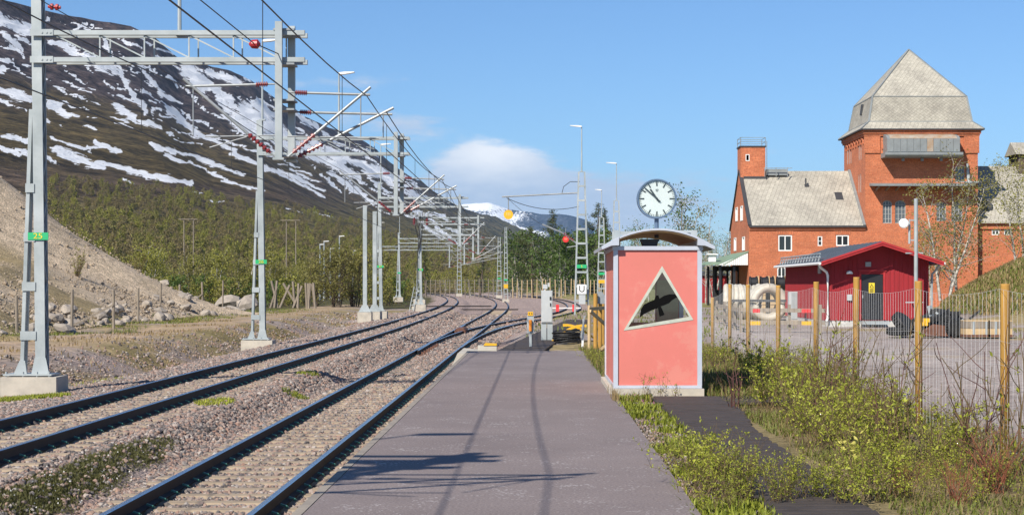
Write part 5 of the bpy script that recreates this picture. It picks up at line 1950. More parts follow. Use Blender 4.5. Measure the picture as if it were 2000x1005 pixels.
# aerial pole
x = (1789 - CX) * 70 / FX
ap = thing('aerial_pole', 'thick steel pole with a white dish aerial standing before the red hut', 'pole', (x, 70, 0))
mb = MB()
mb.tube([(x, 70, -0.1), (x, 70, 5.37)], 0.085, 12)
mb.build('shaft', 'galv', ap)
mb = MB()
for z in (3.05, 0.95):
    mb.bar((x - .45, 70.0, z), (x + .3, 70.0, z), 0.06, 0.05)
    mb.bar((x, 70.0, z), (x, 70.9, z), 0.05, 0.05)
mb.build('wall_bracket', 'galv', ap)
mb = MB()
mb.tube([(x - .28, 70, 3.45), (x - .28, 70, 4.25)], 0.05, 8)
for z in (3.6, 4.45):
    mb.bar((x - .3, 70, z), (x, 70, z), 0.05)
mb.tube([(x - .28, 70, 4.0), (x - .28, 70, 4.5)], 0.035, 8)
mb.build('aerial_bracket', 'galv', ap)
mb = MB()
dxp, dz = px(1765.5, 436, 69.8)
mb.lathe((dxp, 69.8, dz), [(0.04, -0.03), (0.15, -0.05), (0.205, -0.02), (0.205, 0.1), (0.05, 0.16)], 'y', 24)
mb.bar((dxp, 69.9, dz), (x - .28, 70, dz), 0.05)
mb.build('dish', 'white_paint', ap)

# ================================================================ brick water tower and its wings
TY = 139.0
TX0, TX1, TYB = 27.8, 37.35, 148.6
bt = thing('brick_station_house', 'red brick station house with a tall tower under a grey hipped slate roof', 'building', (30, 145, 0))
def arch_poly(x0, x1, z0, z1, n=8):
    r_ = (x1 - x0) / 2
    h = min(r_, 0.35 * (x1 - x0))
    pts = [(x0, z0), (x1, z0), (x1, z1 - h)]
    for k in range(1, n):
        a = math.pi * k / n
        pts.append(((x0 + x1) / 2 + r_ * math.cos(a), z1 - h + h * math.sin(a)))
    pts.append((x0, z1 - h))
    return pts
def window_y(parent, poly, Y, frame, pane, nx_, nz_, fw=0.07, dep=0.12):
    """window in a wall that faces -Y: frame ring, pane, glazing bars"""
    xs_ = [p[0] for p in poly]
    zs_ = [p[1] for p in poly]
    x0, x1, z0, z1 = min(xs_), max(xs_), min(zs_), max(zs_)
    xc, zc = (x0 + x1) / 2, (z0 + z1) / 2
    inner = [(xc + (a - xc) * (1 - 2 * fw / (x1 - x0)), zc + (b - zc) * (1 - 2 * fw / (z1 - z0))) for a, b in poly]
    mb = MB()
    mb.prism(poly, 'y', Y + dep + .03, Y + dep + .05)
    wd = mb.build('window', pane, parent)
    mb = MB()
    mb.panel(poly, [inner], 'y', Y + dep - .04, Y + dep + .025)
    mb.build('frame', frame, wd)
    mb = MB()
    for k in range(1, nx_):
        x = x0 + (x1 - x0) * k / nx_
        mb.box(x - fw * .45, x + fw * .45, Y + dep - .02, Y + dep + .022, z0 + fw, z1 - fw)
    for k in range(1, nz_):
        z = z0 + (z1 - z0) * k / nz_
        mb.box(x0 + fw, x1 - fw, Y + dep - .015, Y + dep + .02, z - fw * .3, z + fw * .3)
    if mb.v:
        mb.build('glazing_bar', frame, wd)
def window_x(parent, poly, X, frame, pane, fw=0.08, dep=0.1):
    """window in a wall that faces -X"""
    ys_ = [p[0] for p in poly]
    zs_ = [p[1] for p in poly]
    yc, zc = (min(ys_) + max(ys_)) / 2, (min(zs_) + max(zs_)) / 2
    inner = [(yc + (a - yc) * 0.72, zc + (b - zc) * 0.88) for a, b in poly]
    mb = MB()
    mb.prism(poly, 'x', X + dep + .03, X + dep + .05)
    wd = mb.build('window', pane, parent)
    mb = MB()
    mb.panel(poly, [inner], 'x', X + dep - .08, X + dep + .025)
    mb.build('frame', frame, wd)
def rect(x0, x1, z0, z1):
    return [(x0, z0), (x1, z0), (x1, z1), (x0, z1)]
def prect(xa, xb, ya, yb, Y):
    x0, z1 = px(xa, ya, Y)
    x1, z0 = px(xb, yb, Y)
    return rect(x0, x1, z0, z1)
ZE = 14.95
# tower front
tw = []
for (xa, xb, ya, yb) in ((1724, 1742, 391, 436), (1748, 1769, 391, 436), (1829, 1848, 394, 432), (1858, 1880, 394, 432)):
    q = prect(xa, xb, ya, yb, TY)
    tw.append(arch_poly(q[0][0], q[1][0], q[0][1], q[2][1]))
q = prect(1866, 1884, 325, 356, TY)
tw.append(q)
mb = MB()
mb.panel(rect(TX0, TX1, -0.3, ZE - .02), tw, 'y', TY, TY + 0.4)
mb.build('tower_wall', 'brick', bt)
for k, w_ in enumerate(tw):
    window_y(bt, w_, TY, 'window_grey', 'pane_light', 3, 5)
# tower left face
mb = MB()
holes = []
for yy in (140.9, 141.7, 145.4, 146.2, 147.0):
    holes.append(arch_poly(yy - .17, yy + .17, 12.5, 13.9))
for yy in (141.0, 141.8, 145.8, 146.6):
    holes.append(arch_poly(yy - .17, yy + .17, 9.7, 11.3))
mb.panel(rect(TY + .402, TYB - .402, -0.3, ZE - .02), holes, 'x', TX0, TX0 + .4)
mb.build('tower_wall', 'brick', bt)
for w_ in holes:
    window_x(bt, w_, TX0, 'window_grey', 'pane_light')
mb = MB()
mb.box(TX1 - .4, TX1, TY + .402, TYB - .402, -0.3, ZE - .02)
mb.build('tower_wall', 'brick', bt)
mb = MB()
mb.box(TX0, TX1, TYB - .4, TYB, -0.3, ZE - .02)
mb.build('tower_wall', 'brick', bt)
# corner pilasters, cornice and corbel arches stand proud of the wall
mb = MB()
for (a, b) in ((TX0 - .10, TX0 + 1.25), (TX1 - 1.2, TX1 + .10)):
    mb.box(a, b, TY - .10, TY - .003, 12.9, ZE - .45)
mb.build('pilaster', 'brick', bt)
mb = MB()
mb.box(TX0 - .22, TX1 + .22, TY - .24, TY - .006, ZE - .42, ZE - .10)
mb.box(TX0 - .22, TX0 - .006, TY - .006, TYB + .2, ZE - .42, ZE - .10)
mb.build('cornice', 'brick', bt)
mb = MB()
mb.box(TX0 - .14, TX1 + .14, TY - .14, TY - .008, ZE - .60, ZE - .425)
mb.box(TX0 - .14, TX0 - .008, TY - .008, TYB + .1, ZE - .60, ZE - .425)
mb.build('cornice', 'brick', bt)
def arch_ring(y_or_x, c, z, r_, w_, plane, t0, t1):
    pts = [(c + r_ * math.cos(a), z + r_ * math.sin(a)) for a in np.linspace(0, math.pi, 9)]
    pts += [(c + (r_ - w_) * math.cos(a), z + (r_ - w_) * math.sin(a)) for a in np.linspace(math.pi, 0, 9)]
    mb = MB()
    mb.prism(pts, 'y' if plane == 'y' else 'x', t0, t1)
    mb.build('corbel_arch', 'brick', bt)
for c in (TX0 + 2.0, TX1 - 1.9):
    arch_ring(0, c, 13.25, 0.62, 0.16, 'y', TY - .10, TY - .004)
for k in range(7):
    arch_ring(0, 140.2 + k * 1.15, 13.75, 0.55, 0.16, 'x', TX0 - .10, TX0 - .004)
# slate tower roof: flare, steep belt, pyramid
cxr, cyr = (TX0 + TX1) / 2, (TY + TYB) / 2
LV = [(-0.42, ZE), (0.38, 15.62), (0.76, 17.8)]
rings = []
for s, z in LV:
    rings.append([(TX0 + s, TY + s, z), (TX1 - s, TY + s, z), (TX1 - s, TYB - s, z), (TX0 + s, TYB - s, z)])
mb = MB()
vs_ = [v for r_ in rings for v in r_] + [(cxr, cyr, 22.35)]
fs_ = []
for i in range(2):
    for k in range(4):
        fs_.append((i * 4 + k, i * 4 + (k + 1) % 4, i * 4 + 4 + (k + 1) % 4, i * 4 + 4 + k))
for k in range(4):
    fs_.append((8 + k, 8 + (k + 1) % 4, 12))
fs_.append((3, 2, 1, 0))
mb.add(vs_, fs_)
tr_ = mb.build('tower_roof', 'slate', bt)
mb = MB()
for k in range(4):
    for i in range(2):
        mb.bar(rings[i][k], rings[i + 1][k], 0.14, 0.10)
    mb.bar(rings[2][k], (cxr, cyr, 22.37), 0.14, 0.10)
for r_ in rings[1:]:
    for k in range(4):
        mb.bar(r_[k], r_[(k + 1) % 4], 0.07, 0.07)
mb.build('ridge_cap', 'zinc', tr_)
mb = MB()
r_ = rings[0]
for k in range(4):
    mb.bar(Vector(r_[k]) - Vector((0, 0, .06)), Vector(r_[(k + 1) % 4]) - Vector((0, 0, .06)), 0.12, 0.10)
mb.build('eave_gutter', 'roof_dark', tr_)
mb = MB()
mb.bar((TX0 + .50, 143.4, 16.6), (TX0 + .62, 143.4, 17.5), 0.12, 0.55, (0, 1, 0))
mb.build('roof_hatch', 'roof_dark', tr_)
# zinc hood on the tower front
HBX0, HBX1 = (1730 - CX) * 137.2 / FX, (1880 - CX) * 137.2 / FX
hd = MB()
hd.prism([(TY - 1.6, 12.85), (TY - .004, 12.85), (TY - .004, 14.5), (TY - 1.25, 14.25), (TY - 1.6, 14.0)], 'x', HBX0 + .15, HBX1 - .15)
hood = hd.build('hood', 'zinc', bt)
mb = MB()
mb.prism([(TY - 1.62, 14.02), (TY - 1.26, 14.28), (TY - .006, 14.54), (TY - .006, 14.51), (TY - 1.26, 14.25), (TY - 1.62, 13.99)], 'x', HBX0 + .4, HBX1 - .4)
mb.build('hood_roof', 'zinc_rust', hood)
mb = MB()
mb.prism([(TY - 1.85, 12.84), (TY - .006, 12.84), (TY - .006, 12.45), (TY - 1.70, 12.45), (TY - 1.85, 12.62)], 'x', HBX0 - .05, HBX1 + .05)
mb.build('hood_floor', 'zinc', hood)
n = 11
for k in range(n):
    xa = HBX0 + .16 + (HBX1 - HBX0 - .32) * k / n
    xb = HBX0 + .16 + (HBX1 - HBX0 - .32) * (k + 1) / n
    mb = MB()
    mb.box(xa + .02, xb - .02, TY - 1.64, TY - 1.605, 12.9, 13.98)
    mb.build('panel', 'zinc' if k != 6 else 'zinc_rust', hood)
for f in (.25, .5, .75):
    mb = MB()
    xx = HBX0 + (HBX1 - HBX0) * f
    mb.box(xx - .1, xx + .1, TY - 1.2, TY - .9, 12.15, 12.44)
    mb.build('bracket', 'zinc', hood)
# canopy slab
mb = MB()
mb.prism([(TY - 1.55, 10.18), (TY - .004, 10.35), (TY - .004, 10.12), (TY - 1.55, 10.03)], 'x', (1705 - CX) * 137.5 / FX, (1905 - CX) * 137.5 / FX)
cs = mb.build('canopy', 'zinc', bt)
for k in range(10):
    xx = 28.7 + k * 0.85
    mb = MB()
    mb.bar((xx, TY - .02, 9.75), (xx, TY - 1.4, 9.98), 0.10, 0.14)
    mb.build('canopy_strut', 'grey_wood', cs)
mb = MB()
mb.tube([(36.4, TY - .2, 12.0), (36.5, TY - .2, 10.6), (36.6, TY - .25, 10.4)], 0.12, 8)
mb.box(36.2, 37.3, TY - .5, TY - .02, 10.36, 10.5)
mb.build('vent_pipe', 'galv', bt)
# ---- left wing
WX0, WE, WR, WYB, WYR = 17.94, 6.72, 11.75, 152.2, 145.6
WH = [prect(1520, 1547, 459, 490, TY), prect(1597, 1606, 461, 480, TY), prect(1633, 1658, 459, 480, TY)]
q = prect(1518, 1535, 519, 560, TY)
WH.append(arch_poly(q[0][0], q[1][0], q[0][1], q[2][1]))
mb = MB()
mb.panel(rect(WX0, TX0 - .002, -0.3, WE), WH, 'y', TY + .003, TY + 0.4)
mb.build('wing_wall', 'brick', bt)
window_y(bt, WH[0], TY, 'white_paint', 'pane', 2, 1, 0.10, 0.06)
window_y(bt, WH[1], TY, 'white_paint', 'pane', 1, 2, 0.08, 0.06)
window_y(bt, WH[2], TY, 'white_paint', 'pane', 2, 1, 0.10, 0.06)
window_y(bt, WH[3], TY, 'white_paint', 'pane', 2, 2, 0.09, 0.06)
mb = MB()
for w_ in (WH[0], WH[2]):
    x0, x1, z1 = w_[0][0], w_[1][0], w_[2][1]
    for k in range(8):
        xx = x0 - .15 + (x1 - x0 + .3) * (k + .5) / 8
        mb.box(xx - .055, xx + .055, TY - .035, TY + .001, z1 + .04, z1 + .36 + .1 * math.sin(math.pi * (k + .5) / 8))
mb.build('window_arch', 'brick', bt)
mb = MB()
mb.box(WX0, TX0 - .004, TY - .12, TY + .001, WE - .32, WE - .02)
mb.build('cornice', 'brick', bt)
mb = MB()
mb.box(WX0 - .02, TX0 - .004, TY - .30, TY - .13, WE - .10, WE + .04)
mb.build('gutter', 'roof_dark', bt)
GH = []
for (xa, xb, ya, yb) in ((1437, 1441, 405, 432), (1446.6, 1451, 402, 431), (1434, 1438, 464, 490), (1450, 1455, 462, 489)):
    Ya, Yb = WX0 * FX / (xa - CX), WX0 * FX / (xb - CX)
    Ym = (Ya + Yb) / 2
    GH.append([(Yb, EYE + (CY - yb) * Ym / FX), (Ya, EYE + (CY - yb) * Ym / FX), (Ya, EYE + (CY - ya) * Ym / FX), (Yb, EYE + (CY - ya) * Ym / FX)])
mb = MB()
mb.panel([(TY + .402, -0.3), (WYB, -0.3), (WYB, WE), (WYR, WR), (TY + .402, WE + .3)], GH, 'x', WX0, WX0 + .4)
mb.build('gable_wall', 'brick', bt)
for w_ in GH:
    window_x(bt, w_, WX0, 'white_paint', 'white_paint', 0.08, 0.04)
mb = MB()
mb.prism([(TY - .28, WE + .02), (WYR, WR + .10), (WYB + .28, WE + .02), (WYB + .28, WE - .12), (WYR, WR - .06), (TY - .28, WE - .10)], 'x', WX0 + .06, TX0 - .004)
wr = mb.build('wing_roof', 'slate', bt)
mb = MB()
mb.bar((WX0 + .03, TY - .30, WE + .04), (WX0 + .03, WYR, WR + .16), 0.30, 0.12)
mb.bar((WX0 + .03, WYB + .30, WE + .04), (WX0 + .03, WYR, WR + .16), 0.30, 0.12)
mb.build('verge', 'roof_dark', wr)
mb = MB()
mb.bar((TX0 - .12, TY - .30, WE + .06), (TX0 - .12, WYR, WR + .18), 0.22, 0.10)
mb.build('flashing', 'zinc', wr)
q0, zz = px(1637, 383, 142.6)
mb = MB()
sl = (WR - WE) / (WYR - TY)
mb.prism([(141.9, WE + (141.9 - TY) * sl + .12), (142.8, WE + (142.8 - TY) * sl + .12), (142.8, WE + (142.8 - TY) * sl + .20), (141.9, WE + (141.9 - TY) * sl + .20)], 'x', q0 - .3, q0 + .35)
mb.build('skylight', 'roof_dark', wr)
xx, zz = px(1573, 362, 143.8)
mb = MB()
mb.tube([(xx, 143.6, zz - .2), (xx, 143.6, zz + .6)], 0.07, 8)
mb.box(xx - .1, xx + .25, 143.5, 143.8, zz - .25, zz + .1)
mb.build('vent_pipe', 'roof_dark', wr)
mb = MB()
mb.box(20.2, 22.0, 144.6, 145.2, WR - .35, WR + .2)
for k in range(3):
    mb.bar((20.0 + k, 144.2, WR - .5), (20.0 + k, 144.2, WR + .3), 0.06)
mb.bar((19.9, 144.2, WR + .25), (22.4, 144.2, WR + .25), 0.05)
mb.build('roof_ladder', 'zinc', wr)
# chimney turret with railing
CX0, CX1, CY0_, CY1_ = WX0 - .02, 20.1, 144.6, 146.9
mb = MB()
wq = [rect(18.36, 18.70, 12.65, 13.25)]
mb.panel(rect(CX0, CX1, 10.6, 13.9), wq, 'y', CY0_, CY0_ + .3)
mb.panel(rect(CX0, CX1, 10.6, 13.9), wq, 'y', CY1_ - .3, CY1_)
mb.box(CX0, CX0 + .3, CY0_ + .301, CY1_ - .301, 10.6, 13.9)
mb.box(CX1 - .3, CX1, CY0_ + .301, CY1_ - .301, 10.6, 13.9)
ch = mb.build('chimney_turret', 'brick', bt)
mb = MB()
mb.panel(rect(18.36, 18.70, 12.65, 13.25), [rect(18.42, 18.64, 12.71, 13.19)], 'y', CY0_ - .02, CY0_ + .05)
mb.build('opening_frame', 'white_paint', ch)
mb = MB()
mb.box(CX0 - .08, CX1 + .08, CY0_ - .08, CY1_ + .08, 13.902, 14.0)
mb.build('coping', 'roof_dark', ch)
mb = MB()
mb.box(CX0 + .25, CX1 + .15, CY0_ - .05, CY0_ - .004, 10.7, 11.3)
mb.build('flashing', 'roof_dark', ch)
mb = MB()
for (x, y) in ((CX0, CY0_), (CX1, CY0_), (CX0, CY1_), (CX1, CY1_)):
    mb.tube([(x, y, 14.0), (x, y, 14.75)], 0.03, 6)
for z in (14.35, 14.73):
    mb.tube([(CX0, CY0_, z), (CX1, CY0_, z), (CX1, CY1_, z), (CX0, CY1_, z), (CX0, CY0_, z)], 0.025, 6)
mb.tube([(CX1 + .1, CY0_ - .2, 11.5), (CX1 + .1, CY0_ - .2, 14.4)], 0.03, 6)
mb.build('railing', 'zinc', ch)
# ---- porch on the gable
mb = MB()
mb.add([(14.3, 139.6, 3.50), (15.9, 139.3, 3.55), (WX0, 139.3, 4.62), (WX0, 150.5, 4.62), (14.3, 150.5, 3.50),
        (14.3, 139.6, 3.42), (15.9, 139.3, 3.47), (WX0, 139.3, 4.54), (WX0, 150.5, 4.54), (14.3, 150.5, 3.42)],
       [(0, 1, 2, 3, 4), (9, 8, 7, 6, 5), (0, 5, 6, 1), (1, 6, 7, 2), (2, 7, 8, 3), (3, 8, 9, 4), (4, 9, 5, 0)])
pr = mb.build('porch_roof', 'green_roof', bt)
for k in range(14):
    a, b = 15.45 + k * (2.45 / 14), 15.45 + (k + 1) * (2.45 / 14) - .02
    za_ = 3.5 + 1.0 * (a - 15.4) / 2.54
    zb_ = 3.5 + 1.0 * (b - 15.4) / 2.54
    mb = MB()
    mb.prism([(a, 3.42), (b, 3.42), (b, max(zb_ - .04, 3.45)), (a, max(za_ - .04, 3.44))], 'y', 139.32, 139.36)
    mb.build('board', 'white_paint', pr)
for (x, y) in ((15.6, 140.0), (16.8, 140.0), (15.6, 145), (15.6, 149.8)):
    mb = MB()
    mb.box(x - .1, x + .1, y - .1, y + .1, -0.2, 3.44)
    mb.build('porch_post', 'black_paint', bt)
mb = MB()
for k in range(18):
    mb.box(15.7 + k * .125, 15.74 + k * .125, 140.0, 140.04, 0.2, 1.3)
mb.box(15.6, WX0, 139.98, 140.06, 1.28, 1.36)
mb.build('porch_railing', 'roof_dark', bt)
mb = MB()
wl_ = [arch_poly(16.0 + k * .5, 16.32 + k * .5, 1.3, 3.0) for k in range(4)]
mb.panel(rect(15.7, WX0, 0, 3.4), wl_, 'y', 146.0, 146.1)
mb.build('porch_screen', 'dark_room', bt)
mb = MB()
mb.box(14.9, 15.5, 142.5, 143.3, 3.75, 4.35)
mb.box(14.75, 15.65, 142.3, 143.5, 4.35, 4.45)
mb.build('porch_vent', 'white_paint', pr)
# ---- right wing
mb = MB()
RX1 = 52
wq = prect(1937, 1952, 443, 459, TY + 1)
mb.panel(rect(TX1 + .004, RX1, -0.3, 7.1), [wq, prect(1961, 1976, 443, 459, TY + 1)], 'y', TY + 1, TY + 1.4)
mb.build('wing_wall', 'brick', bt)
window_y(bt, wq, TY + 1, 'white_paint', 'pane', 2, 2, 0.08, 0.05)
window_y(bt, prect(1961, 1976, 443, 459, TY + 1), TY + 1, 'white_paint', 'pane', 2, 2, 0.08, 0.05)
mb = MB()
mb.box(TX1 + .006, RX1, TY + .86, TY + .998, 6.5, 7.08)
mb.build('cornice', 'brick', bt)
mb = MB()
mb.prism([(TY + .6, 7.1), (146.5, 12.35), (153, 7.3), (153, 7.1), (146.5, 12.15), (TY + .6, 6.98)], 'x', TX1 + .008, RX1 + .3)
wr2 = mb.build('wing_roof', 'slate', bt)
mb = MB()
s0 = (12.35 - 7.1) / (146.5 - TY - .6)
def rz(y):
    return 7.1 + (y - TY - .6) * s0
mb.prism([(140.9, rz(140.9) + .05), (142.0, rz(142.0) + .05), (142.0, rz(142.0) + .10), (141.2, rz(142.0) + .10), (140.9, rz(140.9) + .3)], 'x', 37.9, 39.1)
mb.build('skylight', 'roof_dark', wr2)
mb = MB()
mb.prism([(42.7, 11.5), (48, 11.5), (48, 13.3), (42.7, 13.3)], 'y', 145.5, 148.5)
mb.prism([(42.3, 13.3), (48.4, 13.3), (48.0, 13.35), (42.9, 13.35)], 'y', 145.2, 148.8)
vc = mb.build('roof_vent_house', 'bark_dark', wr2)
mb = MB()
mb.prism([(145.1, 13.30), (148.9, 13.30), (147, 14.5)], 'x', 42.4, 48.3)
mb.build('vent_roof', 'slate', vc)
for k in range(5):
    mb = MB()
    mb.box(43.4, 47.5, 145.40, 145.48, 12.1 + k * .22, 12.22 + k * .22)
    mb.build('louvre', 'bark_dark', vc)
# dark interiors behind the openings
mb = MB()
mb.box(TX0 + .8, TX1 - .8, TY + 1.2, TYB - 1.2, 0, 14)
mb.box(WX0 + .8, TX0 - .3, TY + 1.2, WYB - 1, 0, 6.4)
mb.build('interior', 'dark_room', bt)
# ---- red shed far behind
p = thing('storage_shed', 'dark red wooden shed behind the birch trunks by the station house porch', 'shed', (18.3, 172, 0))
mb = MB()
mb.box(16.6, 19.7, 171, 175, -0.3, 2.7)
mb.build('wall', 'red_board', p)
for k in range(12):
    mb = MB()
    mb.box(16.7 + k * .26, 16.74 + k * .26, 170.96, 170.998, -0.2, 2.7)
    mb.build('cover_board', 'red_trim', p)
mb = MB()
mb.prism([(16.3, 2.72), (20.0, 2.72), (20.0, 2.85), (18.2, 3.3), (16.3, 2.85)], 'y', 170.7, 175.3)
mb.build('roof', 'roof_dark', p)

# ================================================================ things in the yard
# cream pipe coils lying on their sides
for i, (xp, Y, r_, lb) in enumerate(((1500, 84, 0.78, 'fat coil of cream plastic pipe with a dark hollow end facing the fence'), (1452, 87, 0.80, 'coil of cream plastic pipe leaning behind the hollow-ended coil'))):
    xc = (xp - CX) * Y / FX
    p = thing('pipe_coil', lb, 'pipe coil', (xc, Y, 0), 'cream pipe coils')
    mb = MB()
    for k in range(9):
        rr_ = r_ - 0.03 * (k % 2) + random.uniform(-.03, .03)
        pts = [(xc - .9 + k * .2 * (1 if i else .9) + .10 * math.sin(a + k), Y + (rr_ if i else rr_ * .95) * math.sin(a), r_ + rr_ * math.cos(a)) for a in np.linspace(0, 2 * math.pi, 26)]
        if i == 0:
            pts = [(xc + rr_ * math.sin(a), Y - .5 + k * .22, r_ + rr_ * math.cos(a)) for a in np.linspace(0, 2 * math.pi, 26)]
        mb.tube(pts, 0.17 if i else 0.21, 8, None, False)
    mb.build('windings', 'coil_white', p, True)
# crates with cable drums on top
for i, (xp, w_, lb) in enumerate(((1482, 1.15, 'pale plywood crate with black cable drums on it beside the red hut'), (1514, 1.2, 'slatted plywood crate with a round hole beside the red hut'))):
    Y = 92
    xc = (xp - CX) * Y / FX
    p = thing('cable_crate', lb, 'crate', (xc, Y, 0), 'plywood crates')
    mb = MB()
    mb.box(xc - w_ / 2 + .04, xc + w_ / 2 - .04, Y - .4, Y + .6, 0.0, 1.35)
    mb.build('box', 'pale_wood', p)
    for k in range(5):
        mb = MB()
        mb.box(xc - w_ / 2, xc + w_ / 2, Y - .44, Y - .403, 0.1 + k * .26, 0.32 + k * .26)
        mb.build('slat', 'pale_wood', p)
    for q in range(2):
        xd_ = xc - .3 + q * .6
        dd = thing('cable_drum', 'black cable drum standing on the plywood crates beside the red hut', 'cable drum', (xd_, Y, 1.36), 'black cable drums on the crates')
        mb = MB()
        mb.lathe((xd_ - .2, Y + .1, 1.36 + .42), [(0.42, 0), (0.42, 0.05), (0.36, 0.06), (0.36, 0.34), (0.42, 0.35), (0.42, 0.40)], 'x', 22)
        mb.build('windings', 'coil_black', dd)
        mb = MB()
        mb.lathe((xd_ + .24, Y + .1, 1.36 + .42), [(0.44, 0), (0.44, 0.04)], 'x', 22)
        mb.build('flange', 'pale_wood', dd)
xc = (1466 - CX) * 93 / FX
mb = MB()
mb.lathe((xc, 93, 0), [(0.12, 0), (0.12, 1.9), (0.09, 2.0)], 'z', 10)
tag(mb.build('marker_bollard', 'yellow_paint'), 'yellow bollard by the plywood crates', 'bollard')
# grey electricity cabinet
xc = (1548 - CX) * 76 / FX
p = thing('electricity_cabinet', 'slim light grey electricity cabinet beside the red hut wall', 'cabinet', (xc, 76, 0))
mb = MB()
mb.box(xc - .20, xc + .20, 75.8, 76.15, 0.08, 1.38)
mb.build('housing', 'cabinet', p)
mb = MB()
mb.box(xc - .09, xc + .19, 75.77, 75.795, 0.12, 1.34)
mb.build('door', 'galv', p)
mb = MB()
mb.box(xc - .22, xc + .22, 75.7, 76.2, -0.1, 0.075)
mb.build('plinth', 'concrete', p)
# plank barrier with red and yellow reflector boards
bf = thing('plank_barrier', 'low grey plank barrier with red and yellow reflector boards in the gravel yard', 'barrier', (9.5, 62, 0))
def bpt(xp, Y, z):
    return ((xp - CX) * Y / FX, Y, z)
for (xp, Y) in ((1400, 78), (1415, 73), (1435, 67), (1447, 62.5), (1542, 62), (1602, 61.5)):
    a = bpt(xp, Y, 0)
    mb = MB()
    mb.box(a[0] - .05, a[0] + .05, Y - .05, Y + .05, -0.2, 0.95)
    mb.build('post', 'grey_wood', bf)
for z in (0.72, 0.26):
    for (a, b) in (((1398, 78), (1447, 62.5)), ((1447, 62.5), (1612, 61.5))):
        mb = MB()
        mb.bar(bpt(a[0], a[1] - .07, z + .02), bpt(b[0], b[1] - .07, z), 0.04, 0.15)
        mb.build('rail', 'grey_wood', bf)
mb = MB()
mb.bar(bpt(1430, 67, 1.05), bpt(1535, 66, 1.05), 0.1, 0.10)
mb.build('rail', 'roof_dark', bf)
for (xa, xb, z, mt) in ((1464, 1482, .72, 'red_disc'), (1558, 1581, .72, 'red_disc'), (1455, 1483, .26, 'yellow_paint'), (1558, 1582, .26, 'yellow_paint')):
    mb = MB()
    a, b = bpt(xa, 62.25, z), bpt(xb, 61.6, z)
    mb.box(a[0], b[0], 61.3, 61.34, z - .07, z + .07)
    mb.build('reflector_board', mt, bf)
# heap of tyres, blades and machine parts
def tyre(x, y, z, r_, w_, tilt, label):
    mb = MB()
    pr_ = []
    for k in range(20):
        pass
    mb.lathe((0, 0, 0), [(r_ * .55, -w_ / 2 * .9), (r_ * .9, -w_ / 2), (r_, -w_ / 2 * .6), (r_, w_ / 2 * .6), (r_ * .9, w_ / 2), (r_ * .55, w_ / 2 * .9)], 'z', 24)
    for k in range(24):
        a = 2 * math.pi * k / 24
        c, s = math.cos(a), math.sin(a)
        mb.bar((c * r_, s * r_, -w_ / 2 * .7), (c * r_ * 1.0 - s * .05, s * r_ + c * .05, w_ / 2 * .7), 0.05, 0.06, (c, s, 0))
    o = mb.build('tyre', 'rubber')
    o.location = (x, y, z)
    o.rotation_euler = tilt
    tag(o, label, 'tyre', 'tyres in the scrap heap')
YT = 56
def xat(p_):
    return (p_ - CX) * YT / FX
tyre(xat(1755), YT, 0.10, 0.38, 0.26, (0.05, 0, 0), 'black tyre lying flat at the end of the scrap heap')
tyre(xat(1772), YT + .6, 0.36, 0.42, 0.3, (0.5, 0.7, 0), 'treaded black tyre tilted on top of the flat one')
tyre(xat(1860), YT - .3, 0.24, 0.34, 0.24, (1.3, 0.2, 0.4), 'dark tyre standing next to the wooden box in the scrap heap')
p = thing('machine_bucket', 'rusty brown and yellow digger bucket in the scrap heap', 'digger bucket', (xat(1815), YT, 0))
x = xat(1815)
mb = MB()
mb.prism([(x - .55, -.05), (x + .55, -.05), (x + .62, .28), (x + .1, .35), (x - .2, .22)], 'y', YT - .4, YT + .1)
mb.build('blade', 'rust', p)
mb = MB()
mb.bar((x - .5, YT - .2, .1), (x + .6, YT + .2, .75), 0.18, 0.12)
mb.bar((x - .1, YT, .5), (x + .8, YT + .1, .55), 0.14, 0.14)
mb.build('arm', 'rubber', p)
mb = MB()
mb.box(x - .55, x - .15, YT - .45, YT - .2, .30, .42)
mb.box(x - .25, x - .05, YT - .3, YT - .1, .42, .55)
mb.build('coupling', 'yellow_paint', p)
p = thing('tarpaulin_heap', 'black machine parts heaped by the corner of the red hut', 'machine heap', (xat(1850), YT + 1, 0))
mb = MB()
bm = bmesh.new()
bmesh.ops.create_icosphere(bm, subdivisions=3, radius=1.0)
vv = []
for v in bm.verts:
    k = 1 + .45 * noise.noise(v.co * 2.1) + .2 * noise.noise(v.co * 5)
    vv.append((xat(1855) + v.co.x * .95 * k, YT + 1.2 + v.co.y * .5 * k, max(-.05, .25 + v.co.z * .55 * k)))
mb.add(vv, [tuple(v.index for v in f.verts) for f in bm.faces])
bm.free()
mb.build('bulk', 'rubber', p)
for k in range(9):
    a = Vector((xat(random.uniform(1800, 1900)), YT + random.uniform(.2, 1), random.uniform(.2, .7)))
    b = a + Vector((random.uniform(-.7, .7), random.uniform(-.3, .3), random.uniform(-.1, .45)))
    mb = MB()
    mb.bar(a, b, random.uniform(.05, .12))
    mb.build('steel_bar', 'rubber' if k % 3 else 'galv', p)
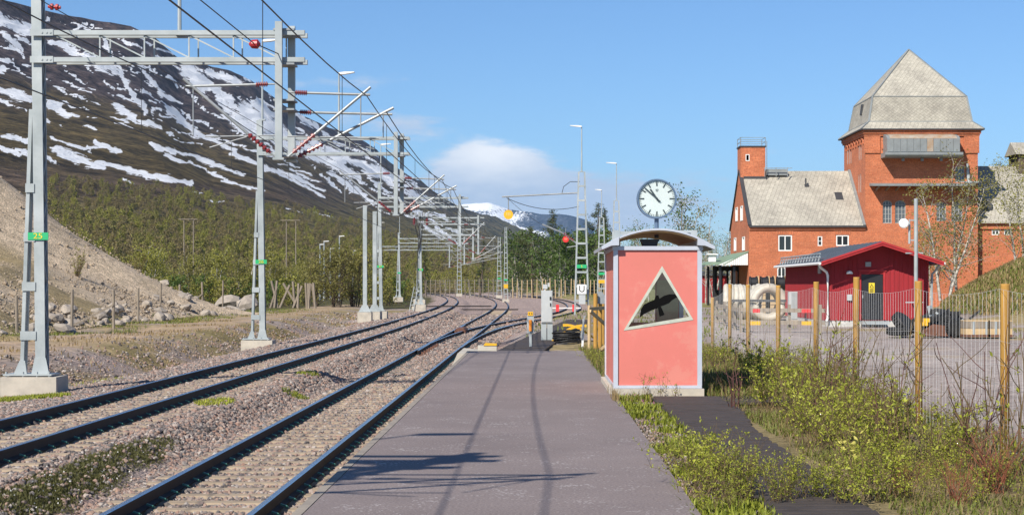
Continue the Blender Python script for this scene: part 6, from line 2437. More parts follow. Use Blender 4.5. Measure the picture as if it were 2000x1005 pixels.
for (xp, lb) in ((1893, 'wooden pallet box with steel corner straps by the standing tyre'), (1936, 'wooden pallet box behind the thick fence post, pale boards at the rim')):
    xc = xat(xp)
    p = thing('pallet_box', lb, 'wooden box', (xc, YT - .8, 0), 'wooden pallet boxes')
    for k, (mt, z0, z1) in enumerate((('pale_wood', 0.02, .22), ('grey_wood', .23, .46), ('pale_wood', .465, .50))):
        mb = MB()
        mb.box(xc - .40, xc + .40, YT - 1.1, YT - .4, z0, z1)
        mb.build('collar_board', mt, p)
    for s in (-.15, .28):
        mb = MB()
        mb.box(xc + s - .03, xc + s + .03, YT - 1.13, YT - 1.103, 0.02, .46)
        mb.build('strap', 'galv', p)
    mb = MB()
    mb.box(xc - .42, xc + .42, YT - 1.15, YT - .38, -0.06, 0.015)
    mb.build('pallet', 'rust', p)

# ================================================================ left: lineside fence, stakes, boulders
lf = thing('stake_fence', 'grey wooden stake fence with slanting props along the foot of the gravel mound', 'fence', (-25, 100, -0.5))
stakes = []
for (xp, yb_, yt) in ((33, 652, 577), (83, 648, 572), (140, 645, 565), (222, 640, 566), (270, 630, 562), (313, 620, 553), (350, 615, 555), (396, 612, 550), (435, 605, 547), (467, 600, 550)):
    Y = FX * 2.2 / (yb_ - CY)
    x, zt = px(xp, yt, Y)
    zb_ = gz1(x, Y)
    mb = MB()
    mb.tube([(x, Y, zb_ - .3), (x + random.uniform(-.08, .08), Y, zt)], 0.075, 7)
    mb.build('stake', 'grey_wood', lf)
    stakes.append((x, Y, zb_, zt))
for i, (dx_,) in ((3, (-2.4,)), (7, (-2.0,)), (9, (-2.4,))):
    x, Y, zb_, zt = stakes[i]
    mb = MB()
    mb.bar((x + dx_, Y - .4, zb_ + .0), (x, Y - .05, zb_ + (zt - zb_) * .62), 0.12, 0.10)
    mb.build('prop', 'grey_wood', lf)
sf = thing('rail_fence_remnant', 'bundle of leaning weathered fence stakes at the edge of the birch wood', 'fence', (-24, 160, -0.5))
for (xp, yt, yb_, l) in ((530, 548, 600, 6), (541, 548, 602, -2), (553, 553, 600, 14), (566, 556, 598, -9), (572, 549, 597, 2), (583, 553, 598, 0), (590, 558, 598, -8), (597, 552, 597, 1), (602, 553, 598, 1), (606, 553, 597, -1), (609, 554, 597, 3), (612, 552, 597, 2)):
    Y = 163
    x, zt = px(xp, yt, Y)
    mb = MB()
    mb.tube([(x + l * .12, Y + random.uniform(-.5, .5), -0.8), (x, Y, zt)], 0.12, 6)
    mb.build('stake', 'grey_wood', sf)
mb = MB()
mb.bar((px(527, 605, 161)[0], 161, -.6), (px(541, 557, 161)[0], 161, 1.6), .2, .15)
mb.build('prop', 'grey_wood', sf)
# far slatted snow fence behind the curve
snf = thing('snow_fence', 'long row of tall pale fence stakes strung with wire beyond the curving tracks', 'fence', (0, 300, 0))
wm = MB()
last = None
n = 0
for xp in np.arange(832, 1200, 9.4):
    Y = 330 - 26 * max(0, (xp - 990)) / 200
    x = (xp + random.uniform(-1.5, 1.5) - CX) * Y / FX
    mb = MB()
    zt = EYE + (CY - 545 + random.uniform(-2, 2)) * Y / FX
    mb.tube([(x, Y, -0.8), (x + random.uniform(-.15, .15), Y, zt)], 0.095 if xp > 1000 else .08, 6)
    mb.build('stake', 'pale_wood' if xp > 1000 else 'grey_wood', snf)
    if last:
        for k in range(6):
            z = -0.3 + k * .6
            wm.tube([(last[0], last[1], z), (x, Y, z)], 0.022, 3)
    last = (x, Y)
wm.build('line_wire', 'galv_dark', snf, False, 'stuff')
# boulders at the foot of the mound
RM = [rock_me('boulder', 100 + k, 'rock', 2, 0.8) for k in range(6)]
def boulder(x, y, r_, lb, grp='boulders at the foot of the gravel mound', mat=None, sink=.25):
    o = bpy.data.objects.new('boulder', random.choice(RM))
    C.objects.link(o)
    o.location = (x, y, gz1(x, y) + r_ * (1 - sink) * .6)
    o.rotation_euler = (random.uniform(-.4, .4), random.uniform(-.4, .4), random.uniform(0, 6.28))
    o.scale = (r_ * random.uniform(.85, 1.25), r_ * random.uniform(.85, 1.2), r_ * random.uniform(.8, 1.1))
    tag(o, lb, 'boulder', grp)
    return o
for k in range(150):
    t = random.random() ** 0.8
    Y = 86 + 60 * t if random.random() < .8 else random.uniform(72, 90)
    foot = -24.3 - 0.03 * (Y - 76)
    x = foot + random.gauss(-.2, .9)
    boulder(x, Y, random.choice((.12, .15, .18, .22, .28, .38)), 'pale grey boulder in the rubble at the foot of the gravel mound')
for (xp, Y, r_, lb) in ((300, 88, .5, 'upright pale boulder standing at the edge of the puddle'), (450, 155, 1.2, 'large reddish boulder at the end of the stake fence'), (482, 152, 1.1, 'large flat grey boulder beside the reddish one')):
    x = (xp - CX) * Y / FX
    if xp == 300:
        x = (127 - CX) * 80 / FX
        Y = 80
    o = boulder(x, Y, r_, lb, None)
    if 'group' in o:
        del o['group']
# loose stones on the mound, uncountable
n = 5200
Yp = rng.uniform(62, 140, n)
Xp = (-24.3 - 0.03 * (Yp - 76)) - np.abs(rng.normal(0, 1, n)) ** 1.3 * 6 + 0.8
kp = Xp > -0.34 * Yp - 3
Xp, Yp = Xp[kp], Yp[kp]
scatter('loose_mound_stones', np.stack([Xp, Yp, gz(Xp, Yp) + .03], 1), rng.uniform(.03, .10, len(Xp)) * (1 + 1.0 * (rng.random(len(Xp)) > .94)), [rock_me('mound_stone', 200 + k, 'tan_rock', 1) for k in range(4)])
HAZE = 0.000028

# ================================================================ vegetation
class TB:
    """collects twig tubes (triangular) and leaves as numpy arrays"""
    def __init__(s):
        s.tv, s.tf, s.lv = [], [], []
        s.nt = 0
    def stick(s, pts, r0, r1, n=4):
        pts = np.asarray(pts, float)
        m = len(pts)
        d = np.gradient(pts, axis=0)
        d /= np.linalg.norm(d, axis=1)[:, None] + 1e-9
        ref = np.where(np.abs(d[:, 2:3]) > .9, np.array([[0, 1., 0]]), np.array([[0, 0, 1.]]))
        a = np.cross(d, ref)
        a /= np.linalg.norm(a, axis=1)[:, None] + 1e-9
        b = np.cross(a, d)
        rr = np.linspace(r0, r1, m)[:, None]
        ring = [pts + rr * (a * math.cos(t) + b * math.sin(t)) for t in np.arange(n) * 2 * math.pi / n]
        V = np.stack(ring, 1).reshape(-1, 3)
        F = []
        for i in range(m - 1):
            for k in range(n):
                F.append((s.nt + i * n + k, s.nt + i * n + (k + 1) % n, s.nt + (i + 1) * n + (k + 1) % n, s.nt + (i + 1) * n + k))
        s.tv.append(V)
        s.tf.extend(F)
        s.nt += m * n
    def leaves(s, P, size, g, aspect=0.55, droop=None, var=.35):
        P = np.asarray(P, float)
        n = len(P)
        u = g.normal(size=(n, 3))
        if droop is not None:
            u += np.asarray(droop)
        u /= np.linalg.norm(u, axis=1)[:, None]
        w = np.cross(u, g.normal(size=(n, 3)))
        w /= np.linalg.norm(w, axis=1)[:, None] + 1e-9
        L = (size * (1 + var * g.uniform(-1, 1, n)))[:, None]
        q = np.stack([P, P + u * L * .5 + w * L * aspect * .5, P + u * L, P + u * L * .5 - w * L * aspect * .5], 1)
        s.lv.append(q.reshape(-1, 3))
    def wood(s, name, mat):
        return np_mesh(name, np.concatenate(s.tv), np.array(s.tf), [mat], True)
    def foliage(s, name, mat):
        V = np.concatenate(s.lv)
        return np_mesh(name, V, np.arange(len(V)).reshape(-1, 4), [mat])
    def both(s, name, mw, ml):
        Vt, Ft = np.concatenate(s.tv), np.array(s.tf)
        Vl = np.concatenate(s.lv)
        Fl = np.arange(len(Vl)).reshape(-1, 4) + len(Vt)
        return np_mesh(name, np.concatenate([Vt, Vl]), np.concatenate([Ft, Fl]), [mw, ml], False, np.concatenate([np.zeros(len(Ft)), np.ones(len(Fl))]))
def curve(p, d, L, n, g, wob=.12, up=0.0):
    pts = [np.array(p, float)]
    d = np.array(d, float)
    d /= np.linalg.norm(d)
    for k in range(n):
        d = d + g.normal(size=3) * wob + np.array([0, 0, up])
        d /= np.linalg.norm(d)
        pts.append(pts[-1] + d * L / n)
    return np.array(pts)
def birch(seed, H=8.0, spread=1.0, leaf=.16, nleaf=1800, stems=1, sticks=1.0, bare=0.25):
    g = np.random.default_rng(seed)
    t = TB()
    pos = []
    for s_ in range(stems):
        off = np.array([g.normal() * .25, g.normal() * .25, 0]) if stems > 1 else np.zeros(3)
        tr = curve(off, (g.normal() * .10, g.normal() * .10, 1), H * g.uniform(.85, 1.0), 9, g, .05, .03)
        t.stick(tr, .016 * H * (.75 if stems > 1 else 1), .012, 6)
        nb = int(15 * sticks)
        for b in range(nb):
            f = bare + (1 - bare) * (b + g.random()) / nb
            i = min(int(f * 9), 8)
            p = tr[i] + (tr[i + 1] - tr[i]) * (f * 9 - i)
            az_ = g.uniform(0, 6.28)
            L = H * spread * g.uniform(.20, .32) * (1.15 - .75 * f)
            br = curve(p, (math.cos(az_), math.sin(az_), g.uniform(.5, 1.2)), L, 5, g, .14, .02)
            t.stick(br, .006 * H * (1 - .6 * f), .006, 3)
            for q in range(int(4 * sticks) + 1):
                j = g.integers(1, 6)
                tw = curve(br[min(j, 5)], (g.normal(), g.normal(), g.normal() * .5 + .1), L * g.uniform(.3, .55), 3, g, .2, -.05)
                t.stick(tw, .008, .004, 3)
                pos.append(tw[1:])
            pos.append(br[2:])
    pos = np.concatenate(pos)
    idx = g.integers(0, len(pos), nleaf)
    P = pos[idx] + g.normal(size=(nleaf, 3)) * np.array([.26, .26, .22]) * (H / 8) * 1.1
    t.leaves(P, leaf, g, .7, (0, 0, -.35))
    return t
def pine(seed, H=9.0, w=.34, leaf=.30, nleaf=2600, low=.2, spruce=False):
    g = np.random.default_rng(seed)
    t = TB()
    tr = curve((0, 0, 0), (g.normal() * .03, g.normal() * .03, 1), H, 8, g, .02, .02)
    t.stick(tr, .022 * H, .02, 6)
    P = []
    nb = 46
    for b in range(nb):
        f = low + (1 - low) * (b + g.random() * .6) / nb
        i = min(int(f * 8), 7)
        p = tr[i] + (tr[i + 1] - tr[i]) * (f * 8 - i)
        a = g.uniform(0, 6.28)
        prof = (1 - f) ** .9 if spruce else math.sin(math.pi * min(1, (f - low) / (1 - low) * .88 + .22)) ** .7
        L = H * w * max(.08, prof) * g.uniform(.75, 1.1)
        br = curve(p, (math.cos(a), math.sin(a), -.15 if spruce else .25), L, 5, g, .10, .05)
        t.stick(br, .004 * H, .006, 3)
        k = max(6, int(nleaf / nb * (.4 + prof)))
        j = g.uniform(.25, 1, k) * 5
        j0 = np.minimum(j.astype(int), 4)
        q = br[j0] + (br[j0 + 1] - br[j0]) * (j - j0)[:, None]
        P.append(q + g.normal(size=(k, 3)) * np.array([.16, .16, .07]) * H / 9 * (1.0 if not spruce else .7))
    t.leaves(np.concatenate(P), leaf, g, .28, (0, 0, .25 if not spruce else -.2))
    return t
def shrub(seed, H=1.0, stems=14, leaf=.034, per=26, spread=.55, twig=.004, lean=None, leafy=1.0):
    g = np.random.default_rng(seed)
    t = TB()
    P, = [],
    for s_ in range(stems):
        a = g.uniform(0, 6.28)
        L = H * g.uniform(.45, 1.05)
        base_ = np.array([g.normal() * .10, g.normal() * .10, -.03])
        st = curve(base_, (math.cos(a) * spread, math.sin(a) * spread, 1), L, 7, g, .10, .04)
        t.stick(st, twig * g.uniform(.8, 1.3), twig * .4, 4)
        src = [st[2:]]
        for q in range(4):
            i = g.integers(2, 7)
            br = curve(st[i], (g.normal(), g.normal(), .9), L * g.uniform(.16, .38), 4, g, .12, .04)
            t.stick(br, twig * .55, twig * .3, 3)
            src.append(br)
        src = np.concatenate(src)
        n = int(per * leafy * L / H)
        if n:
            # leaves sit in small rosettes along the twigs
            ro = src[g.integers(0, len(src), max(2, n // 3))]
            k = g.integers(0, len(ro), n)
            P.append(ro[k] + g.normal(size=(n, 3)) * .014)
    if P:
        t.leaves(np.concatenate(P), leaf, g, .48, (0, 0, .55))
    return t
def plant(name, tb, loc, label, cat, mw, ml, group=None, rot=0.0, sc=1.0, names=('trunk', 'crown')):
    p = thing(name, label, cat, loc, group)
    p.rotation_euler = (0, 0, rot)
    p.scale = (sc,) * 3
    link(names[0], tb.wood(names[0], mw), p)
    if tb.lv:
        link(names[1], tb.foliage(names[1], ml), p)
    return p
# ---- individual trees
PB = [birch(10 + k, 8, 1.05, .14, 900, 1 + (k % 2), 1.15) for k in range(4)]
PBY = [birch(30 + k, 8, 1.15, .17, 2200, 2, 1.0, .15) for k in range(3)]
proto = {}
def put(kind, key, tb_fn, x, Y, sc, label, cat, mw, ml, group, z=None, nm='birch_tree'):
    z = gz1(x, Y) - .1 if z is None else z
    if key not in proto:
        proto[key] = plant(nm, tb_fn(), (x, Y, z), label, cat, mw, ml, group, random.uniform(0, 6.28), sc)
        return proto[key]
    r_ = dup(proto[key], (x, Y, z), random.uniform(0, 6.28), sc, label, group)
    if group is None and 'group' in r_:
        del r_['group']
    return r_
# before the tower
for (xp, Y, sc, k, lb) in ((1842, 117, 1.22, 0, 'slender birch with thin spring leaves in front of the tower canopy'), (1868, 119, 1.28, 1, 'twin-stemmed birch with white trunks in front of the tower wall'),
                           (1820, 121, .72, 2, 'low young birch between the red hut roof and the tower')):
    x = (xp - CX) * Y / FX
    put('b', 'tb%d' % k, lambda k=k: birch(50 + k, 8, .95, .11, 2600, 2, 1.3, .15), x, Y, sc, lb, 'tree', 'bark_birch', 'leaf_birch', 'birches before the tower', 0.6)
for (xp, Y, sc, lb) in ((1990, 108, .95, 'leafy birch on top of the grassy bank in front of the slate wing roof'), (2030, 104, .9, 'leafy birch on the grassy bank past the slate wing roof')):
    x = (xp - CX) * Y / FX
    put('b', 'bank', lambda: birch(61, 8, 1.05, .11, 3000, 2, 1.2, .1), x, Y, sc, lb, 'tree', 'bark_birch', 'leaf_yellow', 'birches on the grassy bank', gz1(x, Y) - .8)
# behind the shelter and beside the house
lst = [(1205, 185, 1.0, 0), (1240, 200, 1.25, 1), (1268, 190, .95, 2), (1310, 175, 1.35, 3), (1336, 190, 1.2, 0), (1362, 200, 1.0, 1), (1392, 185, 1.0, 2), (1412, 200, 1.15, 3), (1290, 215, 1.2, 2), (1225, 230, 1.3, 3), (1350, 225, 1.2, 1), (1425, 215, 1.1, 0), (1400, 230, 1.3, 2)]
for (xp, Y, sc, k) in lst:
    x = (xp - CX) * Y / FX
    put('b', 'sb%d' % k, lambda k=k: PB[k], x, Y, sc * (1.22 if 1300 < xp < 1345 else 1.0), 'leafing birch tree in the thicket between the shelter clock and the brick house', 'tree', 'bark_birch', 'leaf_green' if k % 2 else 'leaf_birch', 'birches behind the shelter', -.3)
for (xp, Y, sc, lb) in ((1388, 168, 1.28, 'bare dead birch with forked grey limbs rising beside the brick gable'), (1378, 160, .75, 'bare birch with a forked white trunk before the red shed'), (1398, 158, .7, 'bare white birch trunk at the corner of the red shed')):
    x = (xp - CX) * Y / FX
    put('b', 'dead', lambda: birch(77, 8, .75, .12, 60, 2, .8, .3), x, Y, sc, lb, 'tree', 'bark_birch', 'leaf_birch', 'bare birches', -.3)
# pines and birches past the end of the tracks
for (xp, Y, sc, k, lb) in ((1040, 345, 1.15, 0, 'broad round-topped pine beyond the slatted fence under the far snowy fell'), (1078, 360, 1.22, 1, 'pointed pine standing right of the broad round-topped pine'),
                           (1160, 340, 1.25, 1, 'pine with an open crown behind the U mast'), (1190, 350, 1.22, 2, 'pointed spruce rising just left of the shelter roof'), (938, 420, .9, 2, 'dark spruce behind the masts left of the broad pine'), (832, 380, .8, 2, 'dark spruce behind the mast wrapped in cables')):
    x = (xp - CX) * Y / FX
    if k == 0:
        fn_ = lambda: pine(5, 9, .46, .26, 5200, .12)
    elif k == 1:
        fn_ = lambda: pine(6, 11, .22, .24, 3400, .25)
    else:
        fn_ = lambda: pine(8, 11, .20, .24, 3600, .12, True)
    put('p', 'pine%d' % k, fn_, x, Y, sc * 1.42, lb, 'tree', 'bark_dark', 'needle', 'conifers past the curve', -.8, 'pine_tree')
for (xp, Y) in ((1062, 335), (1090, 330), (1112, 345), (1128, 335), (1150, 350), (1018, 350), (1100, 365), (1080, 350), (1140, 365), (1170, 330), (1006, 365), (1120, 355)):
    x = (xp - CX) * Y / FX
    k = random.randrange(4)
    put('b', 'gb%d' % k, lambda k=k: birch(90 + k, 8, 1.25, .26, 1900, 2, 1.0, .05), x, Y, random.uniform(1.45, 1.8), 'fresh green birch in the grove between the round-topped pine and the U mast', 'tree', 'bark_birch', 'leaf_green', 'green birches past the curve', -.8)
# birches of the valley floor on the left
for k in range(64):
    Y = random.uniform(180, 330)
    xp = random.uniform(455, 980) if k % 2 else random.uniform(250, 720)
    x = (xp - CX) * Y / FX
    if 605 < xp < 708 and Y < 300:
        continue
    if x > float(xL(Y)) - 9 or (-60 < x < -24 and Y < 140):
        if k % 3:
            continue
        Y = random.uniform(340, 420)
        x = (xp - CX) * Y / FX
    kk = random.randrange(4)
    put('b', 'vb%d' % kk, lambda kk=kk: birch(120 + kk, 7, .95, .20, 1300, 1 + kk % 2, .9, .2), x, Y, random.uniform(.75, 1.2), 'slim white-trunked birch of the valley wood left of the tracks', 'tree', 'bark_birch', 'leaf_yellow' if kk % 2 else 'leaf_birch', 'birches of the valley wood')
# big willow bush at the road end
for (xp, Y, sc, lb) in ((655, 168, 1.0, 'big rounded willow bush at the end of the dirt road'), (690, 172, .95, 'willow bush behind the two bare steel posts'), (615, 175, .8, 'olive willow bush behind the leaning stakes')):
    x = (xp - CX) * Y / FX
    put('b', 'wb', lambda: birch(140, 6.2, 1.7, .19, 3600, 7, .9, .03), x, Y, sc, lb, 'bush', 'bark_dark', 'leaf_birch', 'willow bushes by the road', None, 'willow_bush')
# two thin bushes on the gravel slope
for (xp, yp, sc, lb) in ((150, 540, 1.0, 'thin twiggy bush growing on the gravel slope beside mast 25'), (268, 540, 1.05, 'lone twiggy bush with bare stems low on the gravel slope')):
    Y = 92 if xp == 150 else 106
    x = (xp - CX) * Y / FX
    # slide along the sight line until the slope is met
    best = min((abs(gz1((xp - CX) * yy / FX, yy) - (EYE - (yp - CY) * yy / FX)), yy) for yy in np.arange(78, 125, .5))
    Y = best[1]
    x = (xp - CX) * Y / FX
    put('b', 'sl%d' % xp, lambda xp=xp: shrub(160 + xp, 2.1, 26, .11, 20 if xp == 150 else 9, .45, .013), x, Y, sc, lb, 'bush', 'bark_twig', 'leaf_yellow', 'bushes on the gravel slope', None, 'slope_bush')
# ---- wooded hillside: a mass nobody could count
FXm, FYm, FZm, FTm = FELL_T
nv, nu = FXm.shape
n = 9000
cand = []
tj = 0.265 * rng.random(n) ** 1.25
ui = rng.uniform(0.10, 0.92, n)
J = tj * (nv - 4)
I = ui * (nu - 1)
j0, i0 = J.astype(int), I.astype(int)
Pw = np.stack([FXm[j0, i0] + rng.normal(0, 6, n), FYm[j0, i0] + rng.normal(0, 9, n), FZm[j0, i0] - .6], 1)
pxx = CX + Pw[:, 0] / Pw[:, 1] * FX
kp = (pxx > 60) & (pxx < 1300) & (Pw[:, 1] > 230)
Pw = Pw[kp]
forest_src = [birch(170 + k, 6, 1.25, .42, 380, 2, .55, .08).both('hillside_tree', 'bark_grey', ('leaf_hill', 'leaf_yellow', 'leaf_birch', 'leaf_hill')[k]) for k in range(4)]
scatter('hillside_wood', Pw, rng.uniform(.6, 1.15, len(Pw)), forest_src, False)
# scrub of the valley floor
n = 1500
Yp = rng.uniform(165, 420, n)
xq = rng.uniform(180, 1240, n)
Yp = np.where((xq > 600) & (xq < 715) & (Yp < 290), Yp + 130, Yp)
Xp = (xq - CX) * Yp / FX
l, r_ = xL(Yp), np.maximum(xA(Yp), xB(Yp))
kp = ((Xp < l - 7) & ~((Yp < 190) & (Xp > -26))) | ((Xp > r_ + 9) & (Yp > 340))
Xp, Yp = Xp[kp], Yp[kp]
scrub_src = [birch(190 + k, 3.2, 1.8, .22, 520, 4, .5, .02).both('scrub', 'bark_dark', ('leaf_birch', 'leaf_yellow', 'leaf_green')[k]) for k in range(3)]
scatter('valley_scrub', np.stack([Xp, Yp, gz(Xp, Yp) - .2], 1), rng.uniform(.5, 1.1, len(Xp)), scrub_src, False)

# ---- willow scrub between boardwalk and fence
SH = {}
def put_shrub(key, mk_, x, y, sc, label, cat='shrub', mw='bark_twig', ml='leaf_willow', group='willow shrubs beside the boardwalk', nm='willow_shrub'):
    z = gz1(x, y)
    if key not in SH:
        SH[key] = plant(nm, mk_(), (x, y, z), label, cat, mw, ml, group, random.uniform(0, 6.28), sc, ('stems', 'leaves'))
        return SH[key]
    return dup(SH[key], (x, y, z), random.uniform(0, 6.28), (sc, sc, sc * random.uniform(.85, 1.15)), label, group)
spots = []
for k in range(52):
    Y = random.uniform(13.0, 26.5)
    x = random.uniform(2.85, 4.35) - .25 * (Y < 15)
    hgt = random.uniform(.45, 1.0)
    if x > 4.0:
        hgt *= .8
    if Y < 15 and x > 3.0:
        hgt *= .55
    if Y > 23.2 and x < 3.9:
        x = random.uniform(3.95, 4.5)
    spots.append((x, Y, hgt, 'dense willow shrub with small green leaves between the boardwalk and the wire fence', 'willow shrubs between boardwalk and fence'))
for k in range(18):
    Y = random.uniform(26.5, 40)
    spots.append((random.uniform(2.75 if Y > 31 else 3.8, 4.5), Y, random.uniform(.6, 1.0), 'pale green shrub on the grass strip right of the pink shelter', 'shrubs right of the shelter'))
for k in range(14):
    Y = random.uniform(12.2, 15.6)
    spots.append((random.uniform(1.28, 1.72), Y, random.uniform(.35, .60), 'leafy shoots growing between the platform edge and the boardwalk', 'leafy shoots at the platform edge'))
for k in range(9):
    Y = random.uniform(28.8, 38)
    spots.append((random.uniform(1.05, 1.5), Y, random.uniform(.3, .5), 'low green shrub at the platform edge beyond the shelter', 'shrubs beyond the shelter'))
for k in range(34):
    Y = random.uniform(12.2, 16.0)
    spots.append((random.uniform(2.75, 4.9), Y, random.uniform(.18, .42), 'low leafy shoot in the matted dry grass below the wire fence', 'low shoots below the wire fence'))
for k in range(9):
    spots.append((random.uniform(1.78, 2.55), random.uniform(11.9, 14.6), random.uniform(.32, .55), 'leafy willow shoot pushing up through the boardwalk', 'shoots growing through the boardwalk'))
for (x, Y, hgt, lb, grp) in spots:
    k = random.randrange(6)
    put_shrub('w%d' % k, lambda k=k: shrub(300 + k, 1.0, 15, .036 + .006 * (k % 4), 40 + 8 * (k % 3), .50 + .06 * (k % 3), .0056), x, Y, hgt, lb, group=grp)
# overhanging shoots on the boardwalk, tall bare red shoots, reddish stalks by the shelter
for k in range(26):
    Y = random.uniform(14, 25)
    put_shrub('t%d' % (k % 3), lambda k=k: shrub(450 + k, 1.0, 5, .036, 12, .32, .0065), random.uniform(3.0, 4.4) if Y < 23 else random.uniform(4.0, 4.5), Y, random.uniform(1.0, 1.45), 'tall sparse budding shoot sticking up out of the willow scrub', 'shrub', 'bark_twig', 'leaf_willow', 'tall budding shoots in the scrub', 'budding_shoot')
for (xp, Y, h, lb) in ((1905, 15.2, 1.35, 'tall bare dark red shoots beside the thick fence post'), (1745, 17.8, 1.25, 'tall bare dark shoots in the middle of the willow scrub'), (1620, 19.5, 1.3, 'tall budding shoots between the second and third fence posts'), (1440, 22.4, 1.2, 'budding shoots at the corner of the shelter shadow')):
    x = (xp - CX) * Y / FX
    put_shrub('r%d' % xp, lambda xp=xp: shrub(400 + xp, 1.0, 7, .035, 5, .25, .007), x, Y, h, lb, 'shrub', 'bark_red', 'leaf_willow', 'tall bare shoots', 'bare_shoots')
for (xp, Y, h, lb) in ((1255, 24.85, .42, 'upright stalks with reddish young leaves before the shelter panel'), (1320, 24.8, .36, 'reddish dry stalks at the right foot of the shelter panel'), (1290, 24.75, .40, 'thin leafy stalk under the bird window')):
    x = (xp - CX) * Y / FX
    put_shrub('s%d' % xp, lambda xp=xp: shrub(500 + xp, 1.0, 6, .06, 16, .25, .007), x, Y, h, lb, 'plant', 'bark_red', 'leaf_yellow', 'stalks before the shelter', 'leafy_stalk')
for (xp, Y, h, lb) in ((1760, 13.4, .34, 'low clump of bare rust-red stalks in the matted grass'), (1945, 13.6, .62, 'spray of bare rust-red stalks arching beside the thick fence post'), (1875, 12.8, .40, 'second clump of bare rust-red stalks, near the arching spray')):
    x = (xp - CX) * Y / FX
    put_shrub('q%d' % xp, lambda xp=xp: shrub(700 + xp, 1.0, 30, .03, 2, .55, .007), x, Y, h, lb, 'plant', 'bark_rust', 'leaf_yellow', 'rust-red stalks', 'red_stalks')
# catkin twig
x, Y = (1665 - CX) * 13.2 / FX, 13.2
p = plant('catkin_twig', shrub(611, .62, 2, .05, 30, .12, .006), (x, Y, -.06), 'yellow willow twig with fluffy catkins sticking up beside the boardwalk', 'plant', 'bark_twig', 'catkin', None, 0, 1.0, ('stems', 'catkins'))

# ---- grass, weeds and low herbs (uncountable)
def blades(name, pts, hs, mat, width=.006, lean=.5):
    g = rng
    n = len(pts)
    a = g.uniform(0, 6.28, n)
    d = np.stack([np.cos(a), np.sin(a), np.zeros(n)], 1)
    w_ = np.stack([-np.sin(a), np.cos(a), np.zeros(n)], 1) * width
    h_ = hs[:, None]
    up = np.array([[0, 0, 1.]])
    m = pts + up * h_ * .6 + d * h_ * lean * .25 * g.random((n, 1))
    tip = pts + up * h_ * g.uniform(.75, 1, (n, 1)) + d * h_ * lean * g.random((n, 1))
    V = np.stack([pts - w_, pts + w_, m + w_ * .7, tip, m - w_ * .7], 1).reshape(-1, 3)
    b = np.arange(n)[:, None] * 5
    F1 = b + np.array([[0, 1, 2, 4]])
    F2 = b + np.array([[4, 2, 3, 3]])
    F = np.concatenate([F1, b + np.array([[4, 2, 3, 3]])])
    me = bpy.data.meshes.new(name)
    tri_ = np.concatenate([b + np.array([[0, 1, 2]]), b + np.array([[0, 2, 4]]), b + np.array([[4, 2, 3]])])
    me = np_mesh(name, V, tri_, [mat])
    return link(name, me, None, 'stuff')
def region(n, x0, x1, y0, y1, dens=None):
    Xp, Yp = rng.uniform(x0, x1, n), rng.uniform(y0, y1, n)
    if dens is not None:
        k = dens(Xp, Yp) > rng.random(n)
        Xp, Yp = Xp[k], Yp[k]
    return np.stack([Xp, Yp, gz(Xp, Yp) - .005], 1)
def clump(s, th, soft=.25):
    def f(X_, Y_):
        v = np.array([noise.noise((a * s, b * s, 4.4)) for a, b in zip(X_, Y_)])
        return np.clip((v - th) / soft, 0, 1)
    return f
def offwalk(X_, Y_):
    return np.where((X_ > 1.68) & (X_ < 2.68 + .25 * (Y_ > 19)) & (Y_ < 24.8), 0, 1) * np.where((X_ > 1.05) & (X_ < 2.6) & (Y_ > 24.3) & (Y_ < 28.6), 0, 1)
P = region(20000, 2.7, 5.2, 11.8, 27, clump(1.1, -.2))
blades('grass', P, rng.uniform(.03, .11, len(P)), 'grass', .006, 1.8)
P = region(7000, 2.7, 5.4, 11.8, 28)
blades('dry_grass', P, rng.uniform(.04, .16, len(P)), 'dry_grass', .0035, 3.6)
P = region(22000, 1.15, 5.0, 24, 46, offwalk)
blades('grass', P, rng.uniform(.05, .22, len(P)), 'grass', .008, .7)
P = region(9000, 1.15, 5.0, 24, 46, offwalk)
blades('dry_grass', P, rng.uniform(.06, .3, len(P)), 'dry_grass', .006, .9)
P = region(9000, 1.12, 1.75, 11.5, 25, clump(1.3, -.15))
blades('verge_weeds', P, rng.uniform(.03, .12, len(P)), 'leaf_willow', .009, .9)
P = region(260, 1.04, 1.17, 23.4, 25.6, clump(3, -.2))
blades('dry_grass', P, rng.uniform(.1, .3, len(P)), 'dry_grass', .005, .6)
# grass in the six-foot between the tracks, with white petals
def patch(X_, Y_):
    c = -5.62 + .0 * Y_
    e = ((X_ - c) / .42) ** 2 + ((Y_ - 20.5) / 4.2) ** 2
    v = np.array([noise.noise((a * 1.7, b * .9, 2.2)) for a, b in zip(X_, Y_)])
    return np.clip(1.15 - e + .9 * v, 0, 1)
P = region(60000, -6.3, -4.9, 15.5, 26, patch)
blades('track_grass', P, rng.uniform(.02, .06, len(P)), 'moss', .007, 1.5)
P = region(170, -6.0, -5.2, 17, 24, patch)
P[:, 2] += .07
blades('white_petals', P, rng.uniform(.012, .022, len(P)), 'petal', .008, 1.8)
for (xc, yc, rx, ry, n) in ((-10.6, 33.6, 1.0, .8, 5000), (-6.2, 31.5, .35, .9, 1100), (-5.4, 36.5, .3, .5, 500), (-5.9, 42, .3, .6, 500), (-12.5, 40, 2.2, 3.5, 1500)):
    t = rng.uniform(0, 6.28, n)
    q = np.sqrt(rng.random(n))
    Xp, Yp = xc + rx * q * np.cos(t), yc + ry * q * np.sin(t)
    blades('weeds', np.stack([Xp, Yp, gz(Xp, Yp)], 1), rng.uniform(.03, .13, n), 'leaf_willow', .010, .9)
P = region(16000, -24, -12, 44, 150, clump(.35, .05))
blades('verge_grass', P, rng.uniform(.05, .2, len(P)), 'dry_grass', .02, .8)
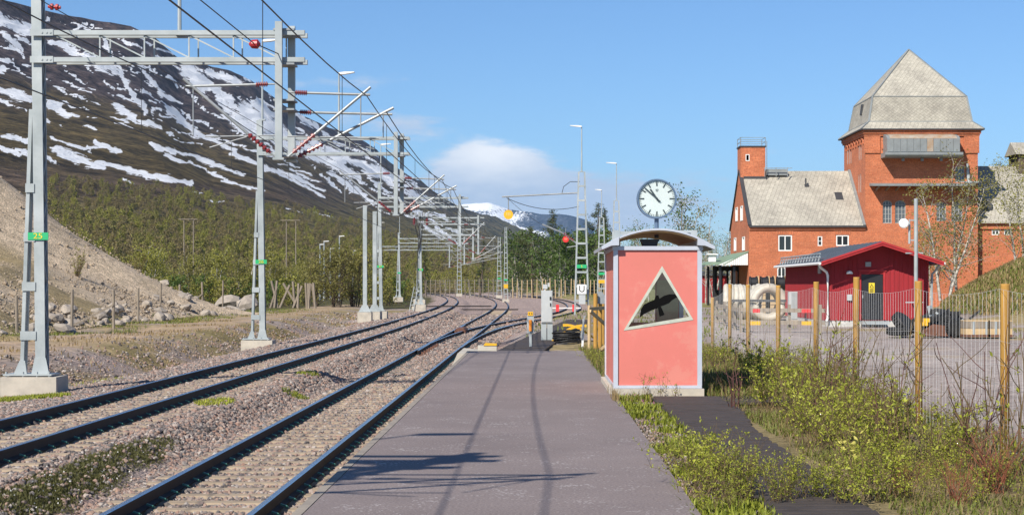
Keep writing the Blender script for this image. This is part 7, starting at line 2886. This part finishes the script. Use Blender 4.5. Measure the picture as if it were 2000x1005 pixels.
P = region(9000, -25, -20.5, 70, 150, clump(.4, -.1))
blades('verge_grass', P, rng.uniform(.06, .22, len(P)), 'grass', .02, .8)
P = region(60000, 19, 42, 76, 121)
P = P[P[:, 2] > .25]
k = rng.random(len(P)) > .55
blades('bank_grass', P[k], rng.uniform(.12, .42, k.sum()), 'dry_grass', .03, .8)
blades('bank_grass', P[~k], rng.uniform(.1, .35, (~k).sum()), 'grass', .03, .8)
P = region(16000, 5, 21, 40, 125, clump(.22, .16))
blades('yard_weeds', P, rng.uniform(.05, .18, len(P)), 'grass', .02, .8)
P = region(9000, -4, 14, 60, 320, lambda X_, Y_: ((X_ > np.maximum(xA(Y_), xB(Y_)) + 3.2) & (X_ < np.maximum(xA(Y_), xB(Y_)) + 12)) * .8)
blades('track_verge', P, rng.uniform(.06, .3, len(P)), 'grass', .03, .8)
P = region(9, 1.25, 1.6, 21.5, 24.0)
P[:, 2] += .14
blades('pink_flowers', P, rng.uniform(.02, .04, len(P)), 'flower', .012, .8)
# stray pebbles along the platform edge
n = 1500
Xp, Yp = rng.uniform(1.19, 1.7, n), rng.uniform(11.5, 25, n)
scatter('verge_pebbles', np.stack([Xp, Yp, gz(Xp, Yp)], 1), rng.uniform(.006, .02, n), [rock_me('pebble', 300 + k, 'stone') for k in range(3)])

# ================================================================ air
mb = MB()
mb.box(-9600, 9600, -120, 21000, -60, 1150)
hz = mb.build('haze', 'ground', None, False, 'stuff')
hm = bpy.data.materials.new('valley_air')
hm.use_nodes = True
hm.node_tree.nodes.clear()
pv = nd(hm.node_tree, 'ShaderNodeVolumePrincipled')
pv.inputs['Color'].default_value = (0.34, 0.62, 1.0, 1)
pv.inputs['Density'].default_value = HAZE
pv.inputs['Anisotropy'].default_value = 0.0
ho = nd(hm.node_tree, 'ShaderNodeOutputMaterial')
hm.node_tree.links.new(pv.outputs[0], ho.inputs['Volume'])
hz.data.materials.clear()
hz.data.materials.append(hm)
# ---------------------------------------------------------------- tidy
for o in bpy.data.objects:
    if '_org' in o:
        del o['_org']
